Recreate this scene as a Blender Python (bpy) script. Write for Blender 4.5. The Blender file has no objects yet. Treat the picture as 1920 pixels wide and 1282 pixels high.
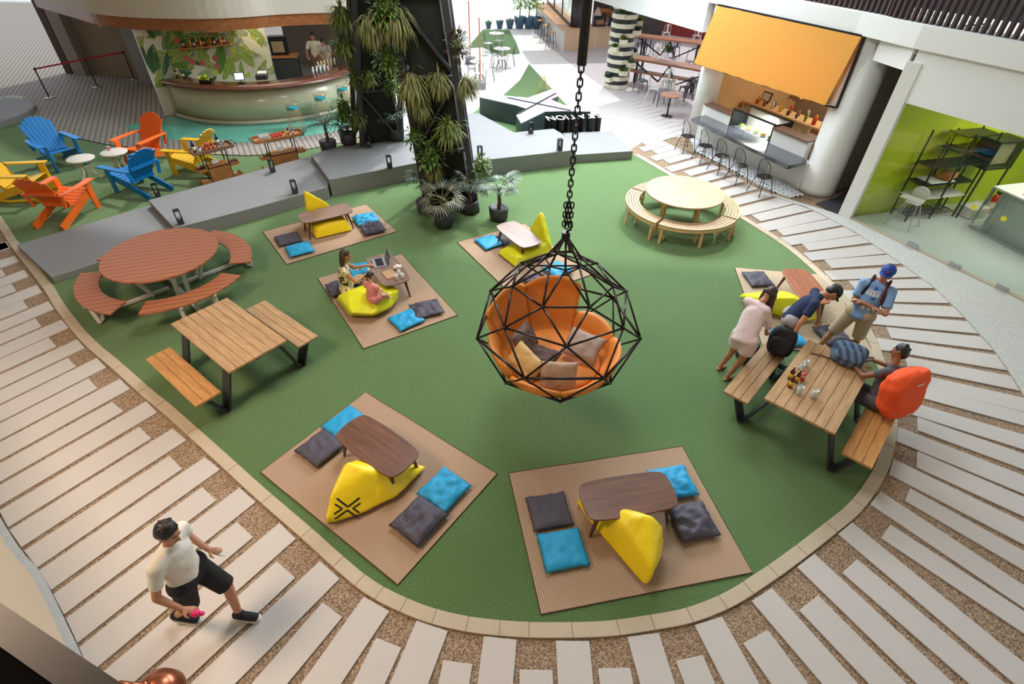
import bpy, bmesh, math, random
from mathutils import Vector, Matrix, noise
SC = bpy.context.scene
COL = SC.collection
PI = math.pi
# ------------------------------------------------------------------ camera
F_PX, PITCH, ROLL, CAM_H = 989.147, 0.70053659, 0.02146359, 5.8
cam_d = bpy.data.cameras.new('camera'); cam = bpy.data.objects.new('camera', cam_d); COL.objects.link(cam)
cp, sp, cr, sr = math.cos(PITCH), math.sin(PITCH), math.cos(ROLL), math.sin(ROLL)
RIGHT = Vector((cr, sr * sp, sr * cp)); FWD = Vector((0, cp, -sp)); UP = FWD.cross(RIGHT) * -1
cam.matrix_world = Matrix(((RIGHT.x, UP.x, -FWD.x, 0), (RIGHT.y, UP.y, -FWD.y, 0), (RIGHT.z, UP.z, -FWD.z, CAM_H), (0, 0, 0, 1)))
cam_d.sensor_width = 36; cam_d.lens = F_PX / 1920 * 36; cam_d.clip_end = 300
SC.camera = cam
# ------------------------------------------------------------------ light and exposure
SC.view_settings.view_transform = 'Standard'; SC.view_settings.look = 'None'
SC.view_settings.exposure = 0.0; SC.view_settings.gamma = 1; SC.view_settings.use_curve_mapping = False
world = bpy.data.worlds.new('world'); SC.world = world; world.use_nodes = True
world.node_tree.nodes['Background'].inputs[0].default_value = (0.86, 0.93, 1.0, 1)
world.node_tree.nodes['Background'].inputs[1].default_value = 1.0
SC.cycles.max_bounces = 6; SC.cycles.diffuse_bounces = 4; SC.cycles.glossy_bounces = 3
SC.cycles.transparent_max_bounces = 8; SC.cycles.use_denoising = True; SC.cycles.sample_clamp_indirect = 6
SC.cycles.caustics_reflective = False; SC.cycles.caustics_refractive = False
def sun(e, rot, col, ang):
    d = bpy.data.lights.new('sun', 'SUN'); d.energy = e; d.color = col; d.angle = ang
    o = bpy.data.objects.new('sun', d); COL.objects.link(o); o.rotation_euler = rot
def area(name, loc, target, sx, sy, e, col):
    d = bpy.data.lights.new(name, 'AREA'); d.shape = 'RECTANGLE'; d.size = sx; d.size_y = sy; d.energy = e; d.color = col
    o = bpy.data.objects.new(name, d); COL.objects.link(o); o.location = loc
    o.rotation_euler = (Vector(target) - Vector(loc)).to_track_quat('-Z', 'Y').to_euler(); return o
sun(2.3, (math.radians(-35), math.radians(15), 0), (1.0, 0.97, 0.92), 0.05)         # from beyond the open end, high
area('daylight_opening', (2.5, 18.0, 7.6), (1.8, 11.0, 0.0), 12, 3.0, 2300, (0.88, 0.95, 1.0))
area('overhead_fill', (-0.2, 8.5, 8.7), (0.3, 7.8, 0.0), 2.6, 2.6, 400, (0.97, 0.98, 1.0))  # area lamp added under the closed roof for overhead light and the swing's shadow
area('warm_ceiling_lamp', (-6.0, 2.5, 7.0), (-5.5, 3.2, 0.0), 2, 2, 420, (1.0, 0.72, 0.50))
area('bar_lamp', (-9.0, 19.8, 2.95), (-9.0, 19.6, 0.0), 3, 1.2, 60, (1.0, 0.85, 0.65))
area('kitchen_lamp', (9.4, 15.6, 3.3), (9.0, 15.4, 0.0), 2.5, 2.5, 110, (1.0, 0.85, 0.66))
area('shop_fill', (10.9, 10.8, 2.7), (10.4, 10.8, 0.0), 2.6, 2.6, 120, (1.0, 0.98, 0.92))  # area lamp added under the shop ceiling to brighten the dark interior
# ------------------------------------------------------------------ survey: a sight line met at a known height
def sight(px, py):
    return RIGHT * ((px - 960) / F_PX) - UP * ((py - 641) / F_PX) + FWD
def P(px, py, z=0.0):
    d = sight(px, py); t = (z - CAM_H) / d.z
    return Vector((d.x * t, d.y * t, z))
def onwall(px, py, a, b):
    d = sight(px, py); t = (b[0] - a[0], b[1] - a[1]); n = (t[1], -t[0])
    s = (a[0] * n[0] + a[1] * n[1]) / (d.x * n[0] + d.y * n[1])
    return Vector((d.x * s, d.y * s, CAM_H + d.z * s))
# ------------------------------------------------------------------ materials
def s2l(c):
    return tuple(((x / 12.92) if x <= 0.04045 else ((x + 0.055) / 1.055) ** 2.4) for x in [v / 255 for v in c])
def newmat(name):
    m = bpy.data.materials.new(name); m.use_nodes = True
    return m, m.node_tree, m.node_tree.nodes['Principled BSDF']
def mixcol(nt, fac, a, b):
    n = nt.nodes.new('ShaderNodeMix'); n.data_type = 'RGBA'
    if isinstance(fac, float): n.inputs[0].default_value = fac
    else: nt.links.new(fac, n.inputs[0])
    for i, c in ((6, a), (7, b)):
        if isinstance(c, tuple): n.inputs[i].default_value = (*c, 1)
        else: nt.links.new(c, n.inputs[i])
    return n.outputs[2]
def tc(nt, kind='Object', scale=(1, 1, 1), rot=(0, 0, 0)):
    t = nt.nodes.new('ShaderNodeTexCoord'); m = nt.nodes.new('ShaderNodeMapping')
    m.inputs['Scale'].default_value = scale; m.inputs['Rotation'].default_value = rot
    nt.links.new(t.outputs[kind], m.inputs[0]); return m.outputs[0]
def ntex(nt, vec, scale, detail=3, rough=.6):
    n = nt.nodes.new('ShaderNodeTexNoise'); n.inputs['Scale'].default_value = scale
    n.inputs['Detail'].default_value = detail; n.inputs['Roughness'].default_value = rough
    nt.links.new(vec, n.inputs['Vector']); return n.outputs['Fac']
def ramp(nt, fac, stops):
    r = nt.nodes.new('ShaderNodeValToRGB'); nt.links.new(fac, r.inputs[0]); e = r.color_ramp.elements
    while len(e) < len(stops): e.new(0.5)
    for el, (p, c) in zip(e, stops): el.position = p; el.color = (*c, 1)
    return r.outputs[0]
def bump(nt, bs, h, strength, dist=.01):
    b = nt.nodes.new('ShaderNodeBump'); b.inputs['Strength'].default_value = strength; b.inputs['Distance'].default_value = dist
    nt.links.new(h, b.inputs['Height']); nt.links.new(b.outputs[0], bs.inputs['Normal'])
def mul(c, k): return tuple(min(1, x * k) for x in c)
def M(name, rgb, rough=.6, var=.12, scale=9, metal=0, bmp=0, bscale=60, spec=None, coat=0, emit=None, es=0, kind='Object', stretch=(1, 1, 1)):
    m, nt, bs = newmat(name); c = s2l(rgb); v = tc(nt, kind, stretch)
    nt.links.new(mixcol(nt, ntex(nt, v, scale), mul(c, 1 - var), mul(c, 1 + var)), bs.inputs['Base Color'])
    bs.inputs['Roughness'].default_value = rough; bs.inputs['Metallic'].default_value = metal
    if spec is not None: bs.inputs['Specular IOR Level'].default_value = spec
    if coat: bs.inputs['Coat Weight'].default_value = coat
    if bmp: bump(nt, bs, ntex(nt, v, bscale, 2), bmp)
    if emit: bs.inputs['Emission Color'].default_value = (*s2l(emit), 1); bs.inputs['Emission Strength'].default_value = es
    return m
def woodmat(name, a, b, rough=.45, scale=3.0, axis=0, coat=.1, stretch=9):
    m, nt, bs = newmat(name); st = [stretch] * 3; st[axis] = 1; v = tc(nt, 'Object', tuple(st))
    n1 = ntex(nt, v, scale, 6, .65)
    nt.links.new(ramp(nt, n1, [(0.3, s2l(a)), (0.7, s2l(b))]), bs.inputs['Base Color'])
    bs.inputs['Roughness'].default_value = rough; bs.inputs['Coat Weight'].default_value = coat; bs.inputs['Coat Roughness'].default_value = .25
    bump(nt, bs, n1, .15, .003); return m
def glassmat(name, tint=(0.95, 0.98, 0.97), alpha=.0, rough=.02):
    m, nt, bs = newmat(name); nt.nodes.remove(bs); out = nt.nodes['Material Output']
    tr = nt.nodes.new('ShaderNodeBsdfTransparent'); tr.inputs[0].default_value = (*tint, 1)
    gl = nt.nodes.new('ShaderNodeBsdfGlossy'); gl.inputs['Roughness'].default_value = rough
    mx = nt.nodes.new('ShaderNodeMixShader'); fr = nt.nodes.new('ShaderNodeLayerWeight'); pw = nt.nodes.new('ShaderNodeMath'); pw.operation = 'POWER'; pw.inputs[1].default_value = 5; nt.links.new(fr.outputs['Facing'], pw.inputs[0])
    mm = nt.nodes.new('ShaderNodeMath'); mm.operation = 'MULTIPLY_ADD'; mm.inputs[1].default_value = .9; mm.inputs[2].default_value = .03 + alpha; nt.links.new(pw.outputs[0], mm.inputs[0])
    nt.links.new(mm.outputs[0], mx.inputs[0]); nt.links.new(tr.outputs[0], mx.inputs[1]); nt.links.new(gl.outputs[0], mx.inputs[2])
    nt.links.new(mx.outputs[0], out.inputs[0]); return m
def turfmat():
    m, nt, bs = newmat('artificial_turf'); v = tc(nt)
    c1 = ramp(nt, ntex(nt, v, 55, 4, .8), [(0.28, s2l((42, 66, 28))), (0.5, s2l((88, 126, 64))), (0.74, s2l((156, 194, 122)))])
    c2 = mixcol(nt, ntex(nt, v, .7, 3), s2l((72, 106, 52)), s2l((96, 134, 76)))
    nt.links.new(mixcol(nt, .5, c1, c2), bs.inputs['Base Color']); bs.inputs['Roughness'].default_value = .85
    bs.inputs['Sheen Weight'].default_value = .15; bump(nt, bs, ntex(nt, v, 90, 3, .8), .9, .02); return m
def aggmat(name, cols, scale=80, dk=(0.58, 0.54, 0.50)):
    m, nt, bs = newmat(name); v = tc(nt)
    vo = nt.nodes.new('ShaderNodeTexVoronoi'); vo.inputs['Scale'].default_value = scale; nt.links.new(v, vo.inputs['Vector'])
    sx = nt.nodes.new('ShaderNodeSeparateColor'); nt.links.new(vo.outputs['Color'], sx.inputs[0])
    col = ramp(nt, sx.outputs[0], [(0.0, s2l(cols[0])), (0.35, s2l(cols[1])), (0.7, s2l(cols[2])), (1.0, s2l(cols[3]))])
    edge = ramp(nt, vo.outputs['Distance'], [(0.35, (1, 1, 1)), (0.75, dk)])
    mx = nt.nodes.new('ShaderNodeMix'); mx.data_type = 'RGBA'; mx.blend_type = 'MULTIPLY'; mx.inputs[0].default_value = 1
    nt.links.new(col, mx.inputs[6]); nt.links.new(edge, mx.inputs[7]); nt.links.new(mx.outputs[2], bs.inputs['Base Color'])
    bs.inputs['Roughness'].default_value = .8
    iv = nt.nodes.new('ShaderNodeMath'); iv.operation = 'SUBTRACT'; iv.inputs[0].default_value = 1; nt.links.new(vo.outputs['Distance'], iv.inputs[1])
    bump(nt, bs, iv.outputs[0], .6, .006); return m
def stripemat(name, a, b, freq, axis='X', rough=.8, width=.5, bmp=.5, noisy=.1, rotz=0.0, var=None):
    """woven ribs or boards: a sine along one object axis"""
    m, nt, bs = newmat(name); v = tc(nt, 'Object', (1, 1, 1), (0, 0, rotz))
    w = nt.nodes.new('ShaderNodeTexWave'); w.bands_direction = axis; w.inputs['Scale'].default_value = .31416 / freq
    w.inputs['Distortion'].default_value = noisy; nt.links.new(v, w.inputs['Vector'])
    c = ramp(nt, w.outputs['Fac'], [(max(0, width - .35), s2l(a)), (min(1, width + .2), s2l(b))])
    c2 = mixcol(nt, ntex(nt, v, 2.2, 4), c, mul(s2l(b), .86) if var is None else s2l(var))
    nt.links.new(mixcol(nt, .28, c, c2), bs.inputs['Base Color']); bs.inputs['Roughness'].default_value = rough
    bump(nt, bs, w.outputs['Fac'], bmp, .004); return m
# ------------------------------------------------------------------ mesh builder
class MB:
    def __init__(s): s.v = []; s.f = []; s.m = []
    def add(s, vs, fs, m=0):
        o = len(s.v); s.v += [tuple(x) for x in vs]; s.f += [tuple(i + o for i in f) for f in fs]; s.m += [m] * len(fs); return s
    def box(s, c, d, rz=0, m=0, rot=None):
        R = rot if rot is not None else Matrix.Rotation(rz, 3, 'Z'); c = Vector(c)
        vs = [c + R @ Vector((x * d[0] / 2, y * d[1] / 2, z * d[2] / 2)) for x in (-1, 1) for y in (-1, 1) for z in (-1, 1)]
        return s.add(vs, [(0, 1, 3, 2), (4, 6, 7, 5), (0, 4, 5, 1), (2, 3, 7, 6), (0, 2, 6, 4), (1, 5, 7, 3)], m)
    def bar(s, a, b, w, h, m=0, up=(0, 0, 1), w2=None, h2=None):
        a, b = Vector(a), Vector(b); d = (b - a).normalized(); u = Vector(up)
        if abs(d.dot(u)) > .98: u = Vector((1, 0, 0))
        x = d.cross(u).normalized(); y = x.cross(d).normalized(); w2 = w if w2 is None else w2; h2 = h if h2 is None else h2
        vs = [a + x * i * w / 2 + y * j * h / 2 for i, j in ((-1, -1), (1, -1), (1, 1), (-1, 1))] + [b + x * i * w2 / 2 + y * j * h2 / 2 for i, j in ((-1, -1), (1, -1), (1, 1), (-1, 1))]
        return s.add(vs, [(3, 2, 1, 0), (4, 5, 6, 7), (0, 1, 5, 4), (1, 2, 6, 5), (2, 3, 7, 6), (3, 0, 4, 7)], m)
    def tube(s, pts, r, n=8, m=0, closed=False, r2=None):
        pts = [Vector(p) for p in pts]; N = len(pts); vs = []; fs = []; pu = None
        for i, p in enumerate(pts):
            if closed: d = (pts[(i + 1) % N] - pts[i - 1])
            else: d = pts[min(i + 1, N - 1)] - pts[max(i - 1, 0)]
            d.normalize()
            if pu is None: pu = d.orthogonal().normalized()
            pu = (pu - d * pu.dot(d)); pu = pu.normalized() if pu.length > 1e-6 else d.orthogonal().normalized()
            w = d.cross(pu); rr = r[i] if isinstance(r, (list, tuple)) else (r if r2 is None else r + (r2 - r) * i / max(1, N - 1))
            vs += [p + (pu * math.cos(2 * PI * k / n) + w * math.sin(2 * PI * k / n)) * rr for k in range(n)]
        for i in range(N if closed else N - 1):
            a, b = i * n, ((i + 1) % N) * n
            fs += [(a + k, a + (k + 1) % n, b + (k + 1) % n, b + k) for k in range(n)]
        if not closed: fs += [tuple(range(n))[::-1], tuple(range((N - 1) * n, N * n))]
        return s.add(vs, fs, m)
    def cap(s, a, ra, b, rb, n=12, m=0, ka=1.0, kb=1.0, side=None, flat=1.0, k=4):
        """tapered limb with rounded ends; flat squashes it across `side`"""
        a, b = Vector(a), Vector(b); d = b - a; L = d.length; d = d / L if L > 1e-6 else Vector((0, 0, 1))
        x = Vector(side) if side is not None else d.orthogonal(); x = (x - d * x.dot(d)).normalized(); y = d.cross(x); vs = []; rings = []
        for i in range(1, k + 1):
            t = PI / 2 * i / k; rings.append((a - d * ra * ka * math.cos(t), ra * math.sin(t)))
        for i in range(k):
            t = PI / 2 * i / k; rings.append((b + d * rb * kb * math.sin(t), rb * math.cos(t)))
        for c, r in rings: vs += [c + x * r * math.cos(2 * PI * j / n) + y * r * flat * math.sin(2 * PI * j / n) for j in range(n)]
        i0 = len(vs); vs += [a - d * ra * ka, b + d * rb * kb]; R = len(rings)
        fs = [(i * n + j, i * n + (j + 1) % n, (i + 1) * n + (j + 1) % n, (i + 1) * n + j) for i in range(R - 1) for j in range(n)]
        fs += [(i0, (j + 1) % n, j) for j in range(n)] + [(i0 + 1, (R - 1) * n + j, (R - 1) * n + (j + 1) % n) for j in range(n)]
        return s.add(vs, fs, m)
    def ell(s, c, r, n=14, m=0, R=None, k=8):
        c = Vector(c); R = R or Matrix.Identity(3); vs = []; fs = []
        for i in range(1, k):
            t = PI * i / k
            vs += [c + R @ Vector((r[0] * math.sin(t) * math.cos(2 * PI * j / n), r[1] * math.sin(t) * math.sin(2 * PI * j / n), r[2] * math.cos(t))) for j in range(n)]
        i0 = len(vs); vs += [c + R @ Vector((0, 0, r[2])), c - R @ Vector((0, 0, r[2]))]
        fs = [(i * n + j, (i + 1) * n + j, (i + 1) * n + (j + 1) % n, i * n + (j + 1) % n) for i in range(k - 2) for j in range(n)]
        fs += [(i0, j, (j + 1) % n) for j in range(n)] + [(i0 + 1, (k - 2) * n + (j + 1) % n, (k - 2) * n + j) for j in range(n)]
        return s.add(vs, fs, m)
    def lathe(s, prof, c=(0, 0, 0), n=24, m=0, R=None):
        c = Vector(c); R = R or Matrix.Identity(3); vs = []; K = len(prof)
        for r, z in prof: vs += [c + R @ Vector((max(r, 1e-4) * math.cos(2 * PI * j / n), max(r, 1e-4) * math.sin(2 * PI * j / n), z)) for j in range(n)]
        fs = [(i * n + j, i * n + (j + 1) % n, (i + 1) * n + (j + 1) % n, (i + 1) * n + j) for i in range(K - 1) for j in range(n)]
        fs += [tuple(range(n))[::-1], tuple(range((K - 1) * n, K * n))]
        return s.add(vs, fs, m)
    def prism(s, poly, z0, z1, m=0, mt=None):
        n = len(poly); ar = sum(poly[i][0] * poly[(i + 1) % n][1] - poly[(i + 1) % n][0] * poly[i][1] for i in range(n))
        if ar < 0: poly = list(poly)[::-1]
        vs = [(p[0], p[1], z0) for p in poly] + [(p[0], p[1], z1) for p in poly]
        s.add(vs, [tuple(range(n))[::-1]] + [(i, (i + 1) % n, n + (i + 1) % n, n + i) for i in range(n)], m)
        o = len(s.v) - 2 * n; s.f.append(tuple(range(o + n, o + 2 * n))); s.m.append(m if mt is None else mt); return s
    def ribbon(s, inner, outer, z0, z1, m=0):
        """solid strip between two matching plan lines"""
        n = len(inner); vs = []
        for a, b in zip(inner, outer): vs += [(a[0], a[1], z0), (b[0], b[1], z0), (b[0], b[1], z1), (a[0], a[1], z1)]
        fs = [(0, 1, 2, 3), tuple(4 * (n - 1) + k for k in (3, 2, 1, 0))]
        for i in range(n - 1):
            a, b = 4 * i, 4 * i + 4
            fs += [(a + k, b + k, b + (k + 1) % 4, a + (k + 1) % 4) for k in range(4)]
        return s.add(vs, fs, m)
    def extr(s, prof, a, b, m=0, up=(0, 0, 1)):
        """profile (side, up) swept straight from a to b"""
        a, b = Vector(a), Vector(b); d = (b - a).normalized(); x = d.cross(Vector(up)).normalized(); y = x.cross(d); n = len(prof)
        vs = [p + x * q[0] + y * q[1] for p in (a, b) for q in prof]
        return s.add(vs, [tuple(range(n)), tuple(range(n, 2 * n))[::-1]] + [(i, n + i, n + (i + 1) % n, (i + 1) % n) for i in range(n)], m)
    def leaf(s, p, d, L, w, droop=.5, m=0, n=4, fold=.15, up=Vector((0, 0, 1))):
        p = Vector(p); d = Vector(d).normalized(); x = d.cross(up)
        x = x.normalized() if x.length > .05 else Vector((1, 0, 0)); vs = []; q = p.copy(); dd = d.copy()
        for i in range(n + 1):
            t = i / n; ww = w * (math.sin(PI * min(1, .12 + t * .88)) ** .8) * (1 - .1 * t) + w * .04
            nrm = x.cross(dd).normalized(); vs += [q - x * ww / 2 + nrm * ww * fold, q, q + x * ww / 2 + nrm * ww * fold]
            q = q + dd * L / n; dd = (dd - Vector((0, 0, 1)) * droop / n).normalized()
        fs = []
        for i in range(n): a = 3 * i; fs += [(a, a + 1, a + 4, a + 3), (a + 1, a + 2, a + 5, a + 4)]
        return s.add(vs, fs, m)
    def build(s, name, mats, parent=None, smooth=False, loc=None, rz=None, mod=None):
        me = bpy.data.meshes.new(name); me.from_pydata(s.v, [], s.f)
        mats = mats if isinstance(mats, (list, tuple)) else [mats]
        for m in mats: me.materials.append(m)
        if len(mats) > 1: me.polygons.foreach_set('material_index', s.m)
        bm = bmesh.new(); bm.from_mesh(me); bmesh.ops.recalc_face_normals(bm, faces=bm.faces); bm.to_mesh(me); bm.free()
        if smooth: me.polygons.foreach_set('use_smooth', [True] * len(me.polygons))
        o = bpy.data.objects.new(name, me); COL.objects.link(o)
        if parent is not None: o.parent = parent
        if loc is not None: o.location = loc
        if rz is not None: o.rotation_euler = (0, 0, rz)
        if mod: mod(o)
        return o
def bev(w=.004, seg=2):
    def f(o):
        b = o.modifiers.new('bevel', 'BEVEL'); b.width = w; b.segments = seg; b.limit_method = 'ANGLE'; b.angle_limit = math.radians(40)
    return f
def tag(o, label, cat, group=None, kind=None):
    o['label'] = label; o['category'] = cat
    if group: o['group'] = group
    if kind: o['kind'] = kind
    return o
def thing(name, label, cat, loc=(0, 0, 0), rz=0, group=None):
    o = bpy.data.objects.new(name, None); COL.objects.link(o); o.empty_display_size = .1
    o.location = loc; o.rotation_euler = (0, 0, rz); return tag(o, label, cat, group)
def struct(o): o['kind'] = 'structure'; return o
def copy_tree(o, parent=None):
    c = o.copy(); COL.objects.link(c)
    if parent is not None: c.parent = parent; c.matrix_parent_inverse = o.matrix_parent_inverse
    for ch in list(o.children): copy_tree(ch, c)
    return c
def dup(o, label, loc, rz=0, group=None):
    c = copy_tree(o); c['label'] = label; c.location = loc; c.rotation_euler = (0, 0, rz)
    if group: c['group'] = group
    return c
def remesh(mb, name, mat, parent=None, voxel=.01, it=4, fac=.5, deform=None, dec=None):
    """melts the overlapping limbs of a builder into one continuous skin"""
    o = mb.build(name, mat, None, True)
    r = o.modifiers.new('r', 'REMESH'); r.mode = 'VOXEL'; r.voxel_size = voxel; r.use_smooth_shade = True
    if it: sm = o.modifiers.new('s', 'SMOOTH'); sm.factor = fac; sm.iterations = it
    if dec: de = o.modifiers.new('d', 'DECIMATE'); de.ratio = dec
    dg = bpy.context.evaluated_depsgraph_get(); me = bpy.data.meshes.new_from_object(o.evaluated_get(dg)); me.name = name
    nm = o.name; bpy.data.objects.remove(o)
    if deform:
        for v in me.vertices: v.co = deform(v.co)
    me.polygons.foreach_set('use_smooth', [True] * len(me.polygons))
    if not me.materials: me.materials.append(mat)
    o = bpy.data.objects.new(name, me); COL.objects.link(o)
    if parent is not None: o.parent = parent
    return o
def catmull(pts, n=8, closed=False):
    pts = [Vector(p) if len(p) == 3 else Vector((p[0], p[1], 0)) for p in pts]; out = []; N = len(pts)
    for i in range(N if closed else N - 1):
        g = (lambda k: pts[k % N]) if closed else (lambda k: pts[max(0, min(N - 1, k))])
        p0, p1, p2, p3 = g(i - 1), g(i), g(i + 1), g(i + 2)
        for j in range(n):
            t = j / n; out.append(.5 * ((2 * p1) + (p2 - p0) * t + (2 * p0 - 5 * p1 + 4 * p2 - p3) * t * t + (3 * p1 - p0 - 3 * p2 + p3) * t ** 3))
    if not closed: out.append(pts[-1])
    return out
def offs(line, d):
    out = []
    for i, p in enumerate(line):
        a, b = line[max(0, i - 1)], line[min(len(line) - 1, i + 1)]; t = (b - a); t.z = 0; t.normalize()
        out.append(Vector((p.x + t.y * d, p.y - t.x * d, p.z)))
    return out
# ================================================================== MATERIALS IN USE
TURF = turfmat()
AGG = aggmat('exposed_aggregate', [(112, 90, 70), (146, 120, 96), (172, 148, 122), (192, 174, 150)])
AGGP = aggmat('pale_terrazzo', [(176, 176, 172), (190, 192, 188), (200, 202, 198), (208, 208, 204)], 80, (.88, .88, .88))
SLAB = M('cast_slab', (192, 187, 183), .5, .05, 1.5, bmp=.05, bscale=30)
CURB = M('curb_stone', (186, 172, 150), .7, .12, 4, bmp=.15, bscale=40)
CONC = M('grey_concrete', (128, 130, 132), .6, .09, 1.6, bmp=.08, bscale=25)
WHITEW = M('white_plaster', (222, 224, 222), .65, .03, 1.2)
CREAMW = M('cream_plaster', (206, 186, 158), .65, .06, 1.5)
GREYW = M('passage_grey_paint', (150, 142, 132), .6, .05, 1.5)  # plain grey paint for the passage walls and ceiling
BEIGEP = M('beige_panel_paint', (150, 138, 122), .55, .05, 1.2)
BLACKM = M('black_steel', (26, 26, 30), .38, .15, 6, metal=.3)
DARKG = M('charcoal_steel', (52, 54, 60), .5, .1, 6)
LIME = M('lime_paint', (182, 198, 22), .5, .05, 2)
PALEF = M('pale_shop_tile', (196, 204, 196), .25, .05, 1.2)
BROWNS = M('dark_brown_slats', (66, 44, 42), .6, .15, 4)
ORWOOD = woodmat('warm_wood_edge', (132, 78, 44), (176, 112, 66), .4, 2)
TERR = M('white_terrace_tile', (232, 230, 226), .6, .03, .8)  # near-white outdoor tile
DECK = stripemat('grey_deck_boards', (88, 80, 74), (150, 142, 134), .15, 'X', .7, .12, .6, 0, rotz=math.radians(-28))
TURQ = M('turquoise_resin', (96, 176, 158), .15, .3, .9, coat=.4)
GLASS = glassmat('clear_glass')
# ------------------------------------------------------------------ grounds
curb_px = [(-40, 350), (12, 420), (37, 457), (96, 531), (125, 575), (172, 632), (232, 684), (288, 733), (328, 765), (420, 847), (497, 916), (585, 991), (655, 1053), (698, 1087), (744, 1113), (808, 1139), (879, 1156), (950, 1164), (1017, 1167), (1127, 1165), (1205, 1155), (1286, 1140), (1357, 1112), (1410, 1080), (1470, 1039), (1537, 988), (1597, 937), (1640, 872), (1657, 812), (1661, 765), (1657, 720), (1640, 675), (1625, 635), (1592, 580), (1532, 515), (1467, 460), (1386, 408), (1320, 366), (1242, 322), (1189, 291)]
cl = [P(*p) for p in curb_px]; cl = [Vector((-17.5, 16.0, 0)), Vector((-14.2, 13.1, 0))] + cl
cl = catmull(cl, 6)
floor = struct(MB().prism([(-26, -6), (16, -6), (16, 24), (-26, 24)], -.3, -.016).build('floor', AGG))
turfpoly = [(p.x, p.y) for p in cl] + [(3.35, 16.4), (-2.9, 16.9), (-5.1, 16.2), (-6.1, 15.5), (-6.9, 15.05), (-7.7, 14.87), (-9.55, 14.97), (-12.1, 15.5), (-14.27, 16.37), (-16.72, 18.03), (-20, 20.5), (-24, 20.5)]
struct(MB().prism(turfpoly, -.015, 0).build('floor_turf', TURF))
o2 = offs(cl, .155)
struct(MB().ribbon(cl, o2, -.012, .018).build('trim_1', CURB, mod=bev(.006)))
# joints of the kerb stones are real gaps: thin dark lines between stones
jm = MB()
for i in range(3, len(cl), 5): jm.bar(cl[i] + Vector((0, 0, .0185)), o2[i] + Vector((0, 0, .0185)), .006, .002)
struct(jm.build('trim_2', M('kerb_joint', (120, 100, 82), .9)))
# ------------------------------------------------------------------ paving slabs
border = [P(*p) for p in [(1240, 262), (1300, 291), (1354, 316), (1390, 336), (1431, 359), (1481, 379), (1509, 387), (1539, 401), (1606, 436), (1692, 495), (1754, 540), (1810, 595), (1865, 656), (1891, 693), (1914, 729), (1920, 740)]] + [Vector((8.0, 4.5, 0)), Vector((8.6, 2.5, 0)), Vector((9, -2, 0))]
wallline = [Vector(p) for p in ((-13.5, 9.4, 0), (-8.9, 5.6, 0), (-5.85, 3.12, 0), (-5.13, 2.63, 0), (-4.47, 2.09, 0), (-3.95, 1.61, 0), (-3.4, .9, 0), (-2.9, 0, 0))]
def hit(p, d, line):
    best = None
    for a, b in zip(line, line[1:]):
        e = b - a; den = d.x * e.y - d.y * e.x
        if abs(den) < 1e-9: continue
        w = a - p; t = (w.x * e.y - w.y * e.x) / den; u = (w.x * d.y - w.y * d.x) / den
        if t > .05 and -1e-6 <= u <= 1.000001 and (best is None or t < best): best = t
    return best
slabs = MB()
def slab(c1, c2, deg=None, L=3.2, line=None, gap=.02, fan=0):
    e = (c2 - c1); c = (c1 + c2) / 2
    d = Vector((e.y, -e.x, 0)).normalized() if deg is None else Vector((math.cos(math.radians(deg)), math.sin(math.radians(deg)), 0))
    if d.dot(c - Vector((0, 7.5, 0))) < 0: d = -d
    n = Vector((-d.y, d.x, 0)); s = 1 if n.dot(e) > 0 else -1
    a, b = c1, c2
    if deg is not None: pass
    da = db = d
    if fan: qq = math.radians(fan) * s; da = Matrix.Rotation(-qq, 3, 'Z') @ d; db = Matrix.Rotation(qq, 3, 'Z') @ d
    la = hit(a, da, line) if line else None; lb = hit(b, db, line) if line else None
    la = min(la - gap, 9) if la else L; lb = min(lb - gap, 9) if lb else L
    slabs.prism([(a.x, a.y), (b.x, b.y), (b.x + db.x * lb, b.y + db.y * lb), (a.x + da.x * la, a.y + da.y * la)], -.016, .006)
left_px = [((12, 452), (19, 464)), ((-10, 470), (0, 480)), ((27, 479), (35, 490)), ((3, 505), (10, 516)), ((45, 506), (54, 518)), ((21, 532), (31, 545)), ((69, 534), (79, 548)), ((42, 562), (53, 577)), ((91, 565), (102, 579)), ((67, 597), (78, 612)), ((116, 599), (129, 614)), ((91, 633), (106, 649)), ((145, 636), (159, 652)), ((127, 671), (143, 687)), ((182, 671), (199, 689)), ((166, 709), (183, 728)), ((225, 710), (244, 729)), ((210, 753), (232, 771)), ((275, 752), (295, 773)), ((262, 800), (284, 822)), ((324, 803), (350, 825)), ((318, 854), (342, 879)), ((384, 857), (413, 880)), ((379, 913), (406, 938)), ((449, 914), (480, 941)), ((444, 978), (475, 1007)), ((524, 980), (555, 1010)), ((519, 1052), (554, 1083)), ((600, 1051), (637, 1085))]
for a, b in left_px: slab(P(*a), P(*b), -125.2, 5.5, wallline, .08)
c0, st = P(12, 452), P(27, 479) - P(45, 506)
for k in range(1, 7):
    a = P(27, 479) + st * (k + .0); slab(a, a + (P(35, 490) - P(27, 479)), -125.2, 5)
    a = P(3, 505) + st * (k + .0); slab(a, a + (P(35, 490) - P(27, 479)), -125.2, 5)
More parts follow.
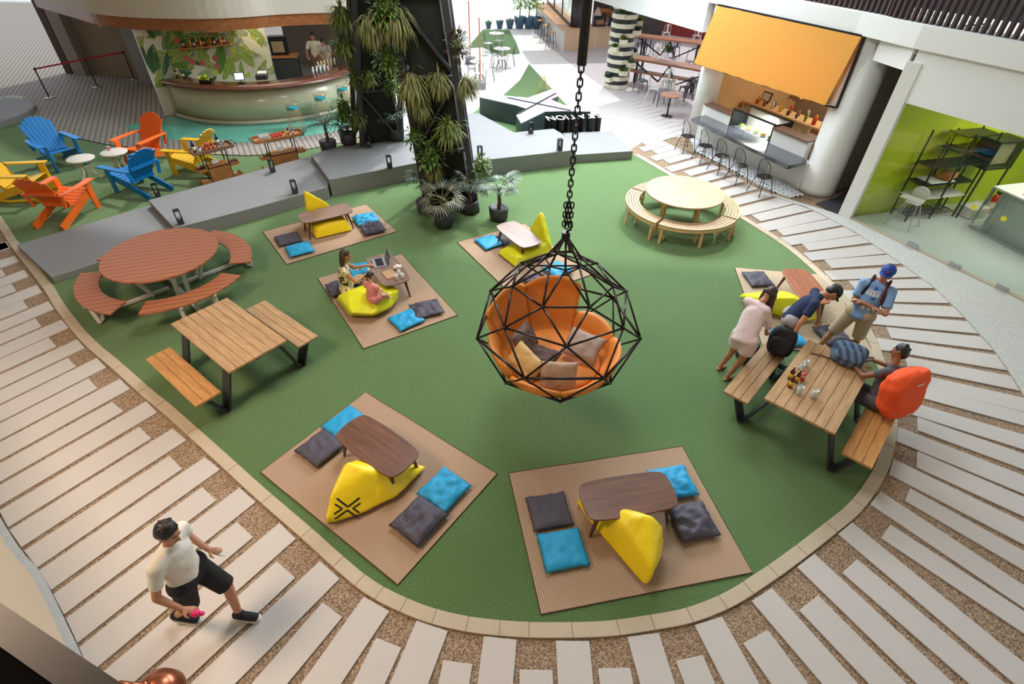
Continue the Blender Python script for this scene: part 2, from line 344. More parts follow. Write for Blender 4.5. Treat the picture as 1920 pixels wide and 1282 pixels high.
mid_px = [((605, 1129), (642, 1157)), ((682, 1118), (730, 1146)), ((705, 1195), (753, 1214)), ((781, 1163), (840, 1183)), ((831, 1237), (886, 1245)), ((907, 1192), (969, 1199)), ((974, 1255), (1036, 1256)), ((1042, 1201), (1105, 1202)), ((1121, 1253), (1182, 1252)), ((1176, 1194), (1235, 1186)), ((1267, 1239), (1318, 1228)), ((1302, 1172), (1354, 1156)), ((1393, 1206), (1440, 1181)), ((1409, 1127), (1447, 1102)), ((1498, 1144), (1534, 1116)), ((1494, 1063), (1527, 1038)), ((1579, 1074), (1607, 1048)), ((1571, 1001), (1598, 979)), ((1652, 1009), (1669, 983)), ((1631, 945), (1651, 921))]
for i, (a, b) in enumerate(mid_px): slab(P(*a), P(*b), None, 3.0)
right_px = [((1697, 939), (1706, 915), -45), ((1666, 889), (1675, 860), -41), ((1718, 876), (1720, 846), -37), ((1680, 827), (1680, 799), -34), ((1721, 807), (1720, 782), -31), ((1682, 769), (1678, 745), -26), ((1721, 744), (1717, 722), -23), ((1676, 713), (1670, 690), -20.5), ((1703, 690), (1697, 668), -17), ((1651, 656), (1643, 633), -13), ((1672, 634), (1662, 613), -9), ((1628, 607), (1617, 588), -6), ((1645, 586), (1632, 568), -3), ((1590, 564), (1576, 544), .6), ((1604, 541), (1591, 526), 3.5), ((1560, 525), (1544, 508), 6.5), ((1560, 503), (1546, 487), 9.5), ((1522, 489), (1505, 474), 12.5), ((1517, 470), (1504, 457), 15.5), ((1484, 460), (1462, 446), 18), ((1470, 442), (1456, 430), 20.5), ((1441, 433), (1419, 420), 23), ((1427, 415), (1409, 403), 25), ((1391, 406), (1375, 392), 27)]
for a, b, g in right_px: slab(P(*a), P(*b), g, 3.4, border, .03, .8)
A0, A1, N = P(1383, 399), P(1235, 307), 7
for k in range(1, 22):
    c = A0 + (A1 - A0) * k / N; e = (A1 - A0).normalized() * .17; g = min(27 + k * 1.1, 38); d = Vector((math.cos(math.radians(g)), math.sin(math.radians(g)), 0))
    if k > 7: c = A1 + (P(1110, 205) - A1) * (k - 7) / 14
    slab(c + d * (.32 if k % 2 else 0) - e, c + d * (.32 if k % 2 else 0) + e, g, 2.3, border if k < 11 else None, .02, .6)
struct(slabs.build('floor_slabs', SLAB, mod=bev(.004)))
# pale terrazzo border between slabs and glass front, mosaic strip under the counter seats
GA, GB, KA, KB = (8.09, 11.76), (9.86, 8.42), (7.5, 13.4), (5.6, 17.3)
bl = [border[i] for i in range(4, len(border))]
struct(MB().prism([(p.x, p.y) for p in bl] + [(16, -2), (12.2, 4.0), (9.9, 8.42), (8.05, 11.78), (7.8, 12.1)], -.015, .004).build('floor_border', AGGP))
def mosaicmat():
    m, nt, bs = newmat('black_white_mosaic'); v = tc(nt, 'Object', (1, 1, 1), (0, 0, math.radians(64)))
    vo = nt.nodes.new('ShaderNodeTexVoronoi'); vo.inputs['Scale'].default_value = 7; vo.inputs['Randomness'].default_value = .15; nt.links.new(v, vo.inputs['Vector'])
    nt.links.new(ramp(nt, vo.outputs['Distance'], [(.20, s2l((60, 62, 72))), (.26, s2l((214, 216, 218)))]), bs.inputs['Base Color']); bs.inputs['Roughness'].default_value = .4; return m
ms = [P(*p) for p in [(1300, 285), (1354, 312), (1390, 332), (1431, 355), (1478, 372)]]
struct(MB().ribbon([Vector((5.55, 17.3, 0)), Vector((5.9, 16.4, 0)), Vector((6.6, 15.1, 0)), Vector((7.2, 14.0, 0)), Vector((7.5, 13.0, 0))], [p + Vector((.05, .03, 0)) for p in ms], -.01, .03).build('floor_mosaic', mosaicmat()))
# ------------------------------------------------------------------ stepped grey platforms
def plat(name, pts, h, z0=0): return struct(MB().prism([(p[0], p[1]) for p in pts], z0, h).build(name, CONC, mod=bev(.008)))
plat('platform_low', [(-10.3, 9.5), P(97, 520, .13), P(330, 432, .13) + Vector((.3, -.1, 0)), (-7.3, 11.6), (-8.6, 11.4)], .13)
plat('platform_middle', [P(278, 375, .3), P(327, 428, .3), P(480, 388, .3), P(613, 351, .3), (-4.7, 13.0), P(583, 292, .3)], .3)
plat('platform_high', [P(583, 290, .44), P(617, 337, .44), P(777, 306, .44), P(914, 299, .44), P(1080, 281, .44), P(1055, 251, .44), P(1038, 241, .44), P(964, 248, .44), P(897, 212, .44), P(800, 214, .44), P(760, 255, .44), P(640, 272, .44)], .44)
plat('platform_end', [P(1080, 290, .24), P(1187, 283, .24), P(1146, 245.5, .24), P(1055, 249, .24)], .24)
# ------------------------------------------------------------------ deck, pool-coloured floor, terrace, grey disc
BC = Vector((-9.1, 20.9, 0))
def ring(r, a0, a1, n=24, c=BC): return [Vector((c.x + r * math.cos(math.radians(a0 + (a1 - a0) * i / n)), c.y + r * math.sin(math.radians(a0 + (a1 - a0) * i / n)), 0)) for i in range(n + 1)]
deckp = [(-16.72, 18.03), (-14.27, 16.37), (-12.1, 15.5), (-9.55, 14.97), (-7.7, 14.87), (-6.9, 15.05), (-6.1, 15.5), (-5.1, 16.2), (-4.6, 17.2), (-5, 24), (-6, 30), (-22, 40), (-34, 40), (-26, 20)]
struct(MB().prism(deckp, -.01, .03).build('floor_deck', DECK, mod=bev(.01)))
struct(MB().prism([(p.x, p.y) for p in ring(5.1, 229, 342)] + [(BC.x, BC.y)], .03, .036).build('floor_resin', TURQ))
struct(MB().prism([(3.4, 16.0), (-3.0, 16.6), (-4.6, 17.0), (-5.2, 24), (-6, 31), (-22, 41), (-60, 41), (-60, 80), (40, 80), (40, 20), (6.2, 20), (5.9, 17.6), (5.3, 17.3), (4.2, 17.1)], -.2, -.012).build('floor_terrace', TERR))
struct(MB().prism([P(942, 180), P(975, 150), P(992, 120), P(1065, 200), P(1110, 240), (1.0, 15.9), (-3.0, 15.5), P(897, 205), P(905, 185)], -.01, .004).build('floor_turf_corner', TURF))
struct(MB().prism([P(876, 90), P(905, 56), P(955, 56), P(968, 80), P(975, 100), P(940, 105), P(905, 88)], -.01, .004).build('floor_turf_terrace', TURF))
struct(MB().lathe([(1.75, 0), (1.75, .16), (1.7, .18)], (-17.75, 17.6, 0), 40).build('platform_round', CONC))
struct(MB().prism([P(1262, 250), P(1160, 184), P(1060, 112), P(1000, 60), P(1180, 40), (16, 34), (9, 22), (5.7, 17.4)], -.012, -.010).build('floor_cafe', M('rosy_cafe_tile', (196, 188, 192), .5, .05, 1)))
# ------------------------------------------------------------------ atrium roof and upper floors (light comes in past its far edge)
struct(MB().prism([(-26, -6), (16, -6), (16, 13.5), (6, 16), (-6, 16.5), (-26, 22)], 9.0, 9.3).build('ceiling', WHITEW))
struct(MB().box((-3, -6.1, 3.5), (52, .2, 11)).build('wall_back', CREAMW))
struct(MB().box((-26.1, 6, 3.5), (.2, 30, 11)).build('wall_left', CREAMW))
# near left: curved cream wall standing at the path's edge
wl = [Vector(p) for p in ((-9.0, 5.55, 0), (-5.95, 3.2, 0), (-5.23, 2.71, 0), (-4.57, 2.17, 0), (-4.05, 1.69, 0), (-3.5, .95, 0), (-3.0, .1, 0))]
wl = catmull(wl, 5)
struct(MB().ribbon(wl, offs(wl, .35), 0, 2.4).build('wall_near', CREAMW))
struct(MB().ribbon(wl, offs(wl, -.07), 0, .025).build('baseboard_near', M('pale_blue_kerb', (176, 184, 190), .6)))
# ------------------------------------------------------------------ right building
def wallseg(name, a, b, z0, z1, th=.2, mat=WHITEW, shift=0.0):
    a, b = Vector((a[0], a[1], 0)), Vector((b[0], b[1], 0)); d = (b - a).normalized(); n = Vector((d.y, -d.x, 0))
    if n.x < 0: n = -n
    q = [a + n * shift, b + n * shift, b + n * (shift + th), a + n * (shift + th)]
    return struct(MB().prism([(p.x, p.y) for p in q], z0, z1).build(name, mat))
def along(a, b, t): return (a[0] + (b[0] - a[0]) * t, a[1] + (b[1] - a[1]) * t)
GE = along(GA, GB, 1.9)
wallseg('wall_right_over_glass', (8.0, 11.93), GE, 2.65, 3.75, .2)
wallseg('trim_window_jamb', (7.92, 12.0), (8.09, 11.76), 0, 3.38, .14, shift=-.02)
wallseg('wall_right_over_passage', (7.75, 12.9), (7.95, 12.0), 3.2, 3.8, .25)
GK = [(2.9, 23.6), (3.9, 21.2), (5.45, 17.7), (7.5, 13.4), (8.0, 12.0), GE]
gk = [Vector((p[0], p[1], 0)) for p in GK]
struct(MB().ribbon([p + Vector((-.12, -.05, 0)) for p in gk[2:]], [p + Vector((.5, .3, 0)) for p in gk[2:]], 3.62, 4.02).build('trim_balcony_band', WHITEW))
struct(MB().ribbon([p + Vector((-.1, -.05, 0)) for p in gk[:3]] , [p + Vector((3.5, 1.5, 0)) for p in gk[:3]], 2.87, 4.6).build('wall_right_upper_far', WHITEW))
# slatted railing on the floor above
rail = thing('slatted_railing', 'dark brown vertical slat railing on the upper floor edge', 'railing')
r_a, r_b = Vector((5.9, 16.6, 0)), Vector((GE[0], GE[1], 0)); nR = 100
pts = catmull([p + Vector((.12, .06, 0)) for p in gk[2:]], 12); tot = [0]
for a, b in zip(pts, pts[1:]): tot.append(tot[-1] + (b - a).length)
def atlen(s):
    for i in range(len(pts) - 1):
        if tot[i + 1] >= s: return pts[i].lerp(pts[i + 1], (s - tot[i]) / max(1e-6, tot[i + 1] - tot[i]))
    return pts[-1]
i = 0; s = 1.0
while s < tot[-1] and i < 100:
    p = atlen(s); q = atlen(s + .02); a = math.atan2(q.y - p.y, q.x - p.x)
    MB().box((p.x, p.y, 4.5), (.05, .12, 1.0), a).build('slat', BROWNS, rail); s += .135; i += 1
MB().tube([p + Vector((0, 0, 5.02)) for p in pts], .04, 6).build('top_rail', BROWNS, rail)
wallseg('wall_behind_railing', (6.3, 17.0), (along(GA, GB, 1.9)[0] + 1.2, along(GA, GB, 1.9)[1] + .7), 4.02, 7.5, .2, DARKG, shift=1.0)
# columns
struct(MB().lathe([(.47, 0), (.44, .1), (.44, 3.7)], (7.98, 13.42, 0), 40).build('column_right', WHITEW, smooth=False))
struct(MB().lathe([(.34, 0), (.34, 3.7)], (5.85, 17.45, 0), 32).build('column_far', WHITEW))
for o in (bpy.data.objects['column_right'], bpy.data.objects['column_far']): o.data.polygons.foreach_set('use_smooth', [len(p.vertices) == 4 for p in o.data.polygons])
# passage
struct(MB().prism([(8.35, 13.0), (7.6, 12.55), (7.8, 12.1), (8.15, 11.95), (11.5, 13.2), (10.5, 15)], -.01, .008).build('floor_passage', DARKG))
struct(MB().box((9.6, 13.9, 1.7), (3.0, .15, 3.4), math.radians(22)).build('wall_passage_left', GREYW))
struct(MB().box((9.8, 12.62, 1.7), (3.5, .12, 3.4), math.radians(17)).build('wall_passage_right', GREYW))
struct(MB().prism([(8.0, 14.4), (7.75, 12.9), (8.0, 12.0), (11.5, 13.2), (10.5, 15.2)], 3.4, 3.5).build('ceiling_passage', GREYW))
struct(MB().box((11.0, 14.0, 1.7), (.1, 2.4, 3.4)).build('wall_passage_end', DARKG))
# shop
struct(MB().prism([(8.09, 11.8), (9.86, 8.45), (11.4, 5.4), (14, 5.4), (14, 13.6)], -.01, .02).build('floor_shop', PALEF))
struct(MB().box((11.1, 12.72, 1.4), (6.2, .1, 2.9), math.radians(14.5)).build('wall_shop_left', LIME))
struct(MB().box((13.6, 9.0, 1.4), (.1, 8, 2.9)).build('wall_shop_back', LIME))
struct(MB().prism([(8.2, 11.9), (9.96, 8.5), (11.5, 5.4), (14, 5.4), (14, 13.6)], 2.75, 2.85).build('ceiling_shop', WHITEW))
wallseg('window_1', (8.1, 11.74), GE, .03, 2.65, .012, GLASS, .02)
wallseg('trim_window_sill', (8.1, 11.74), GE, 0, .03, .08, CURB, -.02)
# kitchen shell
KD = Vector((KB[0] - KA[0], KB[1] - KA[1], 0)).normalized(); KN = Vector((KD.y, -KD.x, 0)); KN = KN if KN.x > 0 else -KN
def K(s, dpt, z=0): return Vector((KA[0], KA[1], z)) + KD * s + KN * dpt      # s metres along the front from the near column, dpt into the kitchen
def kbox(mb, s0, s1, d0, d1, z0, z1, m=0): return mb.prism([K(s0, d0)[:2], K(s1, d0)[:2], K(s1, d1)[:2], K(s0, d1)[:2]], z0, z1, m)
struct(kbox(MB(), -.3, 4.3, .15, 4.4, -.01, .02).build('floor_kitchen', M('kitchen_floor', (150, 130, 104), .5)))
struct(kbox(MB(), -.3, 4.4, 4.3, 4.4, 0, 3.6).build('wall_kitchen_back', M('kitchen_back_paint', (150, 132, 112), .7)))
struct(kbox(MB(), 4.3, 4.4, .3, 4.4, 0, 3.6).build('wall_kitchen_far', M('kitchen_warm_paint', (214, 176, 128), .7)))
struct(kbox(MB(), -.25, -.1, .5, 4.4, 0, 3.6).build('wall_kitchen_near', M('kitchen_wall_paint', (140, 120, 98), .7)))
struct(kbox(MB(), -.3, 4.4, .3, 4.4, 3.5, 3.6).build('ceiling_kitchen', WHITEW))
struct(kbox(MB(), 0, 4.1, -.02, .2, 0, .70).build('wall_kitchen_front_low', WHITEW))
struct(kbox(MB(), .2, 1.35, .0, .18, .70, 1.16).build('wall_kitchen_front_right', WHITEW))
struct(kbox(MB(), 2.95, 4.1, .0, .18, .70, 1.06).build('wall_kitchen_front_left', WHITEW))
struct(kbox(MB(), -.3, 4.4, .0, .2, 3.3, 3.66).build('wall_kitchen_over', WHITEW))
# ------------------------------------------------------------------ left building round the bar
fz = [(-17.0, 21.6), (-14.22, 19.53), (-12.9, 18.55), (-11.61, 18.1), (-10.4, 17.98), (-9.21, 18.11), (-8.3, 18.5), (-7.59, 19.0), (-6.7, 19.4), (-5.8, 19.67), (-4.6, 20.0)]
fc = catmull([Vector((a, b, 0)) for a, b in fz], 4)
struct(MB().ribbon(fc, offs(fc, -.3), 2.56, 2.88).build('trim_bar_fascia', ORWOOD))
struct(MB().ribbon(offs(fc, .04), offs(fc, -.3), 2.88, 5.2).build('wall_bar_upper', M('bar_upper_plaster', (214, 206, 192), .6, .03, 1)))
struct(MB().prism([(p.x, p.y) for p in offs(fc, -.2)] + [(-5, 26), (-16, 26)], 3.0, 3.1).build('ceiling_bar', WHITEW))
struct(MB().box((-16.55, 23.2, 2.2), (3.4, .3, 4.4), math.radians(-14)).build('wall_bar_left', BEIGEP))
struct(MB().box((-18.15, 23.25, 2.4), (.35, .25, 4.8), math.radians(-14)).build('trim_bar_dark_edge', M('dark_red_paint', (58, 28, 28), .5)))
struct(MB().box((-17.5, 23.1, 2.4), (.6, .5, 4.8), math.radians(-14)).build('column_bar_left', M('warm_grey_paint', (146, 142, 136), .6)))
struct(MB().box((-14.1, 22.1, 2.2), (1.3, .5, 4.4), math.radians(-30)).build('column_bar_inner', M('grey_paint', (140, 142, 144), .6)))
struct(MB().box((-7.0, 25.3, 1.5), (6, .2, 3.0), math.radians(-4)).build('wall_bar_back', M('bar_back_paint', (120, 112, 104), .6)))
# ================================================================== FLOOR SEATING
RUG = stripemat('woven_rug', (138, 112, 92), (188, 160, 134), .026, 'X', .9, .5, .8, .3)
RUGP = stripemat('woven_rug_pale', (150, 130, 108), (206, 188, 160), .026, 'X', .9, .5, .8, .3)
RUGE = M('rug_binding', (88, 66, 52), .9)
WAL = woodmat('walnut_top', (84, 54, 42), (122, 82, 62), .35, 2.2, coat=.25)
WAL2 = woodmat('walnut_top_pale', (112, 84, 72), (150, 120, 104), .35, 2.2, coat=.35)  # paler, greyer walnut with a stronger coat
WALR = woodmat('reddish_walnut_top', (150, 88, 58), (186, 118, 84), .4, 2.2, coat=.2)
WLEG = woodmat('walnut_leg', (70, 46, 34), (104, 70, 52), .45, 3, 2)
YEL = M('yellow_vinyl', (244, 216, 20), .42, .05, 3, bmp=.12, bscale=9)
YELG = M('lime_yellow_vinyl', (222, 222, 30), .42, .05, 3, bmp=.12, bscale=9)
BLU = M('cyan_cushion_cloth', (24, 152, 204), .6, .1, 4, bmp=.25, bscale=14)
GRC = M('grey_cushion_cloth', (74, 70, 84), .65, .12, 4, bmp=.25, bscale=14)
def surf(fn, nu, nv):
    vs = [fn(i / nu, j / nv) for i in range(nu + 1) for j in range(nv + 1)]
    return vs, [(i * (nv + 1) + j, (i + 1) * (nv + 1) + j, (i + 1) * (nv + 1) + j + 1, i * (nv + 1) + j + 1) for i in range(nu) for j in range(nv)]
def cushion(w, h, t, seed, mat, name='cushion', crush=.25):
    mb = MB(); r = random.Random(seed); ox = r.uniform(0, 50)
    def f(top):
        def g(u, v):
            x, y = 2 * u - 1, 2 * v - 1; e = max(0, (1 - abs(x) ** 3.2) * (1 - abs(y) ** 3.2)) ** .55
            pin = 1 - .07 * (1 - abs(x * y)) * (abs(x) ** 4 + abs(y) ** 4) * .5
            n = noise.noise(Vector((x * 2.2 + ox, y * 2.2, 3))) + .5 * noise.noise(Vector((x * 5 + ox, y * 5, 9)))
            z = t * .5 * e * (1 + crush * n * 1.3) + .012 * n * e
            wv = .012 * noise.noise(Vector((x * 3 + ox, y * 3, 20)))
            return Vector((x * w / 2 * pin + wv, y * h / 2 * pin + wv, (z if top else -t * .42 * e) + t * .42))
        return g
    a = surf(f(True), 18, 18); b = surf(f(False), 18, 18); mb.add(*a); mb.add(b[0], [q[::-1] for q in b[1]])
    def weld(o):
        bm = bmesh.new(); bm.from_mesh(o.data); bmesh.ops.remove_doubles(bm, verts=bm.verts, dist=.0008)
        bmesh.ops.recalc_face_normals(bm, faces=bm.faces); bm.to_mesh(o.data); bm.free()
    return mb.build(name, mat, None, True, mod=weld)
def rug(corners, label, mat):
    c = sum((Vector((p[0], p[1], 0)) for p in corners), Vector()) / 4; ang = math.atan2(corners[1][1] - corners[0][1], corners[1][0] - corners[0][0])
    L = (Vector(corners[1][:2]) - Vector(corners[0][:2])).length; W = (Vector(corners[3][:2]) - Vector(corners[0][:2])).length
    t = thing('floor_rug', label, 'rug', (c.x, c.y, 0.001), ang, 'woven floor rugs')
    nx, ny = 24, 16
    def g(u, v):
        x, y = (u - .5) * L, (v - .5) * W; k = max(abs(2 * u - 1), abs(2 * v - 1))
        return Vector((x, y, .009 + .004 * (k > .93) * (1 + noise.noise(Vector((x * 2 + c.x, y * 2, c.y))))))
    vs, fs = surf(g, nx, ny); n = len(vs); vs2 = [Vector((v.x, v.y, 0)) for v in vs]
    mb = MB(); mb.add(vs + vs2, fs + [tuple(i + n for i in f[::-1]) for f in fs])
    mb.build('mat', mat, t, True)
    e = MB(); hw, hh = L / 2, W / 2
    e.tube([(-hw, -hh, .008), (hw, -hh, .008), (hw, hh, .008), (-hw, hh, .008)], .009, 6, closed=True); e.build('binding', RUGE, t)
    return c, ang
def low_table(c, ang, label, mat, L=1.14, W=.56, H=.42):
    t = thing('low_table', label, 'table', (c[0], c[1], .01), ang, 'low wooden tables on the rugs')
    out = []
    for i in range(64):
        a = 2 * PI * i / 64; ca, sa = math.cos(a), math.sin(a); r = 1 / (abs(ca) ** 13 + abs(sa) ** 13) ** (1 / 13)
        x, y = r * ca, r * sa; out.append((x * L / 2 * (1 - .075 * y * y), y * W / 2 * (1 - .10 * x * x)))
    mb = MB().prism(out, H - .028, H); mb.build('tabletop', mat, t, mod=bev(.006, 3))
    mb = MB().box((0, 0, H - .045), (L * .74, W * .62, .035)); mb.build('apron', WLEG, t)
    for sx in (-1, 1):
        for sy in (-1, 1):
            MB().bar((sx * L * .36, sy * W * .30, H - .03), (sx * L * .43, sy * W * .38, 0), .05, .05, w2=.028, h2=.028, up=(0, 1, 0)).build('leg', WLEG, t, mod=bev(.006))
    return t
def beanbag(pts, label, mat, seed=0, it=10, group='yellow bean bags', wr=.02, more=()):
    c = sum((Vector(p) for p in pts), Vector()) / len(pts); c.z = 0
    hulls = []
    for grp in ([pts] + list(more)):
        bm = bmesh.new(); [bm.verts.new(Vector(p) - c) for p in grp]; bmesh.ops.convex_hull(bm, input=bm.verts)
        bm.verts.index_update(); hulls.append(([v.co.copy() for v in bm.verts], [tuple(v.index for v in f.verts) for f in bm.faces])); bm.free()
    def df(co):
        n = noise.noise(co * 5 + Vector((seed, 0, 0))) * wr + noise.noise(Vector((co.x * 14, co.y * 14 + seed, co.z * 6))) * wr * .5
        k = co * (1 + n * 1.2); k.z = max(k.z, .0); return k
    mb = MB(); [mb.add(*hh) for hh in hulls]; o = remesh(mb, 'bean_bag', mat, None, .022, it, .6, df)
    o.location = (c.x, c.y, .012); tag(o, label, 'bean bag', group); return o
def quad(px): return [P(*p) for p in px]
r1 = quad([(493, 435.5), (687, 384), (744, 434), (538, 496.5)])
r2 = quad([(753, 477), (858, 591), (680, 655), (597, 523)])
r3 = quad([(685, 736), (931, 889), (747, 1093), (490, 888)])
r4 = quad([(953, 888), (1278, 838), (1408, 1073), (1018, 1152)])
L5, R5, e5 = P(857.5, 455), P(1108, 516), (P(952, 546) - P(857.5, 455)).normalized()
n5 = Vector((-e5.y, e5.x, 0)); w5 = (R5 - L5).dot(n5); l5 = (R5 - L5).dot(e5)
r5 = [L5, L5 + e5 * l5, R5, L5 + n5 * w5]
a6, b6 = P(1380, 508), P(1548, 511); d6 = (P(1638, 663) - b6)
r6 = [a6, a6 + d6, b6 + d6, b6]
for r, lb, m in ((r1, 'tan ribbed rug nearest the grey steps under the table with the pointed yellow bag', RUG), (r2, 'tan ribbed rug under the woman and child with the laptop', RUG),
                 (r3, 'large tan ribbed rug near the path, left of the two nearest rugs', RUG), (r4, 'large tan ribbed rug near the curved kerb, right of the two nearest rugs', RUG),
                 (r5, 'tan ribbed rug partly hidden behind the hanging swing', RUG), (r6, 'pale rug beneath the standing men by the right-hand kerb', RUGP)): rug(r, lb, m)
for c, a, lb, m in (((-4.16, 10.64), 33, 'low walnut table with a pointed yellow bean bag showing behind it', WAL2), ((-2.37, 8.43), -59, 'low walnut table holding the open laptop', WAL2),
                    ((-1.70, 4.29), -36, 'low dark walnut table over the yellow bag with the black crossed mark', WAL), ((1.41, 3.62), 12, 'low dark walnut table nearest the curved front kerb', WAL),
                    ((.09, 9.88), -57, 'low table shining white in daylight, behind the hanging swing', WAL2), ((5.38, 8.17), -90, 'low reddish wood table behind the man in the navy shirt', WALR)):
    low_table(c, math.radians(a), lb, m)
def h(px, py, z): return P(px, py, z)
def over(px, py, z):   # plan point under a pixel seen at height z
    return P(px, py, z)
b3 = beanbag([h(610, 984, .02), h(612, 975, .16), h(618, 930, .36), h(648, 868, .52), h(668, 873, .50), h(690, 885, .46), h(730, 880, .30), h(800, 876, .04), h(790, 886, .08), h(745, 934, .06), h(690, 962, .05), h(650, 975, .05), h(690, 860, .12), h(720, 850, .05), h(640, 900, .02)],
             'yellow bean bag with a black crossed logo, slumped against the dark table', YEL, 1, 13)
b4 = beanbag([h(1076, 940, .04), h(1090, 930, .2), h(1108, 985, .05), h(1148, 1022, .06), h(1175, 1062, .06), h(1205, 1098, .04), h(1216, 1100, .08), h(1240, 1045, .12), h(1247, 1015, .2), h(1241, 985, .42), h(1226, 968, .52), h(1190, 968, .5), h(1168, 985, .42), h(1150, 960, .1), h(1225, 1070, .3)],
             'yellow bean bag with its tip towards the curved kerb, beside the nearest table', YEL, 2, 14)
tq = lambda x, y, z: Vector((-4.16 + x * .8387 - y * .5446, 10.64 + x * .5446 + y * .8387, z))
b1 = beanbag([tq(-.38, -.30, .02), tq(-.30, -.26, .2), tq(.42, -.33, .02), tq(.36, -.24, .24), tq(-.34, .32, .3), tq(.36, .32, .28), tq(-.42, .42, .02), tq(.42, .40, .02), tq(0, -.2, .30), tq(-.36, .0, .28)],
             'yellow bean bag rising to a point behind the table nearest the grey steps', YEL, 3, 4, more=[[tq(-.34, .34, .05), tq(.28, .34, .05), tq(-.32, .34, .42), tq(.18, .34, .44), tq(-.28, .70, .06), tq(.2, .70, .06), tq(-.24, .38, .74), tq(-.26, .46, .80), tq(-.2, .42, .80), tq(-.28, .62, .4), tq(.12, .56, .4)]])
b2 = beanbag([h(630, 562, .04), h(632, 556, .2), h(655, 594, .04), h(660, 588, .22), h(700, 594, .06), h(735, 578, .1), h(748, 560, .08), h(748, 545, .28), h(740, 535, .3), h(700, 530, .25), h(650, 545, .34), h(690, 548, .38), h(700, 590, .2), h(720, 555, .36)],
             'flattened yellow bean bag that the child sits on', YELG, 4, 8)
uq = lambda x, y, z: Vector((.09 + x * .5446 + y * .8387, 9.88 - x * .8387 + y * .5446, z))
b5 = beanbag([uq(-.1, -.46, .03), uq(.55, -.44, .03), uq(-.05, -.40, .14), uq(.5, -.36, .2), uq(-.1, .36, .3), uq(.5, .36, .3), uq(.55, .1, .22), uq(-.1, .44, .03), uq(.55, .44, .03), uq(.2, -.2, .28)],
             'yellow bean bag with a raised corner behind the hanging swing', YELG, 5, 4, more=[[uq(-.2, .34, .05), uq(.52, .34, .05), uq(-.1, .36, .44), uq(.5, .38, .4), uq(-.1, .6, .05), uq(.45, .6, .05), uq(.12, .42, .80), uq(.16, .50, .82), uq(.08, .48, .84), uq(.4, .55, .3)]])
b6 = beanbag([h(1384, 556, .04), h(1392, 550, .12), h(1430, 585, .04), h(1455, 545, .32), h(1480, 548, .4), h(1490, 560, .45), h(1440, 560, .42), h(1540, 600, .06), h(1535, 575, .3), h(1500, 605, .06), h(1430, 570, .3)],
             'yellow bean bag between the woman in white and the man in navy', YELG, 6, 6)
# black crossed mark on the bag: two chevrons back to back, cut from cloth tape lying on the bag's skin
def decal(target, cpx, zc, size, name, mat, bars, rot=0):
    c = P(cpx[0], cpx[1], zc); vd = (c - Vector((0, 0, CAM_H))).normalized()
    dg = bpy.context.evaluated_depsgraph_get(); dg.update(); inv = target.matrix_world.inverted() if False else Matrix.Translation(-target.location)
    org = Vector((0, 0, CAM_H)) - Vector(target.location)
    ok, loc, nrm, _ = target.ray_cast(org, vd)
    if not ok: return None
    x = nrm.cross(Vector((0, 0, 1))).normalized(); x = Matrix.Rotation(rot, 3, nrm) @ x; y = nrm.cross(x); mb = MB()
    for (ax, ay, bx, by, w) in bars:
        n = 6; A, B = [], []
        for i in range(n + 1):
            t = i / n; px, py = (ax + (bx - ax) * t) * size, (ay + (by - ay) * t) * size; dx, dy = (bx - ax), (by - ay); l = math.hypot(dx, dy); ox, oy = -dy / l * w * size / 2, dx / l * w * size / 2
            for s, lst in ((1, A), (-1, B)):
                q = loc + x * (px + ox * s) + y * (py + oy * s); ok2, l2, n2, _ = target.ray_cast(q + nrm * .12, -nrm)
                lst.append((l2 if ok2 else q) + nrm * .004)
        vs = A + B; k = n + 1; lo = [v - nrm * .003 for v in vs]
        mb.add(vs + lo, [(i, i + 1, k + i + 1, k + i) for i in range(n)] + [(2 * k + i + 1, 2 * k + i, 3 * k + i, 3 * k + i + 1) for i in range(n)])
    return mb.build(name, mat, target)
INK = M('black_print', (30, 26, 28), .5)
xb = [(-.5, .55, -.08, .05, .09), (-.08, .05, -.5, -.5, .09), (.12, .6, .12 - .34, .12, .0001), (.5, .55, .08, .05, .09), (.08, .05, .5, -.5, .09), (-.24, .62, .0, .28, .08), (.0, .28, .24, .62, .08), (-.24, -.56, .0, -.2, .08), (.0, -.2, .24, -.56, .08)]
xb = [b for b in xb if b[4] > .01]
decal(b3, (650, 953), .2, .25, 'printed_logo', INK, xb, 1.2)
decal(b4, (1234, 1068), .15, .12, 'printed_logo', INK, [(-.4, .0, .4, .1, .12), (.1, -.4, .3, .4, .1)], 0)
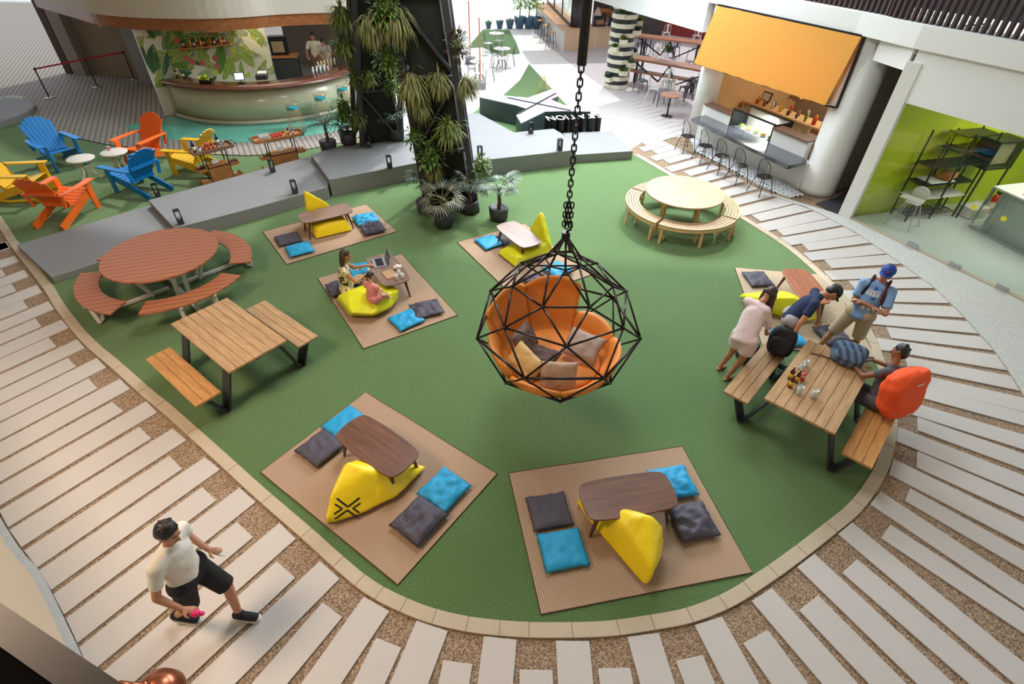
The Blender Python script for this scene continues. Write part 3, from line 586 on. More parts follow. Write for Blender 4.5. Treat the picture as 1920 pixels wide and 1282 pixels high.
cu = [('grey', 540, 447, 33, 'charcoal cushion left of the table nearest the steps'), ('blue', 562, 467, 33, 'blue cushion at the front corner of the rug nearest the steps'), ('blue', 686, 411, 33, 'crumpled blue cushion right of the table nearest the steps'), ('grey', 699, 429, 28, 'grey cushion in front of the crumpled blue one'),
      ('blue', 762, 598, 40, 'crumpled blue cushion beside the child\'s table'), ('grey', 800, 579, 25, 'crumpled grey cushion at the far corner of the child\'s rug'), ('blue', 672, 507, 20, 'blue cushion beside the seated woman, near the laptop'), ('grey', 640, 540, 30, 'dark cushion under the seated woman'),
      ('blue', 649, 793, 54, 'blue cushion half under the table with the marked bag'), ('grey', 601, 839, 54, 'grey cushion alone at the left of the marked bag'), ('blue', 833, 918, 54, 'bright blue cushion touching the grey one at the rug\'s right side'), ('grey', 786, 976, 54, 'purple-grey cushion below the blue one, left front rug'),
      ('grey', 1030, 957, 12, 'flat dark brown-grey cushion left of the nearest table'), ('blue', 1055, 1030, 12, 'flat blue cushion below the dark one, nearest rug'), ('blue', 1260, 905, 12, 'blue cushion half under the right end of the nearest table'), ('grey', 1298, 978, 12, 'grey cushion at the right of the nearest table'),
      ('blue', 917, 453, -57, 'blue cushion left of the shining white table'), ('grey', 955, 449, -57, 'grey cushion shaded under the shining white table'), ('blue', 1045, 506, -50, 'blue cushion seen through the top of the swing'), ('grey', 1008, 528, -57, 'dark cushion behind the swing\'s frame'),
      ('grey', 1421, 522, -85, 'grey cushion on the pale rug behind the woman in white'), ('blue', 1478, 632, -80, 'bright blue cushion at the feet of the man in navy'), ('grey', 1560, 628, -80, 'dark grey cushion in front of the man with the blue cap')]
protos = {}
for i, (k, px, py, a, lb) in enumerate(cu):
    o = cushion(.5 + .02 * (i % 3), .48, .085 + .02 * (i % 4), i, BLU if k == 'blue' else GRC, 'cushion', .15 + .13 * (i % 4) + (.4 if 'crumpled' in lb else 0))
    p = P(px, py, .06); o.location = (p.x, p.y, .018 + .002 * (i % 2)); o.rotation_euler = (0, 0, math.radians(a)); tag(o, lb, 'cushion', 'square floor cushions')
# ================================================================== PICNIC TABLES
OAK = woodmat('oak_boards', (156, 120, 82), (196, 160, 118), .45, 3, 0, .12)
OAKO = woodmat('orange_oak_boards', (170, 118, 62), (208, 154, 92), .45, 3, 0, .12)
def boards(L, W, n, th, gap=.007, dep=.012):
    """n planks in one slab: a cross-section with grooves swept along x"""
    pr = [(-W / 2, -th / 2), (W / 2, -th / 2)]; bw = W / n
    for i in range(n):
        x1 = W / 2 - i * bw; x0 = x1 - bw
        pr += [(x1 - (gap / 2 if i else 0), th / 2)] + [(x0 + (gap / 2 if i < n - 1 else 0), th / 2)]
        if i < n - 1: pr += [(x0 + gap / 2, th / 2 - dep), (x0 - gap / 2, th / 2 - dep)]
    return MB().extr(pr, (-L / 2, 0, 0), (L / 2, 0, 0))
def picnic(c, ang, label, L=1.68, W=.9, bl=1.5, bwid=.36, off=.80, shift=(0, 0)):
    t = thing('picnic_table', label, 'table', (c[0], c[1], 0), ang, 'picnic tables with attached benches')
    boards(L, W, 7, .035).build('tabletop', OAK, t, loc=(0, 0, .735), mod=bev(.002, 1))
    MB().box((0, 0, .69), (L - .1, .08, .05)).box((0, .3, .69), (L - .1, .06, .05)).box((0, -.3, .69), (L - .1, .06, .05)).box((-.6, 0, .70), (.06, .8, .04)).box((.6, 0, .70), (.06, .8, .04)).build('under_frame', DARKG, t)
    for k, s in enumerate((-1, 1)):
        boards(bl, bwid, 3, .035).build('bench', OAKO if s < 0 else OAK, t, loc=(shift[k], s * off, .435), mod=bev(.002, 1))
        for e in (-1, 1):
            xl = e * (L / 2 - .24)
            MB().bar((xl, s * .36, .715), (xl, s * .60, .012), .2, .03, up=(0, 1, 0)).build('leg', DARKG, t, mod=bev(.003, 1))
            MB().bar((xl, s * .60, .006), (xl, s * .66, .006), .2, .012).bar((xl, s * .66, .012), (xl, s * (off + .03), .418), .2, .03, up=(0, 1, 0)).build('bench_leg', DARKG, t, mod=bev(.003, 1))
    return t
picnic((-4.26, 6.08), math.radians(-38), 'oak plank picnic table with black metal legs near the left path, empty')
picnic((4.27, 5.27), math.radians(48.5), 'oak plank picnic table with bottles and bags on it, by the right kerb')
# ================================================================== ROUND TABLE WITH FOUR CURVED SEATS
MER = woodmat('reddish_hardwood', (128, 72, 46), (170, 104, 70), .42, 2.4, 0, .2)
WHM = M('white_powder_coat', (214, 212, 206), .4, .04, 5)
def disc_boards(r, n, th):
    mb = MB(); bw = 2 * r / n
    poly = [(r * math.cos(2 * PI * i / 72), r * math.sin(2 * PI * i / 72)) for i in range(72)]
    mb.prism(poly, -th / 2, th / 2); return mb
def arcpoly(r0, r1, a0, a1, n=20):
    o = [(r1 * math.cos(a0 + (a1 - a0) * i / n), r1 * math.sin(a0 + (a1 - a0) * i / n)) for i in range(n + 1)]
    return o + [(r0 * math.cos(a1 + (a0 - a1) * i / n), r0 * math.sin(a1 + (a0 - a1) * i / n)) for i in range(n + 1)]
MERB = stripemat('hardwood_boards', (138, 82, 54), (174, 108, 74), .13, 'Y', .42, .05, .4, .0, var=(150, 90, 60))
rt = thing('round_picnic_table', 'large round reddish wood table with four curved seats on a white frame', 'table', (-6.42, 8.28, 0), math.radians(20))
disc_boards(.96, 9, .035).build('tabletop', MERB, rt, loc=(0, 0, .735), mod=bev(.006, 2))
for k in range(4):
    a = math.radians(k * 90 + 2 + 24)
    MB().prism(arcpoly(1.08, 1.46, a - math.radians(36), a + math.radians(36)), .42, .452).build('curved_bench', MERB, rt, mod=bev(.006, 2))
    fr = MB(); ca, sa = math.cos(a), math.sin(a); pt = lambda r, z, o=0: (ca * r - sa * o, sa * r + ca * o, z)
    fr.bar(pt(.12, .05), pt(1.34, .05), .06, .05); fr.bar(pt(1.34, .05, -.3), pt(1.34, .05, .3), .06, .05)
    for o in (-.28, .28): fr.bar(pt(1.34, .05, o), pt(1.36, .42, o), .06, .06); fr.bar(pt(1.12, .41, o), pt(1.44, .41, o), .05, .03); fr.bar(pt(1.3, .06, o), pt(1.14, .41, o * .8), .04, .04)
    fr.bar(pt(1.12, .05), pt(1.12, .4), .05, .05)
    fr.build('bench_frame', WHM, rt)
    MB().bar(pt(.42, .06, .09), pt(.7, .715, .09), .07, .05).bar(pt(.42, .06, -.09), pt(.7, .715, -.09), .07, .05).bar(pt(.2, .70), pt(.85, .70), .06, .03).build('leg', WHM, rt)
# ================================================================== PALE ROUND TABLE AND FOUR CURVED BENCHES
PINE = woodmat('pale_pine', (172, 142, 104), (194, 166, 130), .45, 2.5, 0, .15)
PINEL = woodmat('pine_leg', (200, 160, 112), (228, 192, 144), .5, 3, 2, .1)
cx, cy = 3.86, 11.45
t = thing('round_table', 'round pale wooden table ringed by curved slatted benches', 'table', (cx, cy, 0), .5)
MB().prism([(.88 * math.cos(2 * PI * i / 64), .88 * math.sin(2 * PI * i / 64)) for i in range(64)], .715, .75).build('tabletop', PINE, t, mod=bev(.008, 3))
for k in range(4):
    a = PI / 2 * k; MB().bar((.5 * math.cos(a), .5 * math.sin(a), .715), (.55 * math.cos(a), .55 * math.sin(a), 0), .09, .07, up=(math.cos(a), math.sin(a), 0)).build('leg', PINEL, t, mod=bev(.006))
    MB().bar((0, 0, .69), (.6 * math.cos(a), .6 * math.sin(a), .69), .05, .05).build('brace', PINEL, t)
bl4 = ['curved slatted bench at the front of the pale round table', 'curved slatted bench on the right of the pale round table, by the paved path', 'curved slatted bench hidden at the back of the pale round table', 'curved slatted bench on the left of the pale round table']
for k in range(4):
    mid = math.radians(-82 + 90 * k); sp_ = math.radians(43.5)
    t = thing('curved_bench', bl4[k], 'bench', (cx, cy, 0), mid, 'curved benches round the pale table')
    seat = MB()
    for j in range(5): r0 = .975 + j * .066; seat.prism(arcpoly(r0, r0 + .052, -sp_, sp_), .43, .455)
    seat.prism(arcpoly(.985, 1.28, -sp_, -sp_ + .05), .405, .432); seat.prism(arcpoly(.985, 1.28, sp_ - .05, sp_), .405, .432); seat.prism(arcpoly(.985, 1.28, -.03, .03), .405, .432)
    seat.build('slatted_seat', PINE, t)
    MB().prism(arcpoly(1.255, 1.285, -sp_, sp_), .36, .43).build('apron', PINEL, t)
    for s in (-1, 0, 1):
        a = s * (sp_ - .07)
        for r in (1.24, 1.02):
            MB().bar((r * math.cos(a), r * math.sin(a), .43), ((r + (.03 if r > 1.1 else -.01)) * math.cos(a), (r + (.03 if r > 1.1 else -.01)) * math.sin(a), 0), .05, .05, up=(math.cos(a), math.sin(a), 0)).build('leg', PINEL, t)
        if s: MB().bar((1.02 * math.cos(a), 1.02 * math.sin(a), .2), (1.24 * math.cos(a), 1.24 * math.sin(a), .2), .04, .03).build('stretcher', PINEL, t)
# ================================================================== HANGING SWING
SWM = M('black_brown_tube', (44, 34, 36), .3, .1, 8, metal=.5)
ORG = M('orange_upholstery', (226, 140, 58), .6, .05, 5, bmp=.08, bscale=30)
ORGS = M('orange_piping', (156, 84, 34), .6)
SX, SY = .59, 5.4
sw = thing('hanging_swing_seat', 'geometric black metal cage swing with an orange padded seat hanging on a chain', 'swing', (SX, SY, 0))
fr = MB()
base = -PI / 2 + .03
def ringp(r, z, half): return [Vector((r * math.cos(base + 2 * PI * (i + (.5 if half else 0)) / 7), r * math.sin(base + 2 * PI * (i + (.5 if half else 0)) / 7), z)) for i in range(7)]
R1, R2, R3, R4, R5_, R6 = ringp(.22, 2.53, 0), ringp(.62, 2.25, 1), ringp(.895, 1.95, 0), ringp(1.07, 1.52, 1), ringp(.86, 1.02, 0), ringp(.45, .80, 1)
top = Vector((0, 0, 2.86))
def rod(a, b, r=.0135): fr.tube([a, b], r, 8)
for i in range(7):
    j = (i + 1) % 7
    rod(top, R1[i]); rod(R1[i], R1[j], .011); rod(R1[i], R2[i]); rod(R1[j], R2[i]); rod(R2[i], R2[j]); rod(R2[i], R3[i]); rod(R2[i], R3[j]); rod(R3[i], R3[j])
    rod(R3[i], R4[i]); rod(R3[j], R4[i]); rod(R4[i], R4[j], .017); rod(R4[i], R5_[i]); rod(R4[i], R5_[j]); rod(R5_[i], R5_[j], .015); rod(R5_[i], R6[i]); rod(R5_[j], R6[i]); rod(R6[i], R6[j])
for ring_ in (R1, R2, R3, R4, R5_, R6):
    for p in ring_: fr.ell(p, (.021, .021, .021), 8, k=6)
fr.build('cage', SWM, sw, True)
# pads: seven petals round a round cushion, two tall ones forming the back
MB().lathe([(.02, .825), (.40, .855), (.58, .93), (.63, .975), (.60, 1.01), (.4, 1.0), (.02, .985)], (0, 0, 0), 40).build('seat_pad', ORG, sw, True)
def cage_r(z):
    ks = [(.80, .45), (1.02, .86), (1.52, 1.07), (1.95, .895), (2.25, .62)]
    for (z0_, r0_), (z1_, r1_) in zip(ks, ks[1:]):
        if z <= z1_: return r0_ + (r1_ - r0_) * (z - z0_) / (z1_ - z0_)
    return .6
hts = [.20, .34, .34, .82, .82, .46, .22]
for i in range(7):
    a = base + 2 * PI * i / 7 + PI / 7; hh = hts[i]; hw = PI / 7 * .99; top_ = 1
    def pet(u, v, a=a, hh=hh, hw=hw, th=0.0):
        s = 2 * u - 1; x = v; shp = 1 - .16 * abs(s) ** 2.5 if hh > .6 else 1 - .22 * abs(s) ** 3
        z = .94 + hh * x * shp; r = cage_r(z) * .93 - .045
        return Vector(((r + th) * math.cos(a + s * hw), (r + th) * math.sin(a + s * hw), z))
    def solid(u, v):
        # wrap: v in 0..1 inner face, back over the top as outer face
        if v < .5: k = v / .5; q = pet(u, k, th=-.045 * math.sin(PI * min(1, max(0, k))) ** .5 * (1 - .0 * k) - .005)
        else: k = (1 - v) / .5; q = pet(u, k, th=.045 * math.sin(PI * min(1, max(0, k))) ** .5 + .005)
        return q
    vs, fs = surf(solid, 14, 20); mb = MB(); mb.add(vs, fs)
    n1 = 21; mb.f += [tuple(range(n1))[::-1], tuple(range(14 * n1, 15 * n1))]; mb.m += [0, 0]
    mb.build('side_pad', ORG, sw, True)
# hook, shackle, chain
ch = MB()
ch.tube([(0, 0, 2.80), (0, 0, 2.90)], .05, 10); ch.tube([(0, 0, 2.9), (.045, 0, 2.93), (.06, 0, 2.98), (.03, 0, 3.03), (-.02, 0, 3.02)], .014, 8)
ch.build('hook', BLACKM, sw)
chn = MB(); z = 2.98; k = 0
def link(mb, c, r, L, ax, th):
    pts = []
    for i in range(16):
        a = 2 * PI * i / 16; x, zz = r * math.cos(a), r * math.sin(a) + (L if math.sin(a) > 0 else -L) * .5
        pts.append((c[0] + (x if ax == 0 else 0), c[1] + (x if ax else 0), c[2] + zz))
    mb.tube(pts, th, 6, closed=True)
while z < 4.62:
    link(chn, (0, 0, z), .024, .036, k % 2, .0085)
    z += .062; k += 1
for dx in (-.03, .035):
    zz = 3.0; kk = 0
    while zz < 3.24: link(chn, (dx, .0, zz), .022, .032, kk % 2, .008); zz += .056; kk += 1
chn.build('chain', BLACKM, sw)
MB().tube([(0, 0, 4.62), (0, 0, 9.0)], .045, 14).build('drop_tube', BLACKM, sw)
pil = [('dark taupe pillow leaning in the left of the swing', (104, 84, 78), (-.58, .16, 1.16), (58, 0, 62), .46), ('pale yellow pillow at the swing\'s left front', (206, 172, 110), (-.50, -.36, 1.10), (52, 12, -48), .50), ('dark brown pillow lying in the middle of the swing', (84, 62, 60), (-.24, -.20, 1.05), (12, -8, -35), .46),
       ('long beige pillow at the swing\'s front edge', (176, 148, 124), (.02, -.56, 1.08), (66, 0, -2), .48), ('light taupe pillow at the right side of the swing', (172, 150, 138), (.48, .10, 1.10), (24, 4, -28), .50)]
for i, (lb, c, p, r, s) in enumerate(pil):
    o = cushion(s, s * .86, .16, 40 + i, M('pillow_cloth_%s' % ['taupe', 'yellow', 'brown', 'beige', 'light'][i], c, .75, .06, 6, bmp=.1, bscale=20), 'pillow', .12)
    o.location = (SX + p[0] * .8, SY + p[1] * .8, p[2] + .0); o.rotation_euler = tuple(math.radians(x) for x in r); tag(o, lb, 'pillow', 'pillows in the hanging swing')
# ================================================================== TOWER LEGS WITH HANGING PLANTS
IRON = M('dark_grey_iron', (46, 48, 54), .5, .12, 4)
COREM = M('dark_planting_felt', (24, 30, 22), .9, .3, 5, bmp=.5, bscale=20)
def tower_leg(label, b, t, hb, ht, z0, z1, rb, rt_, group='plant clad tower legs'):
    T = thing('lattice_tower_leg', label, 'tower leg', (b[0], b[1], z0), 0, group)
    H = z1 - z0; d = Vector((t[0] - b[0], t[1] - b[1], 0))
    def cn(k, f):
        a = rb + (rt_ - rb) * f + PI / 4 + k * PI / 2; w = (hb + (ht - hb) * f) * math.sqrt(2); c = d * f
        return Vector((c.x + w * math.cos(a), c.y + w * math.sin(a), H * f))
    for k in range(4):
        MB().bar(cn(k, 0), cn(k, 1), .13, .13).build('corner_post', IRON, T)
    n = 6
    br = MB()
    for k in range(4):
        for i in range(n):
            f0, f1 = i / n, (i + 1) / n
            br.bar(cn(k, f0), cn((k + 1) % 4, f1), .09, .05) if (i + k) % 2 else br.bar(cn((k + 1) % 4, f0), cn(k, f1), .09, .05)
            if i: br.bar(cn(k, f0), cn((k + 1) % 4, f0), .09, .06)
    br.build('bracing', IRON, T)
    s = MB(); vs = [];
    for f in (0.0, .25, .5, .75, 1.0): vs += [d * f + (cn(k, f) - Vector((d.x * f, d.y * f, H * f))) * .78 + Vector((0, 0, H * f)) for k in range(4)]
    fs = [(4 * i + k, 4 * i + (k + 1) % 4, 4 * i + 4 + (k + 1) % 4, 4 * i + 4 + k) for i in range(4) for k in range(4)] + [(3, 2, 1, 0), (16, 17, 18, 19)]
    s.add(vs, fs); s.build('planting_core', COREM, T)
    return T, cn
T2, cn2 = tower_leg('leaning dark lattice tower leg with ferns, standing on the turf', (-1.55, 12.25), (-2.35, 12.1), .58, .42, 0, 8.9, math.radians(6), 0)
T1, cn1 = tower_leg('dark lattice tower leg farther back, standing on the grey platform', (-4.0, 15.4), (-3.0, 15.0), .55, .42, .44, 8.9, math.radians(25), .2)
GRN = [M('fern_green', (92, 112, 48), .6, .3, 8), M('olive_fern', (124, 130, 66), .6, .3, 8), M('fresh_leaf', (84, 120, 48), .55, .3, 8), M('purple_leaf', (84, 50, 60), .55, .3, 8), M('grey_palm', (120, 134, 124), .5, .25, 8), M('dark_palm', (58, 82, 62), .5, .25, 8), M('dry_olive', (104, 98, 66), .7, .3, 8)]
def clump(p, r, kind, label, seed, out=None, n=190):
    rd = random.Random(seed); mb = MB(); outv = Vector(out if out else (0, -1, 0)).normalized(); mb.ell((0, 0, 0), (r * .42, r * .42, r * .5), 8, 1, k=6)
    for i in range(n):
        v = Vector((rd.gauss(0, 1), rd.gauss(0, 1), rd.gauss(.1, 1))).normalized(); v = (v + outv * .75).normalized(); q = v * r * rd.uniform(.05, .35)
        mk = 1 if rd.random() < .35 else 0
        if kind == 'hang': mb.leaf(q, v + Vector((0, 0, .1)), r * rd.uniform(.6, 1.2), r * rd.uniform(.04, .065), rd.uniform(2.2, 4.2), mk, 5)
        elif kind == 'leafy': mb.leaf(q * 2.4, v + Vector((0, 0, .15)), r * rd.uniform(.22, .4), r * rd.uniform(.11, .18), rd.uniform(.5, 1.4), mk, 3)
        else: mb.leaf(q * 1.6, v + Vector((0, 0, .1)), r * rd.uniform(.45, .85), r * rd.uniform(.06, .09), rd.uniform(1.4, 2.6), mk, 5)
    mats = {'hang': [GRN[1], GRN[6]], 'fern': [GRN[0], GRN[1]], 'leafy': [GRN[2], GRN[0]]}[kind]
    if 'purple' in label: mats = [GRN[3], GRN[0]]
    o = mb.build('hanging_plant', mats, None, True, loc=p); return tag(o, label, 'plant', 'plants hanging on the tower legs')
def front2(px, py, yy=11.55):
    d = sight(px, py); s = yy / d.y; return Vector((d.x * s, yy, CAM_H + d.z * s))
cl2 = [(700, 50, .42, 'hang', 'olive hanging grass tuft high between the two tower legs'), (745, 38, .45, 'hang', 'large olive grass tuft high on the nearer tower leg'), (729, 112, .36, 'leafy', 'leafy green clump high at the left edge of the nearer tower leg'), (772, 160, .48, 'hang', 'dense brownish fern mass halfway up the nearer tower leg'),
       (822, 152, .34, 'hang', 'pale grass tuft at the middle of the nearer tower leg'), (853, 85, .36, 'leafy', 'purple-red leafy clump high on the right edge of the nearer tower leg'), (872, 160, .36, 'hang', 'pale hanging grass on the right edge of the nearer tower leg'), (843, 245, .42, 'fern', 'bright fern clump low on the nearer tower leg\'s front'),
       (806, 292, .42, 'leafy', 'leafy clump at the lower left of the nearer tower leg'), (874, 340, .24, 'fern', 'small fern tuft low on the nearer tower leg'), (900, 312, .30, 'leafy', 'bright leafy clump at the lower right of the nearer tower leg'), (778, 255, .30, 'leafy', 'narrow leafy clump on the lower left edge of the nearer tower leg'), (722, 15, .42, 'leafy', 'dark leafy mass at the very top between the tower legs'), (812, 318, .3, 'hang', 'drooping fern under the leafy clump at the nearer tower leg\'s foot'), (790, 200, .3, 'hang', 'drooping brown fern below the dense mass on the nearer tower leg')]
for i, (px, py, r, k, lb) in enumerate(cl2): clump(front2(px, py, 11.55 + (0 if px < 850 else .25)), r, k, lb, i, (0, -1, .1) if px < 850 else (.8, -.5, .1))
cl1 = [(641, 30, .45, 'fern', 'fern clump high at the left of the farther tower leg'), (645, 85, .42, 'fern', 'long fern clump at the left of the farther tower leg'), (667, 140, .36, 'leafy', 'small leafy clump on the farther tower leg\'s front'), (693, 145, .34, 'fern', 'fern clump beside the small leafy one on the farther tower leg'),
       (645, 205, .42, 'leafy', 'leafy clump at the lower left of the farther tower leg'), (670, 222, .34, 'fern', 'drooping fern low on the farther tower leg'), (735, 160, .3, 'leafy', 'leafy clump at the right of the farther tower leg')]
for i, (px, py, r, k, lb) in enumerate(cl1): clump(front2(px, py, 14.75), r, k, lb, 50 + i)
def palm(px, py, label, h=.75, r=.62, seed=0, z=0, mats=(4, 5), pot=True, nf=12, fan=True, cat='potted plant', k=1.0):
    p = P(px, py, z); t = thing('potted_palm', label, cat, p, 0, 'potted palms by the tower'); rd = random.Random(seed)
    if pot: MB().lathe([(.16, 0), (.21, .05), (.23, .30), (.20, .32), (.17, .28)], (0, 0, 0), 18).build('pot', DARKG, t, True)
    MB().tube([(0, 0, .2), (.02, 0, h * .6), (0, .02, h)], [.05, .045, .035], 8).build('trunk', M('palm_trunk', (84, 66, 52), .9, .3, 20), t)
    mb = MB()
    for i in range(nf):
        a = 2 * PI * i / nf + rd.uniform(-.2, .2); el = rd.uniform(.1, 1.0); d = Vector((math.cos(a) * math.cos(el), math.sin(a) * math.cos(el), math.sin(el))); q = Vector((0, 0, h)); pts = [q.copy()]; L = r * rd.uniform(.8, 1.1)
        for j in range(6): q = q + d * L / 6; d = (d - Vector((0, 0, .16))).normalized(); pts.append(q.copy())
        mb.tube(pts[:5], .008, 5)
        if fan:
            c = pts[3]; dd = (pts[4] - pts[2]).normalized(); sd = dd.cross(Vector((0, 0, 1))).normalized()
            for j in range(13):
                b = (j - 6) / 6 * 1.5; v = dd * math.cos(b) + sd * math.sin(b); mb.leaf(c, v, L * .55 * k, .028, 1.0, 0 if rd.random() < .6 else 1, 3)
        else:
            for j in range(1, 7):
                dd = (pts[j] - pts[j - 1]).normalized(); sd = dd.cross(Vector((0, 0, 1))).normalized()
                for s in (-1, 1): mb.leaf(pts[j], dd * .6 + sd * s, L * .38, .022, .9, 0, 3)
    mb.build('fronds', [GRN[mats[0]], GRN[mats[1]]], t, True)
palm(935, 411, 'potted fan palm standing alone on the turf right of the nearer tower leg', .72, .62, 1)
palm(800, 398, 'potted fan palm at the left foot of the nearer tower leg', .75, .55, 2)
palm(833, 424, 'dusty brown-leaved palm in front of the nearer tower leg', .6, .62, 3, mats=(6, 4))
palm(880, 398, 'fan palm half hidden behind the nearer tower leg\'s right foot', .8, .5, 4)
palm(618, 284, 'dark palm beside the farther tower leg, near the drink trolley', .7, .75, 5, .3, (5, 4), fan=False, nf=16)
palm(745, 262, 'pale palm seen between the two tower legs', .6, .62, 6, .44)
palm(655, 270, 'small palm at the foot of the farther tower leg', .45, .42, 7, .44, (5, 4))
# ================================================================== BOLLARD LIGHTS
def bollard(px, py, z, label, rz):
    t = thing('bollard_light', label, 'light', P(px, py, z), rz, 'bollard lights on the grey platform')
    MB().box((0, 0, .05), (.12, .12, .10)).build('base', DARKG, t, mod=bev(.004))
    MB().box((-.05, 0, .2), (.02, .12, .2)).box((.05, 0, .2), (.02, .12, .2)).box((0, 0, .31), (.12, .12, .022)).build('frame', BLACKM, t)
    MB().lathe([(.03, .10), (.035, .14), (.02, .15)], (0, 0, 0), 14).build('lens', M('frosted_lens', (180, 184, 186), .3), t)
for px, py, z, lb, rz in ((340, 419, .3, 'bollard light at the front left of the middle platform', .6), (297, 368, .0, 'bollard light behind the blue chair, on the middle platform\'s rear edge', .6), (554, 362, .3, 'bollard light at the middle platform\'s front edge near the pointed bag', .6), (512, 322, .3, 'bollard light on the rear edge by the right-hand drink trolley', .6),
                          (692, 276, .44, 'bollard light at the foot of the farther tower leg', .4), (731, 315, .44, 'bollard light on the high platform left of the nearer tower leg', .4), (900, 296, .44, 'bollard light right behind the nearer tower leg', .4), (995, 250, .44, 'bollard light near the black block letters', .4), (1049, 282, .44, 'bollard light behind the swing\'s chain', .4)): bollard(px, py, z, lb, rz)
# ================================================================== ADIRONDACK CHAIRS AND SIDE TABLES
def adirondack(mat, name_label, p, deg, rocker=False):
    t = thing('adirondack_chair', name_label, 'chair', (p[0], p[1], 0), math.radians(deg - 90), 'wooden garden chairs round the white side tables'); t.scale = (1.16, 1.16, 1.16)
    W = .56
    MB_ = MB
    # back: fan of slats, leaning
    n = 7
    for i in range(n):
        x0 = (i - 3) * .072; x1 = (i - 3) * .092; top = .98 - .012 * (i - 3) ** 2
        a = Vector((x0, -.16, .30)); b = Vector((x1, -.16 - .42 * (top - .30) / .7, top))
        MB().bar(a, b, .068, .022, up=(0, 1, .5), w2=.086, h2=.022).build('back_slat', mat, t, mod=bev(.006))
    MB().bar((-.29, -.40, .62), (.29, -.40, .62), .03, .07).bar((-.27, -.20, .32), (.27, -.20, .32), .03, .07).build('back_rail', mat, t)
    for i in range(6):
        y = .36 - i * .095; z = .40 - i * .022
        MB().box((0, y, z), (W, .085, .022), rot=Matrix.Rotation(.22, 3, 'X')).build('seat_slat', mat, t, mod=bev(.004))
    for s in (-1, 1):
        MB().prism([(s * .375 - .07, .44), (s * .375 + .07, .44), (s * .375 + .075, .2), (s * .36 + .05, -.3), (s * .36 - .03, -.42), (s * .36 - .05, -.3), (s * .375 - .06, .2)], .575, .60).build('armrest', mat, t, mod=bev(.004))
        MB().bar((s * .30, .37, 0), (s * .30, .37, .575), .03, .12, up=(0, 1, 0)).build('front_leg', mat, t)
        MB().bar((s * .27, .42, .36), (s * .27, -.62, .035 if not rocker else .06), .03, .14, up=(0, 0, 1)).bar((s * .30, -.36, .34), (s * .36, -.36, .575), .03, .06).build('rear_leg', mat, t)
        if rocker:
            MB().tube([(s * .27, .5, .10), (s * .27, .2, .03), (s * .27, -.2, .02), (s * .27, -.6, .10), (s * .27, -.8, .2)], .03, 6).build('rocker', mat, t)
    return t
PB, PO, PY = M('blue_painted_wood', (0, 118, 190), .4, .1, 5), M('orange_painted_wood', (238, 108, 34), .4, .1, 5), M('yellow_painted_wood', (224, 176, 20), .4, .1, 5)
adirondack(PB, 'blue wooden garden chair at the upper left, facing the white side tables', (-12.35, 14.0), -32)
adirondack(PO, 'orange wooden garden chair with its back to the path, lower left', (-10.25, 11.1), 88)
adirondack(PY, 'yellow rocking garden chair cut off at the left edge', (-11.9, 12.0), 8, True)
adirondack(PB, 'blue wooden garden chair seen from behind, beside the grey platform', (-9.4, 12.5), 158)
adirondack(PO, 'orange wooden garden chair with light gleaming on its back slats', (-10.2, 14.35), -105)
adirondack(PY, 'yellow wooden garden chair beside the left-hand drink trolley', (-8.55, 13.75), 172)
WPT = M('white_painted_wood', (206, 202, 192), .5, .08, 6)
def sidetable(label, p, rz):
    t = thing('side_table', label, 'table', (p[0], p[1], 0), rz, 'round white side tables')
    MB().lathe([(.02, .515), (.30, .515), (.315, .53), (.315, .55), (.30, .56), (.01, .56)], (0, 0, 0), 36).build('tabletop', WPT, t, True)
    for k in range(3):
        a = 2 * PI * k / 3; c = Vector((math.cos(a), math.sin(a), 0)); pts = [(.20, .51), (.14, .40), (.09, .28), (.12, .17), (.20, .08), (.27, .015)]
        mb = MB(); P3 = [c * r + Vector((0, 0, z)) for r, z in pts]
        for a_, b_ in zip(P3, P3[1:]): mb.bar(a_, b_, .028, .07, up=c)
        mb.build('leg', WPT, t)
    return t
sidetable('round white side table on the left of the pair', P(150, 296, .56), .4)
st2 = sidetable('round white side table on the right, with a small pink flower pot', P(213, 284, .56), 1.0)
PINKM = M('pink_plastic', (214, 120, 130), .5)
t = thing('flower_pot', 'small pink pot of white flowers on the right side table', 'flower pot', P(205, 281, .56) + Vector((0, 0, .002)))
MB().lathe([(.03, 0), (.04, .06), (.035, .06)], (0, 0, 0), 12).build('pot', PINKM, t)
mb = MB(); rd = random.Random(5)
for i in range(14): mb.leaf((0, 0, .05), (rd.uniform(-1, 1), rd.uniform(-1, 1), rd.uniform(.6, 1.6)), .07, .03, .8)
mb.build('flowers', M('pale_petals', (232, 206, 206), .6), t)
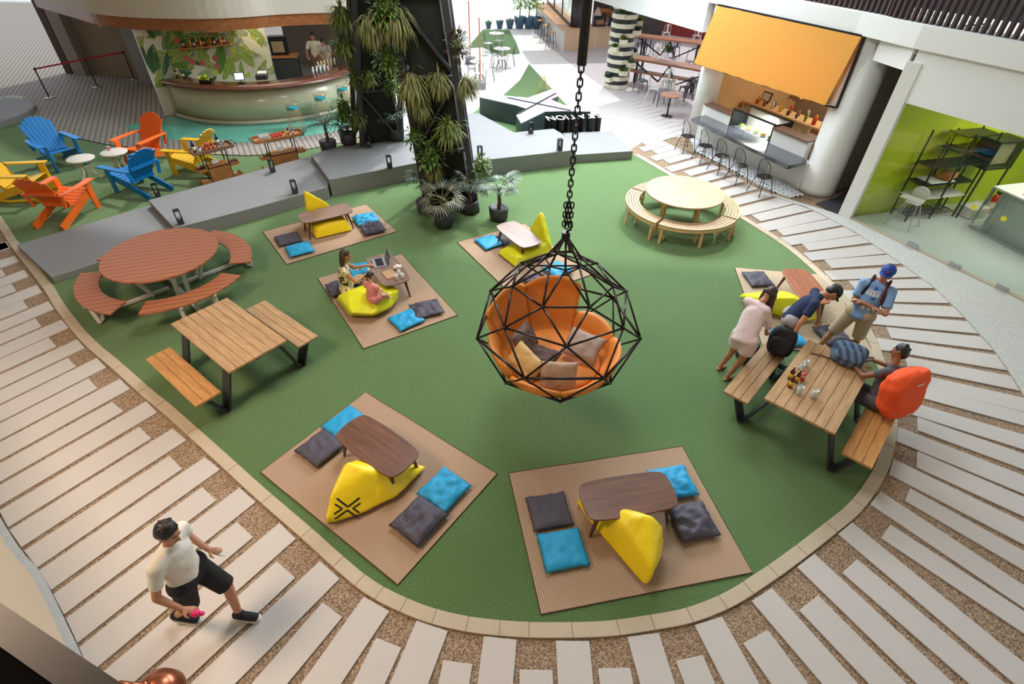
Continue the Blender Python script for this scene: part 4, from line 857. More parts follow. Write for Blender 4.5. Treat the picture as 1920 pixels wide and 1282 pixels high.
# ================================================================== DRINK TROLLEYS
TRW = woodmat('trolley_wood', (150, 98, 54), (190, 132, 80), .5, 3, 0)
TRD = woodmat('trolley_wood_dark', (118, 86, 66), (150, 114, 90), .5, 3, 0)
COP = M('copper', (196, 110, 84), .3, .1, 6, metal=.8)
def trolley(label, a, b, mat):
    a, b = Vector(a), Vector(b); c = (a + b) / 2; ang = math.atan2(b.y - a.y, b.x - a.x)
    t = thing('drink_trolley', label, 'trolley', (c.x, c.y, 0), ang, 'drink trolleys behind the grey platform')
    L, D = (b - a).length, .42
    MB().box((0, 0, .80), (L, D, .02)).box((0, -D / 2, .83), (L, .02, .07)).box((0, D / 2, .83), (L, .02, .07)).box((-L / 2, 0, .83), (.02, D, .07)).box((L / 2, 0, .83), (.02, D, .07)).build('tray', mat, t)
    for sx in (-1, 1):
        for sy in (-1, 1): MB().bar((sx * L * .27, sy * .16, 0), (sx * L * .27, sy * .16, .79), .022, .022).build('leg', BLACKM, t)
        mb = MB(); mb.tube([(sx * L / 2, -.14, .84), (sx * (L / 2 + .08), -.14, .86), (sx * (L / 2 + .08), .14, .86), (sx * L / 2, .14, .84)], .008, 6); mb.build('handle', BLACKM, t)
        MB().box((sx * (L * .27 + .13), 0, .34), (.22, .3, .015)).box((sx * (L * .27 + .24), 0, .38), (.012, .3, .07)).box((sx * (L * .27 + .13), -.15, .38), (.22, .012, .07)).build('side_shelf', TRW, t)
        MB().box((sx * (L * .27 + .13), 0, .04), (.22, .3, .015)).box((sx * (L * .27 + .24), 0, .08), (.012, .3, .07)).box((sx * (L * .27 + .13), -.15, .08), (.22, .012, .07)).build('side_shelf', TRW, t)
    MB().box((0, 0, .42), (L * .53, .34, .02)).build('middle_shelf', TRW, t)
    MB().box((0, -.165, .22), (L * .53, .015, .36)).build('front_panel', TRW, t)
    MB().bar((-L * .27, -.17, .41), (L * .27, -.17, .41), .02, .02).bar((-L * .27, -.17, .78), (L * .27, -.17, .78), .02, .02).build('rail', BLACKM, t)
    return t, c, ang
def at_(c, ang, x, y, z): return (c.x + x * math.cos(ang) - y * math.sin(ang), c.y + x * math.sin(ang) + y * math.cos(ang), z)
BGL, BGN, BWN, CLR = M('black_bottle', (20, 24, 26), .12), M('green_bottle', (40, 120, 60), .15), M('brown_bottle', (70, 36, 18), .12), M('clear_bottle_glass', (176, 196, 196), .08)
CAPM = {'cap': M('bottle_cap', (190, 186, 176), .35, metal=.5), 'blk': BLACKM}
LBLM = M('paper_label', (222, 214, 196), .7); LBLR = M('red_paper_label', (170, 40, 40), .7); LBLY = M('yellow_paper_label', (226, 176, 50), .6)
def bottle_proto(name, mat, h=.28, r=.035, lab=LBLM, label='bottle', cap_=None):
    t = thing(name, label, 'bottle')
    MB().lathe([(r * .9, 0), (r, .01), (r, h * .58), (r * .8, h * .68), (r * .36, h * .76), (r * .34, h * .97), (r * .38, h)], (0, 0, 0), 12).build('glass_body', mat, t, True)
    MB().lathe([(r * 1.02, h * .18), (r * 1.02, h * .48)], (0, 0, 0), 12).build('paper_label', lab, t, True)
    MB().lathe([(r * .42, h * .95), (r * .42, h * 1.02), (r * .3, h * 1.03)], (0, 0, 0), 10).build('bottle_cap', cap_ or CAPM['cap'], t)
    return t
def glass_proto(mat, h=.12, r=.035): 
    return MB().lathe([(r * .7, 0), (r * .85, .006), (r, h), (r * .93, h), (r * .78, .012), (r * .1, .01)], (0, 0, 0), 14).build('drinking_glass', mat, None, True)
CUPG = M('cut_glass', (196, 206, 206), .1, spec=.8)
def mug_proto(mat):
    t = thing('copper_mug', 'mug', 'mug')
    MB().lathe([(.036, 0), (.04, .01), (.042, .09), (.038, .09), (.034, .012), (.003, .012)], (0, 0, 0), 16).build('cup', mat, t, True)
    MB().tube([(.04, 0, .075), (.072, 0, .07), (.075, 0, .03), (.04, 0, .02)], .005, 6).build('handle', mat, t, True); return t
first = {}
def place(key, make, label, loc, rz=0, group=None):
    """first use moves the prototype itself, later uses copy it"""
    if key not in first:
        o = make(); first[key] = o; o['label'] = label; o.location = loc; o.rotation_euler = (0, 0, rz)
        if group: o['group'] = group
        return o
    return dup(first[key], label, loc, rz, group)
def glass_t(key, mat, h, r, label, loc, cat='glass', group=None):
    if key not in first:
        o = glass_proto(mat, h, r); tag(o, label, cat, group); o.location = loc; first[key] = o; return o
    c = first[key].copy(); COL.objects.link(c); c.location = loc; c['label'] = label
    if group: c['group'] = group
    return c
tA, cA, aA = trolley('left-hand drink trolley holding copper mugs and a dark wine bottle', P(357, 285, .84), P(432, 268, .84), TRD)
tB, cB, aB = trolley('right-hand drink trolley with red cups and small bottles', P(474, 263, .84), P(565, 246, .84), TRW)
place('wine', lambda: bottle_proto('wine_bottle', BGL, .32, .04), 'dark wine bottle at the left end of the left-hand trolley', at_(cA, aA, -.40, -.05, .812), 0, 'tall bottles on the trolleys')
place('wine', None, 'tall dark bottle at the right part of the left-hand trolley', at_(cA, aA, .22, .1, .812), 0, 'tall bottles on the trolleys')
for i in range(2):
    for j in range(3): place('mug', lambda: mug_proto(COP), 'copper mug in the cluster on the left-hand trolley', at_(cA, aA, -.14 + j * .10, -.10 + i * .14, .812), i + j, 'copper mugs on the left-hand trolley')
for i in range(2): place('mug', None, 'copper mug stacked on top of the cluster on the left-hand trolley', at_(cA, aA, -.1 + i * .14, -.03, .906), i, 'stacked copper mugs')
for i in range(9): glass_t('shot', CUPG, .09, .022, 'small clear glass at the left-hand trolley\'s ends', at_(cA, aA, (-.30 + (i % 2) * .06) if i < 3 else .16 + (i - 3) % 3 * .09, -.13 + .11 * (i % 3), .812), 'glass', 'small glasses on the left-hand trolley')
REDP = M('red_cup', (206, 60, 56), .4)
for i in range(6): glass_t('redcup', REDP, .08, .034, 'red cup in the row on the right-hand trolley', at_(cB, aB, -.12 + (i % 3) * .10, -.08 + (i // 3) * .13, .812), 'cup', 'red cups on the right-hand trolley')
for i in range(10): glass_t('tube', CUPG, .13, .018, 'thin glass tube at the left end of the right-hand trolley', at_(cB, aB, -.46 + (i % 5) * .055, -.1 + (i // 5) * .14, .812), 'glass', 'thin glasses on the right-hand trolley')
for i, (m, lb) in enumerate(((BGL, 'small black bottle on the right-hand trolley'), (M('blue_bottle', (60, 130, 200), .15), 'small blue bottle at the right end of the right-hand trolley'), (LBLY, 'small yellow bottle on the right-hand trolley'))):
    o = bottle_proto('small_bottle', m, .2, .028, LBLM, lb); o.location = at_(cB, aB, [.30, .40, .22][i], [.05, -.03, -.02][i], .812)
MB_card = lambda: MB().box((0, 0, .05), (.14, .01, .1), rot=Matrix.Rotation(-.5, 3, 'X')).build('menu_card', M('white_card', (214, 220, 226), .6))
for c_, a_, lb in ((cA, aA, 'white card on the middle shelf of the left-hand trolley'), (cB, aB, 'white card on the middle shelf of the right-hand trolley')):
    o = MB_card(); tag(o, lb, 'card', 'cards on the trolley shelves'); o.location = at_(c_, a_, -.02, 0, .435); o.rotation_euler = (0, 0, a_)
for c_, a_, m, w, lb in ((cA, aA, GRN[3], 'left', 'mound of red dried flowers on a side shelf of the left-hand trolley'), (cB, aB, GRN[2], 'right', 'bright green herbs on the side shelf of the right-hand trolley')):
    for s in (-1, 1):
        if w == 'right' and s > 0: m = COP; lb = 'heap of orange straws on the side shelf of the right-hand trolley'
        mb = MB(); rd = random.Random(s + 3)
        for i in range(40): mb.leaf((rd.uniform(-.08, .08), rd.uniform(-.1, .1), .0), (rd.uniform(-1, 1), rd.uniform(-1, 1), 1.2), .11, .03, .6)
        o = mb.build('dried_flowers' if w == 'left' else ('herb_bunch' if s < 0 else 'straw_bunch'), m, None, True, loc=at_(c_, a_, s * .38, 0, .352))
        tag(o, lb + ('' if w == 'right' else (', left end' if s < 0 else ', right end')), 'flowers' if w == 'left' else ('herbs' if s < 0 else 'straws'))
# ================================================================== THE BAR
BARW = M('pearly_bar_front', (186, 184, 156), .3, .22, 1.3, coat=.3); BART = woodmat('dark_bar_top', (84, 42, 30), (128, 72, 50), .2, 2, 0, .5)
t = thing('bar_counter', 'curved bar counter with pearly front and polished brown top', 'counter', (BC.x, BC.y, 0))
z0 = Vector((0, 0, 0)); rg = lambda r, a0, a1, n=40: ring(r, a0, a1, n, z0)
MB().ribbon(rg(2.95, 230.5, 352), rg(3.5, 230.5, 352), .036, 1.10).build('front', BARW, t, True)
MB().ribbon(rg(3.5, 230, 352), rg(3.6, 230, 352), .036, .16).build('foot_ledge', M('pearly_ledge', (168, 164, 146), .35), t, True)
MB().ribbon(rg(2.85, 230.8, 353), rg(3.68, 230.8, 353), 1.10, 1.155).build('worktop', BART, t, True)
# mural wall behind the bar
MU0, MU1 = Vector((-11.72, 18.15, 0)), Vector((-8.55, 20.2, 0)); md = (MU1 - MU0).normalized(); mn = Vector((md.y, -md.x, 0))
struct(MB().prism([(p.x, p.y) for p in (MU0, MU1, MU1 - mn * .12, MU0 - mn * .12)], .0, 2.95).build('wall_bar_mural', M('mural_cream', (206, 200, 184), .6)))
struct(MB().prism([(p.x, p.y) for p in (MU0 + mn * .02, MU0 + md * .03 + mn * .02, MU0 + md * .03, MU0)], .0, 2.95).build('trim_mural_edge', WHITEW))
mg = [M('mural_green_a', (84, 122, 44), .7, .3, 6), M('mural_green_b', (134, 156, 70), .7, .3, 6), M('mural_green_c', (52, 92, 56), .7, .3, 6), M('mural_lime', (176, 184, 70), .7, .3, 6), M('mural_pink', (190, 92, 96), .7, .3, 6), M('mural_grey_leaf', (150, 160, 136), .7, .3, 6), M('mural_cream_vein', (222, 218, 196), .7)]
mb = MB(); rd = random.Random(12); ML = (MU1 - MU0).length
def wallp(u, v, o): return MU0 + md * u + Vector((0, 0, v)) + mn * o
for i in range(150):
    u, v = rd.uniform(.1, ML - .1), rd.uniform(.9, 2.8); a = rd.uniform(0, 2 * PI); L = rd.uniform(.35, .95); w = L * rd.uniform(.2, .42); off = .002 + i * .00006
    mt = rd.choice([0, 0, 1, 1, 2, 3, 5]) if u < 2.3 else rd.choice([1, 1, 3, 5, 5, 6])
    du, dv = math.cos(a), math.sin(a); A, B = [], []; n = 8
    for j in range(n + 1):
        s = j / n; ww = w * math.sin(PI * s) ** .8 * (1 + .07 * (-1) ** j) + .002; bx = u + du * L * s + .08 * math.sin(s * 2) * dv; by = v + dv * L * s + .1 * math.sin(s * 2) * du
        A.append((bx - dv * ww / 2, by + du * ww / 2)); B.append((bx + dv * ww / 2, by - du * ww / 2))
    cl_ = lambda q: (min(max(q[0], .03), ML), min(max(q[1], .9), 2.85)); A = [cl_(q) for q in A]; B = [cl_(q) for q in B]
    mb.add([wallp(*q, off) for q in A + B], [(j, j + 1, n + 2 + j, n + 1 + j) for j in range(n)], mt)
    mb.add([wallp(*cl_((u, v - .004)), off + .00005), wallp(*cl_((u + du * L * .95, v + dv * L * .95 - .003)), off + .00005), wallp(*cl_((u + du * L * .95, v + dv * L * .95 + .003)), off + .00005), wallp(*cl_((u, v + .012)), off + .00005)], [(0, 1, 2, 3)], 6)
for i in range(9):
    u, v = rd.uniform(1.0, 2.6), rd.uniform(1.3, 2.2)
    for k in range(5):
        a = 2 * PI * k / 5 + i; q = []
        for s, w in ((0, 0), (.5, .045), (1, 0), (.5, -.045)): q.append(wallp(u + math.cos(a) * .11 * s - math.sin(a) * w, v + math.sin(a) * .11 * s + math.cos(a) * w, .012))
        mb.add(q, [(0, 1, 2, 3)], 4)
tag(mb.build('tropical_mural', mg), 'painted mural of green tropical leaves and pink flowers behind the bar', 'mural')
# shelf with bottles
sh0 = MU0 + md * 1.15 + Vector((0, 0, 1.95)) + mn * .01
o = MB(); q = [sh0, sh0 + md * 1.5, sh0 + md * 1.5 + mn * .22, sh0 + mn * .22]; o.prism([(p.x, p.y) for p in q], 1.93, 1.96); tag(o.build('bottle_shelf', TRW), 'wooden bottle shelf on the mural wall, lit from above', 'shelf')
bm_ = [BWN, BGN, LBLY, BGL, CLR, M('amber_bottle', (196, 120, 40), .15)]
for i in range(14):
    p = sh0 + md * (.08 + i * .10) + mn * (.07 + .07 * (i % 2)); k = i % 6
    place('shelf%d' % k, (lambda k=k: bottle_proto('liquor_bottle', bm_[k], .26, .036, [LBLM, LBLR, LBLY][k % 3])), 'liquor bottle in the row on the mural shelf', (p.x, p.y, 1.962), 0, 'bottles on the mural shelf')
o = MB(); sh1 = MU0 + md * 1.9 + Vector((0, 0, 2.35)) + mn * .01; q = [sh1, sh1 + md * 1.0, sh1 + md * 1.0 + mn * .2, sh1 + mn * .2]; o.prism([(p.x, p.y) for p in q], 2.33, 2.36); tag(o.build('upper_shelf', TRW), 'short upper shelf with amber bottles under the wood fascia', 'shelf')
for i in range(7):
    p = sh1 + md * (.1 + i * .12) + mn * .1; place('shelf%d' % (i % 2 * 2), None, 'amber bottle on the short upper shelf behind the bar', (p.x, p.y, 2.362), 0, 'bottles on the upper shelf')
# things on the counter
def ctr(px, py): return P(px, py, 1.158)
t = thing('order_screen', 'bright tablet screen on a black stand on the bar', 'screen', ctr(452, 156), .25)
MB().box((0, 0, .012), (.2, .16, .024)).bar((0, .02, .02), (0, .03, .16), .05, .02).build('stand', BLACKM, t)
MB().box((0, .0, .2), (.30, .02, .22), rot=Matrix.Rotation(-.35, 3, 'X')).build('bezel', BLACKM, t, mod=bev(.004))
MB().box((0, -.0115, .2035), (.255, .004, .18), rot=Matrix.Rotation(-.35, 3, 'X')).build('display', M('lit_display', (226, 236, 246), .3, emit=(226, 236, 250), es=1.6), t)
t = thing('cash_register', 'grey register with a white slanted top beside the tablet', 'register', ctr(492, 148), .2)
MB().box((0, 0, .07), (.34, .28, .14)).build('body', DARKG, t, mod=bev(.01)); MB().box((.02, .05, .17), (.28, .16, .05), rot=Matrix.Rotation(.3, 3, 'X')).build('printer_top', WHM, t, mod=bev(.008))
t = thing('drink_fridge', 'dark under-counter fridge and cabinet behind the bar', 'cabinet', (-8.85, 21.9, 0), .2)
MB().box((0, 0, .55), (1.1, .6, 1.1)).build('cabinet', DARKG, t, mod=bev(.01)); MB().box((0, -.02, 1.12), (1.15, .66, .04)).build('top', TRW, t); MB().box((-.05, .1, 1.45), (.6, .35, .6)).build('shelf_unit', BLACKM, t); MB().box((-.05, -.08, 1.42), (.42, .02, .36)).build('menu_board', M('menu_board', (150, 136, 110), .6), t)
for i in range(9): glass_t('barglass', CUPG, .16, .028, 'clear glass stacked at the right of the bar', tuple(ctr(588 + (i % 5) * 7, 140 - (i % 5) * 1.6 - (i // 5) * 5)), 'glass', 'glasses on the right of the bar')
for i in range(6): glass_t('barglass2', M('lined_tumbler', (214, 196, 170), .25), .2, .03, 'tall tumbler in the row behind the stacked glasses', tuple(ctr(598 + i * 6, 128 - i * 1.5)), 'glass', 'tumblers on the right of the bar')
for i, (px, py) in enumerate(((318, 141), (325, 139), (332, 143), (340, 140), (345, 146))): place('shelf%d' % (3 + i % 2), None, 'dark bottle at the left end of the bar', tuple(ctr(px, py)), 0, 'bottles at the left end of the bar')
t = thing('fruit_crate', 'black crate of limes and leaves on the bar', 'crate', ctr(388, 156), .1)
MB().box((0, 0, .01), (.34, .22, .02)).box((0, -.11, .06), (.34, .012, .1)).box((0, .11, .06), (.34, .012, .1)).box((-.17, 0, .06), (.012, .22, .1)).box((.17, 0, .06), (.012, .22, .1)).build('crate', BLACKM, t)
mb = MB(); rd = random.Random(9)
for i in range(26): mb.leaf((rd.uniform(-.12, .12), rd.uniform(-.08, .08), .05), (rd.uniform(-1, 1), rd.uniform(-1, 1), 1.6), .22, .07, .9)
mb.build('leaves', M('lime_leaves', (176, 196, 40), .5, .3, 10), t, True)
o = MB().lathe([(.06, 0), (.07, .1), (.065, .1)], (0, 0, 0), 14).build('red_bowl', M('red_plastic', (150, 26, 30), .4), None, True, loc=ctr(303, 141)); tag(o, 'small red bowl at the far left end of the bar', 'bowl')
# gold wire stools with turquoise pads
GOLDW = M('gold_wire', (214, 168, 120), .3, .05, 5, metal=.6); TQC = M('turquoise_cushion', (0, 146, 160), .6, .1, 5)
def stool():
    t = thing('bar_stool', 'stool', 'stool'); mb = MB()
    for k in range(18):
        a = 2 * PI * k / 18
        if .3 < a < PI - .3 or True: mb.tube([(.20 * math.cos(a), .17 * math.sin(a), .80), (.17 * math.cos(a), .14 * math.sin(a), .62), (.25 * math.cos(a), .24 * math.sin(a), .0)], .005, 5)
    for r, z in ((.20, .80), (.17, .62), (.25, .012)): mb.tube([(r * math.cos(2 * PI * k / 24), r * .9 * math.sin(2 * PI * k / 24), z) for k in range(24)], .007, 5, closed=True)
    mb.build('wire_frame', GOLDW, t); MB().lathe([(.01, .64), (.17, .64), (.19, .67), (.17, .70), (.01, .71)], (0, 0, 0), 20).build('seat_pad', TQC, t, True); return t
for px, py, lb in ((558, 243, 'gold wire stool with turquoise pad, left one at the bar'), (608, 224, 'gold wire stool with turquoise pad, middle one at the bar'), (648, 205, 'gold wire stool with turquoise pad, nearly hidden by the tower leg')):
    p = P(px, py, 0.04); place('stool', stool, lb, (p.x, p.y, .037), .3, 'wire stools at the bar')
# queue posts with red belt
POSTM = M('dark_chrome', (70, 66, 66), .25, metal=.8); RBELT = M('red_belt', (196, 24, 48), .6)
ps = [P(93, 184, .03), P(183, 163, .03), P(252, 148, .03)]
for i, (p, lb) in enumerate(zip(ps, ('queue post nearest the left edge of the deck', 'middle queue post with red belt', 'queue post beside the bar\'s grey column'))):
    t = thing('queue_post', lb, 'post', p, 0, 'queue posts on the deck')
    MB().lathe([(.17, 0), (.17, .012), (.05, .03), (.02, .04)], (0, 0, 0), 24).build('base', M('steel_disc', (176, 168, 160), .3, metal=.7) if i == 0 else bpy.data.materials['steel_disc'], t, True); MB().tube([(0, 0, .03), (0, 0, .92)], .022, 12).build('pole', POSTM, t)
    MB().tube([(0, 0, .90), (0, 0, .99)], .034, 14).build('belt_head', BLACKM, t)
    if i < 2: MB().bar((0, 0, .95), ps[i + 1] - p + Vector((0, 0, .95)), .006, .05).build('belt', RBELT, t)
t = thing('wall_speaker', 'black loudspeaker on the beige wall left of the bar', 'speaker', (-15.2, 22.75, 2.2), -.3)
MB().box((0, 0, 0), (.3, .24, .5)).build('cabinet', BLACKM, t, mod=bev(.02)); MB().lathe([(.1, 0), (.11, .01), (.03, .02)], (0, -.13, -.08), 18, R=Matrix.Rotation(PI / 2, 3, 'X')).build('driver', DARKG, t); MB().bar((0, .1, .05), (0, .4, .08), .05, .05).build('bracket', BLACKM, t)
t = thing('security_camera', 'small white camera under the wood fascia at the left', 'camera', (-13.2, 19.0, 2.55), -.6); MB().tube([(0, 0, 0), (.22, -.1, -.03)], .04, 10).build('body', WHM, t); MB().tube([(0, .03, 0), (0, .1, .08)], .012, 6).build('arm', WHM, t)
# ================================================================== KITCHEN COUNTER AND WHAT IS BEHIND IT
GRAN = M('dark_granite', (64, 68, 76), .12, .35, 9, coat=.5)
PSTEEL = M('brushed_lining', (176, 180, 180), .4, .1, 4)
t = tag(MB().prism([P(*q, .77)[:2] for q in ((1296, 222), (1478, 312), (1513, 303), (1500, 290), (1325, 215))], .69, .78).build('bar_ledge', GRAN, mod=bev(.004)), 'long dark polished counter ledge along the kitchen front', 'counter')
def wire_chair():
    t = thing('wire_chair', 'chair', 'chair'); MB().lathe([(.01, .44), (.19, .44), (.195, .45), (.01, .458)], (0, 0, 0), 22).build('seat', BLACKM, t)
    for sx in (-1, 1):
        for sy in (-1, 1): MB().tube([(sx * .14, sy * .13, .44), (sx * .22, sy * .22, 0)], .011, 6).build('leg', BLACKM, t)
    mb = MB(); pts = [(-.185, -.06, .45)] + [(-.185 * math.cos(a), -.10 - .06 * math.sin(a), .72 + .2 * math.sin(a)) for a in [PI * i / 8 for i in range(9)]] + [(.185, -.06, .45)]
    mb.tube(pts, .009, 6)
    for x in (-.10, -.035, .035, .10): mb.tube([(x, -.16, .45), (x, -.15 , .72 + .2 * math.sqrt(1 - (x / .19) ** 2))], .006, 5)
    mb.build('back', BLACKM, t)
    mb = MB(); mb.tube([(.18 * math.cos(2 * PI * k / 16), .18 * math.sin(2 * PI * k / 16), .22) for k in range(16)], .006, 5, closed=True); mb.build('foot_ring', BLACKM, t); return t
ka = math.atan2(KN.y, KN.x) - PI / 2
lb5 = ['black wire chair farthest along the kitchen ledge', 'second black wire chair from the far end of the kitchen ledge', 'middle black wire chair at the kitchen ledge', 'second black wire chair from the white column', 'black wire chair nearest the big white column']
for (px, py), lb in zip(((1290, 255), (1323, 273), (1354, 292), (1388, 310), (1433, 331)), lb5):
    p = P(px, py, .45); place('wirechair', wire_chair, lb, (p.x, p.y, 0.006), ka + .12 * (py % 3 - 1), 'wire chairs at the kitchen ledge')
case_l = area('display_case_fill', K(2.15, .35, 1.2), K(2.15, .35, 0), 1.2, .3, 45, (1, .95, .85)); t = thing('display_case', 'glass food display case set into the kitchen front', 'display case', K(1.38, 0.02, .70), math.atan2(KD.y, KD.x))  # area lamp added inside the case to lift its dark interior
MB().box((.77, -.35, .02), (1.54, .7, .04)).box((.77, -.02, .54), (1.56, .05, .04)).box((.77, -.68, .54), (1.56, .06, .04)).box((.02, -.35, .28), (.03, .7, .5)).box((1.53, -.35, .28), (.03, .7, .5)).box((.77, -.7, .28), (1.54, .03, .5)).build('case_frame', BLACKM, t); MB().box((.77, -.66, .28), (1.48, .03, .48)).box((.77, -.33, .042), (1.48, .62, .01)).build('inner_lining', PSTEEL, t)
MB().box((.77, -.01, .28), (1.5, .008, .48)).build('front_glass', GLASS, t); MB().box((.77, -.35, .548), (1.5, .6, .008)).build('top_glass', GLASS, t)
food = [M('salad', (110, 140, 60), .6, .5, 20), M('fruit', (216, 150, 60), .6, .5, 20), M('white_dish', (214, 216, 214), .3)]
for i in range(5):
    o = MB().lathe([(.04, 0), (.10, .03), (.11, .05), (.1, .05), (.02, .02)], (0, 0, 0), 16).build('food_dish', food[2], None, True, loc=K(1.62 + i * .27, .30, .745)); tag(o, 'white dish of food behind the display glass', 'dish', 'dishes in the display case')
    o = MB().ell((0, 0, 0), (.085, .085, .05), 10, k=6).build('food_portion', food[i % 2], None, True, loc=K(1.62 + i * .27, .30, .815)); tag(o, 'heap of %s in a dish behind the display glass' % ('salad' if i % 2 == 0 else 'fruit'), 'food', 'food in the display case')
wtop = woodmat('brown_ledge_wood', (84, 60, 50), (120, 90, 74), .4, 3)
tag(kbox(MB(), .2, 1.37, -.06, .34, 1.16, 1.2).build('serving_ledge', wtop), 'brown wooden serving ledge on the low white kitchen wall', 'ledge')
tag(kbox(MB(), 2.93, 4.05, -.04, .3, 1.06, 1.10).build('pickup_ledge', wtop), 'brown ledge on the white kitchen wall near the far column', 'ledge')
PLY = woodmat('pale_ply', (196, 158, 104), (222, 188, 138), .5, 3)
t = thing('kitchen_workbench', 'pale plywood workbench with shelves inside the kitchen', 'workbench', K(0, 0), 0)
t.location = (0, 0, 0)
kbox(MB(), .2, 4.2, 1.7, 2.3, .92, .97).build('worktop', PLY, t)
kbox(MB(), .2, 4.2, 1.7, 2.3, .30, .33).build('lower_shelf', PLY, t)
for s_ in (.2, 1.5, 2.8, 4.1): kbox(MB(), s_, s_ + .06, 1.7, 2.3, .02, .92).build('leg', PLY, t)
t = thing('steel_prep_table', 'stainless preparation table at the kitchen\'s near end', 'table', (0, 0, 0))
kbox(MB(), .1, 1.2, .8, 1.35, .88, .92).build('tabletop', M('stainless', (170, 160, 146), .3, .1, 4, metal=.7), t)
for s_, d_ in ((.15, .85), (1.12, .85), (.15, 1.28), (1.12, 1.28)): kbox(MB(), s_, s_ + .04, d_, d_ + .04, .02, .88).build('leg', bpy.data.materials['stainless'], t)
SHM = M('spun_metal', (150, 120, 96), .25, .1, 5, metal=.8)
for (px, py, z, lb) in ((1465, 196, 1.9, 'metal dome pendant lamp over the display case'), (1430, 172, 1.9, 'metal dome pendant lamp farther inside the kitchen')):
    q = K(1.7 if px > 1450 else 2.6, .9 if px > 1450 else 1.5); t = thing('pendant_lamp', lb, 'lamp', (q.x, q.y, 1.72), 0, 'kitchen pendant lamps')
    MB().lathe([(.20, 0), (.19, .05), (.12, .12), (.04, .16), (.03, .18)], (0, 0, 0), 24).build('shade', SHM, t, True); MB().tube([(0, 0, .16), (0, 0, 1.78)], .006, 5).build('cord', BLACKM, t)
    MB().ell((0, 0, .03), (.045, .045, .05), 10, k=6).build('bulb', M('warm_bulb_%d' % px, (255, 220, 160), .4, emit=(255, 214, 150), es=14), t)
rd = random.Random(7)
cols = [(60, 50, 44), (190, 60, 40), (220, 150, 50), (90, 130, 70), (200, 200, 196), (40, 60, 90), (150, 90, 60)]
kit = [M('jar_%s' % n, c, .35, .1, 8) for n, c in zip(('brown', 'red', 'amber', 'green', 'white', 'blue', 'clay'), cols)]
for i in range(24):
    s_, d_ = .35 + i * .155, 1.85 + .25 * (i % 2); hh = rd.uniform(.1, .26); r = rd.uniform(.035, .06)
    o = MB().lathe([(r, 0), (r, hh * .75), (r * .7, hh * .85), (r * .72, hh)], (0, 0, 0), 12).build('kitchen_jar', kit[i % 7], None, True, loc=K(s_, d_, .972)); tag(o, '%s jar on the plywood workbench' % ('brown', 'red', 'amber', 'green', 'white', 'blue', 'clay')[i % 7], 'jar', 'jars on the kitchen workbench')
for i in range(8):
    o = MB().box((0, 0, .09), (.22, .2, .18)).build('storage_tub', kit[(i * 3) % 7], None, loc=K(.5 + i * .45, 2.0, .332), rz=ka, mod=bev(.01)); tag(o, 'food tub on the workbench\'s lower shelf', 'tub', 'tubs under the kitchen workbench')
t = thing('herb_planter', 'black trough of green and orange herbs on the kitchen counter', 'planter', K(1.15, .62, .90), math.atan2(KD.y, KD.x))
MB().box((0, 0, .06), (.6, .2, .12)).build('trough', BLACKM, t); mb = MB()
for i in range(60): mb.leaf((rd.uniform(-.27, .27), rd.uniform(-.08, .08), .12), (rd.uniform(-1, 1), rd.uniform(-1, 1), 1.4), .13, .05, .8, i % 3 == 0)
mb.build('herbs', [GRN[0], food[1]], t, True)
t = thing('till_screen', 'white framed till screen on the kitchen workbench', 'screen', K(3.5, 1.9, .972), ka); MB().bar((0, 0, 0), (0, 0, .15), .08, .05).build('stand', BLACKM, t); MB().box((0, 0, .26), (.34, .03, .26), rot=Matrix.Rotation(-.3, 3, 'X')).build('bezel', BLACKM, t); MB().box((0, -.017, .26), (.28, .006, .2), rot=Matrix.Rotation(-.3, 3, 'X')).build('panel', WHM, t)
# ------------------------------------------------------------------ yellow awning
AWN = M('yellow_awning_cloth', (250, 176, 44), .7, .05, 2, bmp=.12, bscale=6)
AWN.node_tree.nodes['Principled BSDF'].inputs['Transmission Weight'].default_value = 0
def awnmat():
    m, nt, bs = newmat('yellow_canvas'); c = (*s2l((255, 198, 96)), 1); bs.inputs['Base Color'].default_value = c; bs.inputs['Roughness'].default_value = .75
    tl = nt.nodes.new('ShaderNodeBsdfTranslucent'); tl.inputs[0].default_value = (*s2l((250, 176, 40)), 1); mx = nt.nodes.new('ShaderNodeMixShader'); mx.inputs[0].default_value = .4
    v = tc(nt, 'Object', (1, 1, 1)); bump(nt, bs, ntex(nt, v, 7, 3), .25, .02)
    nt.links.new(bs.outputs[0], mx.inputs[1]); nt.links.new(tl.outputs[0], mx.inputs[2]); nt.links.new(mx.outputs[0], nt.nodes['Material Output'].inputs[0]); return m
AWN = awnmat()
t = thing('awning', 'wide yellow cloth awning on a black frame over the kitchen opening', 'awning')
a1, a2 = onwall(1355, 2, KA, KB), onwall(1625, 66, KA, KB); off_ = -KN * .14; a1 += off_; a2 += off_
zb = 2.12; q1, q2 = P(1302, 118, zb), P(1548, 197, zb)
a1.z = a2.z = 3.6
def aw(u, v):
    a = a1.lerp(a2, u); b = q1.lerp(q2, u); p = a.lerp(b, v); sag = .05 * math.sin(PI * v) * math.sin(PI * u) + .012 * noise.noise(Vector((u * 9, v * 2, 0))) + (.004 * math.sin(u * 60) * v ** 3)
    return p + (KN * -1) * .02 - Vector((0, 0, 1)) * sag
vs, fs = surf(aw, 60, 14); n = len(vs); mb = MB(); mb.add(vs + [v - Vector((0, 0, .006)) for v in vs], fs + [tuple(i + n for i in f[::-1]) for f in fs]); mb.build('canopy', AWN, t, True)
for u in (0, 1):
    a, b = (a1, q1) if u == 0 else (a2, q2); w = Vector((a.x, a.y, zb)); w -= off_ * .6
    fr = MB().bar(Vector((a.x, a.y, a.z)) - off_ * .6, w, .05, .05).bar(w, b, .04, .04); fr.build('side_frame', BLACKM, t)
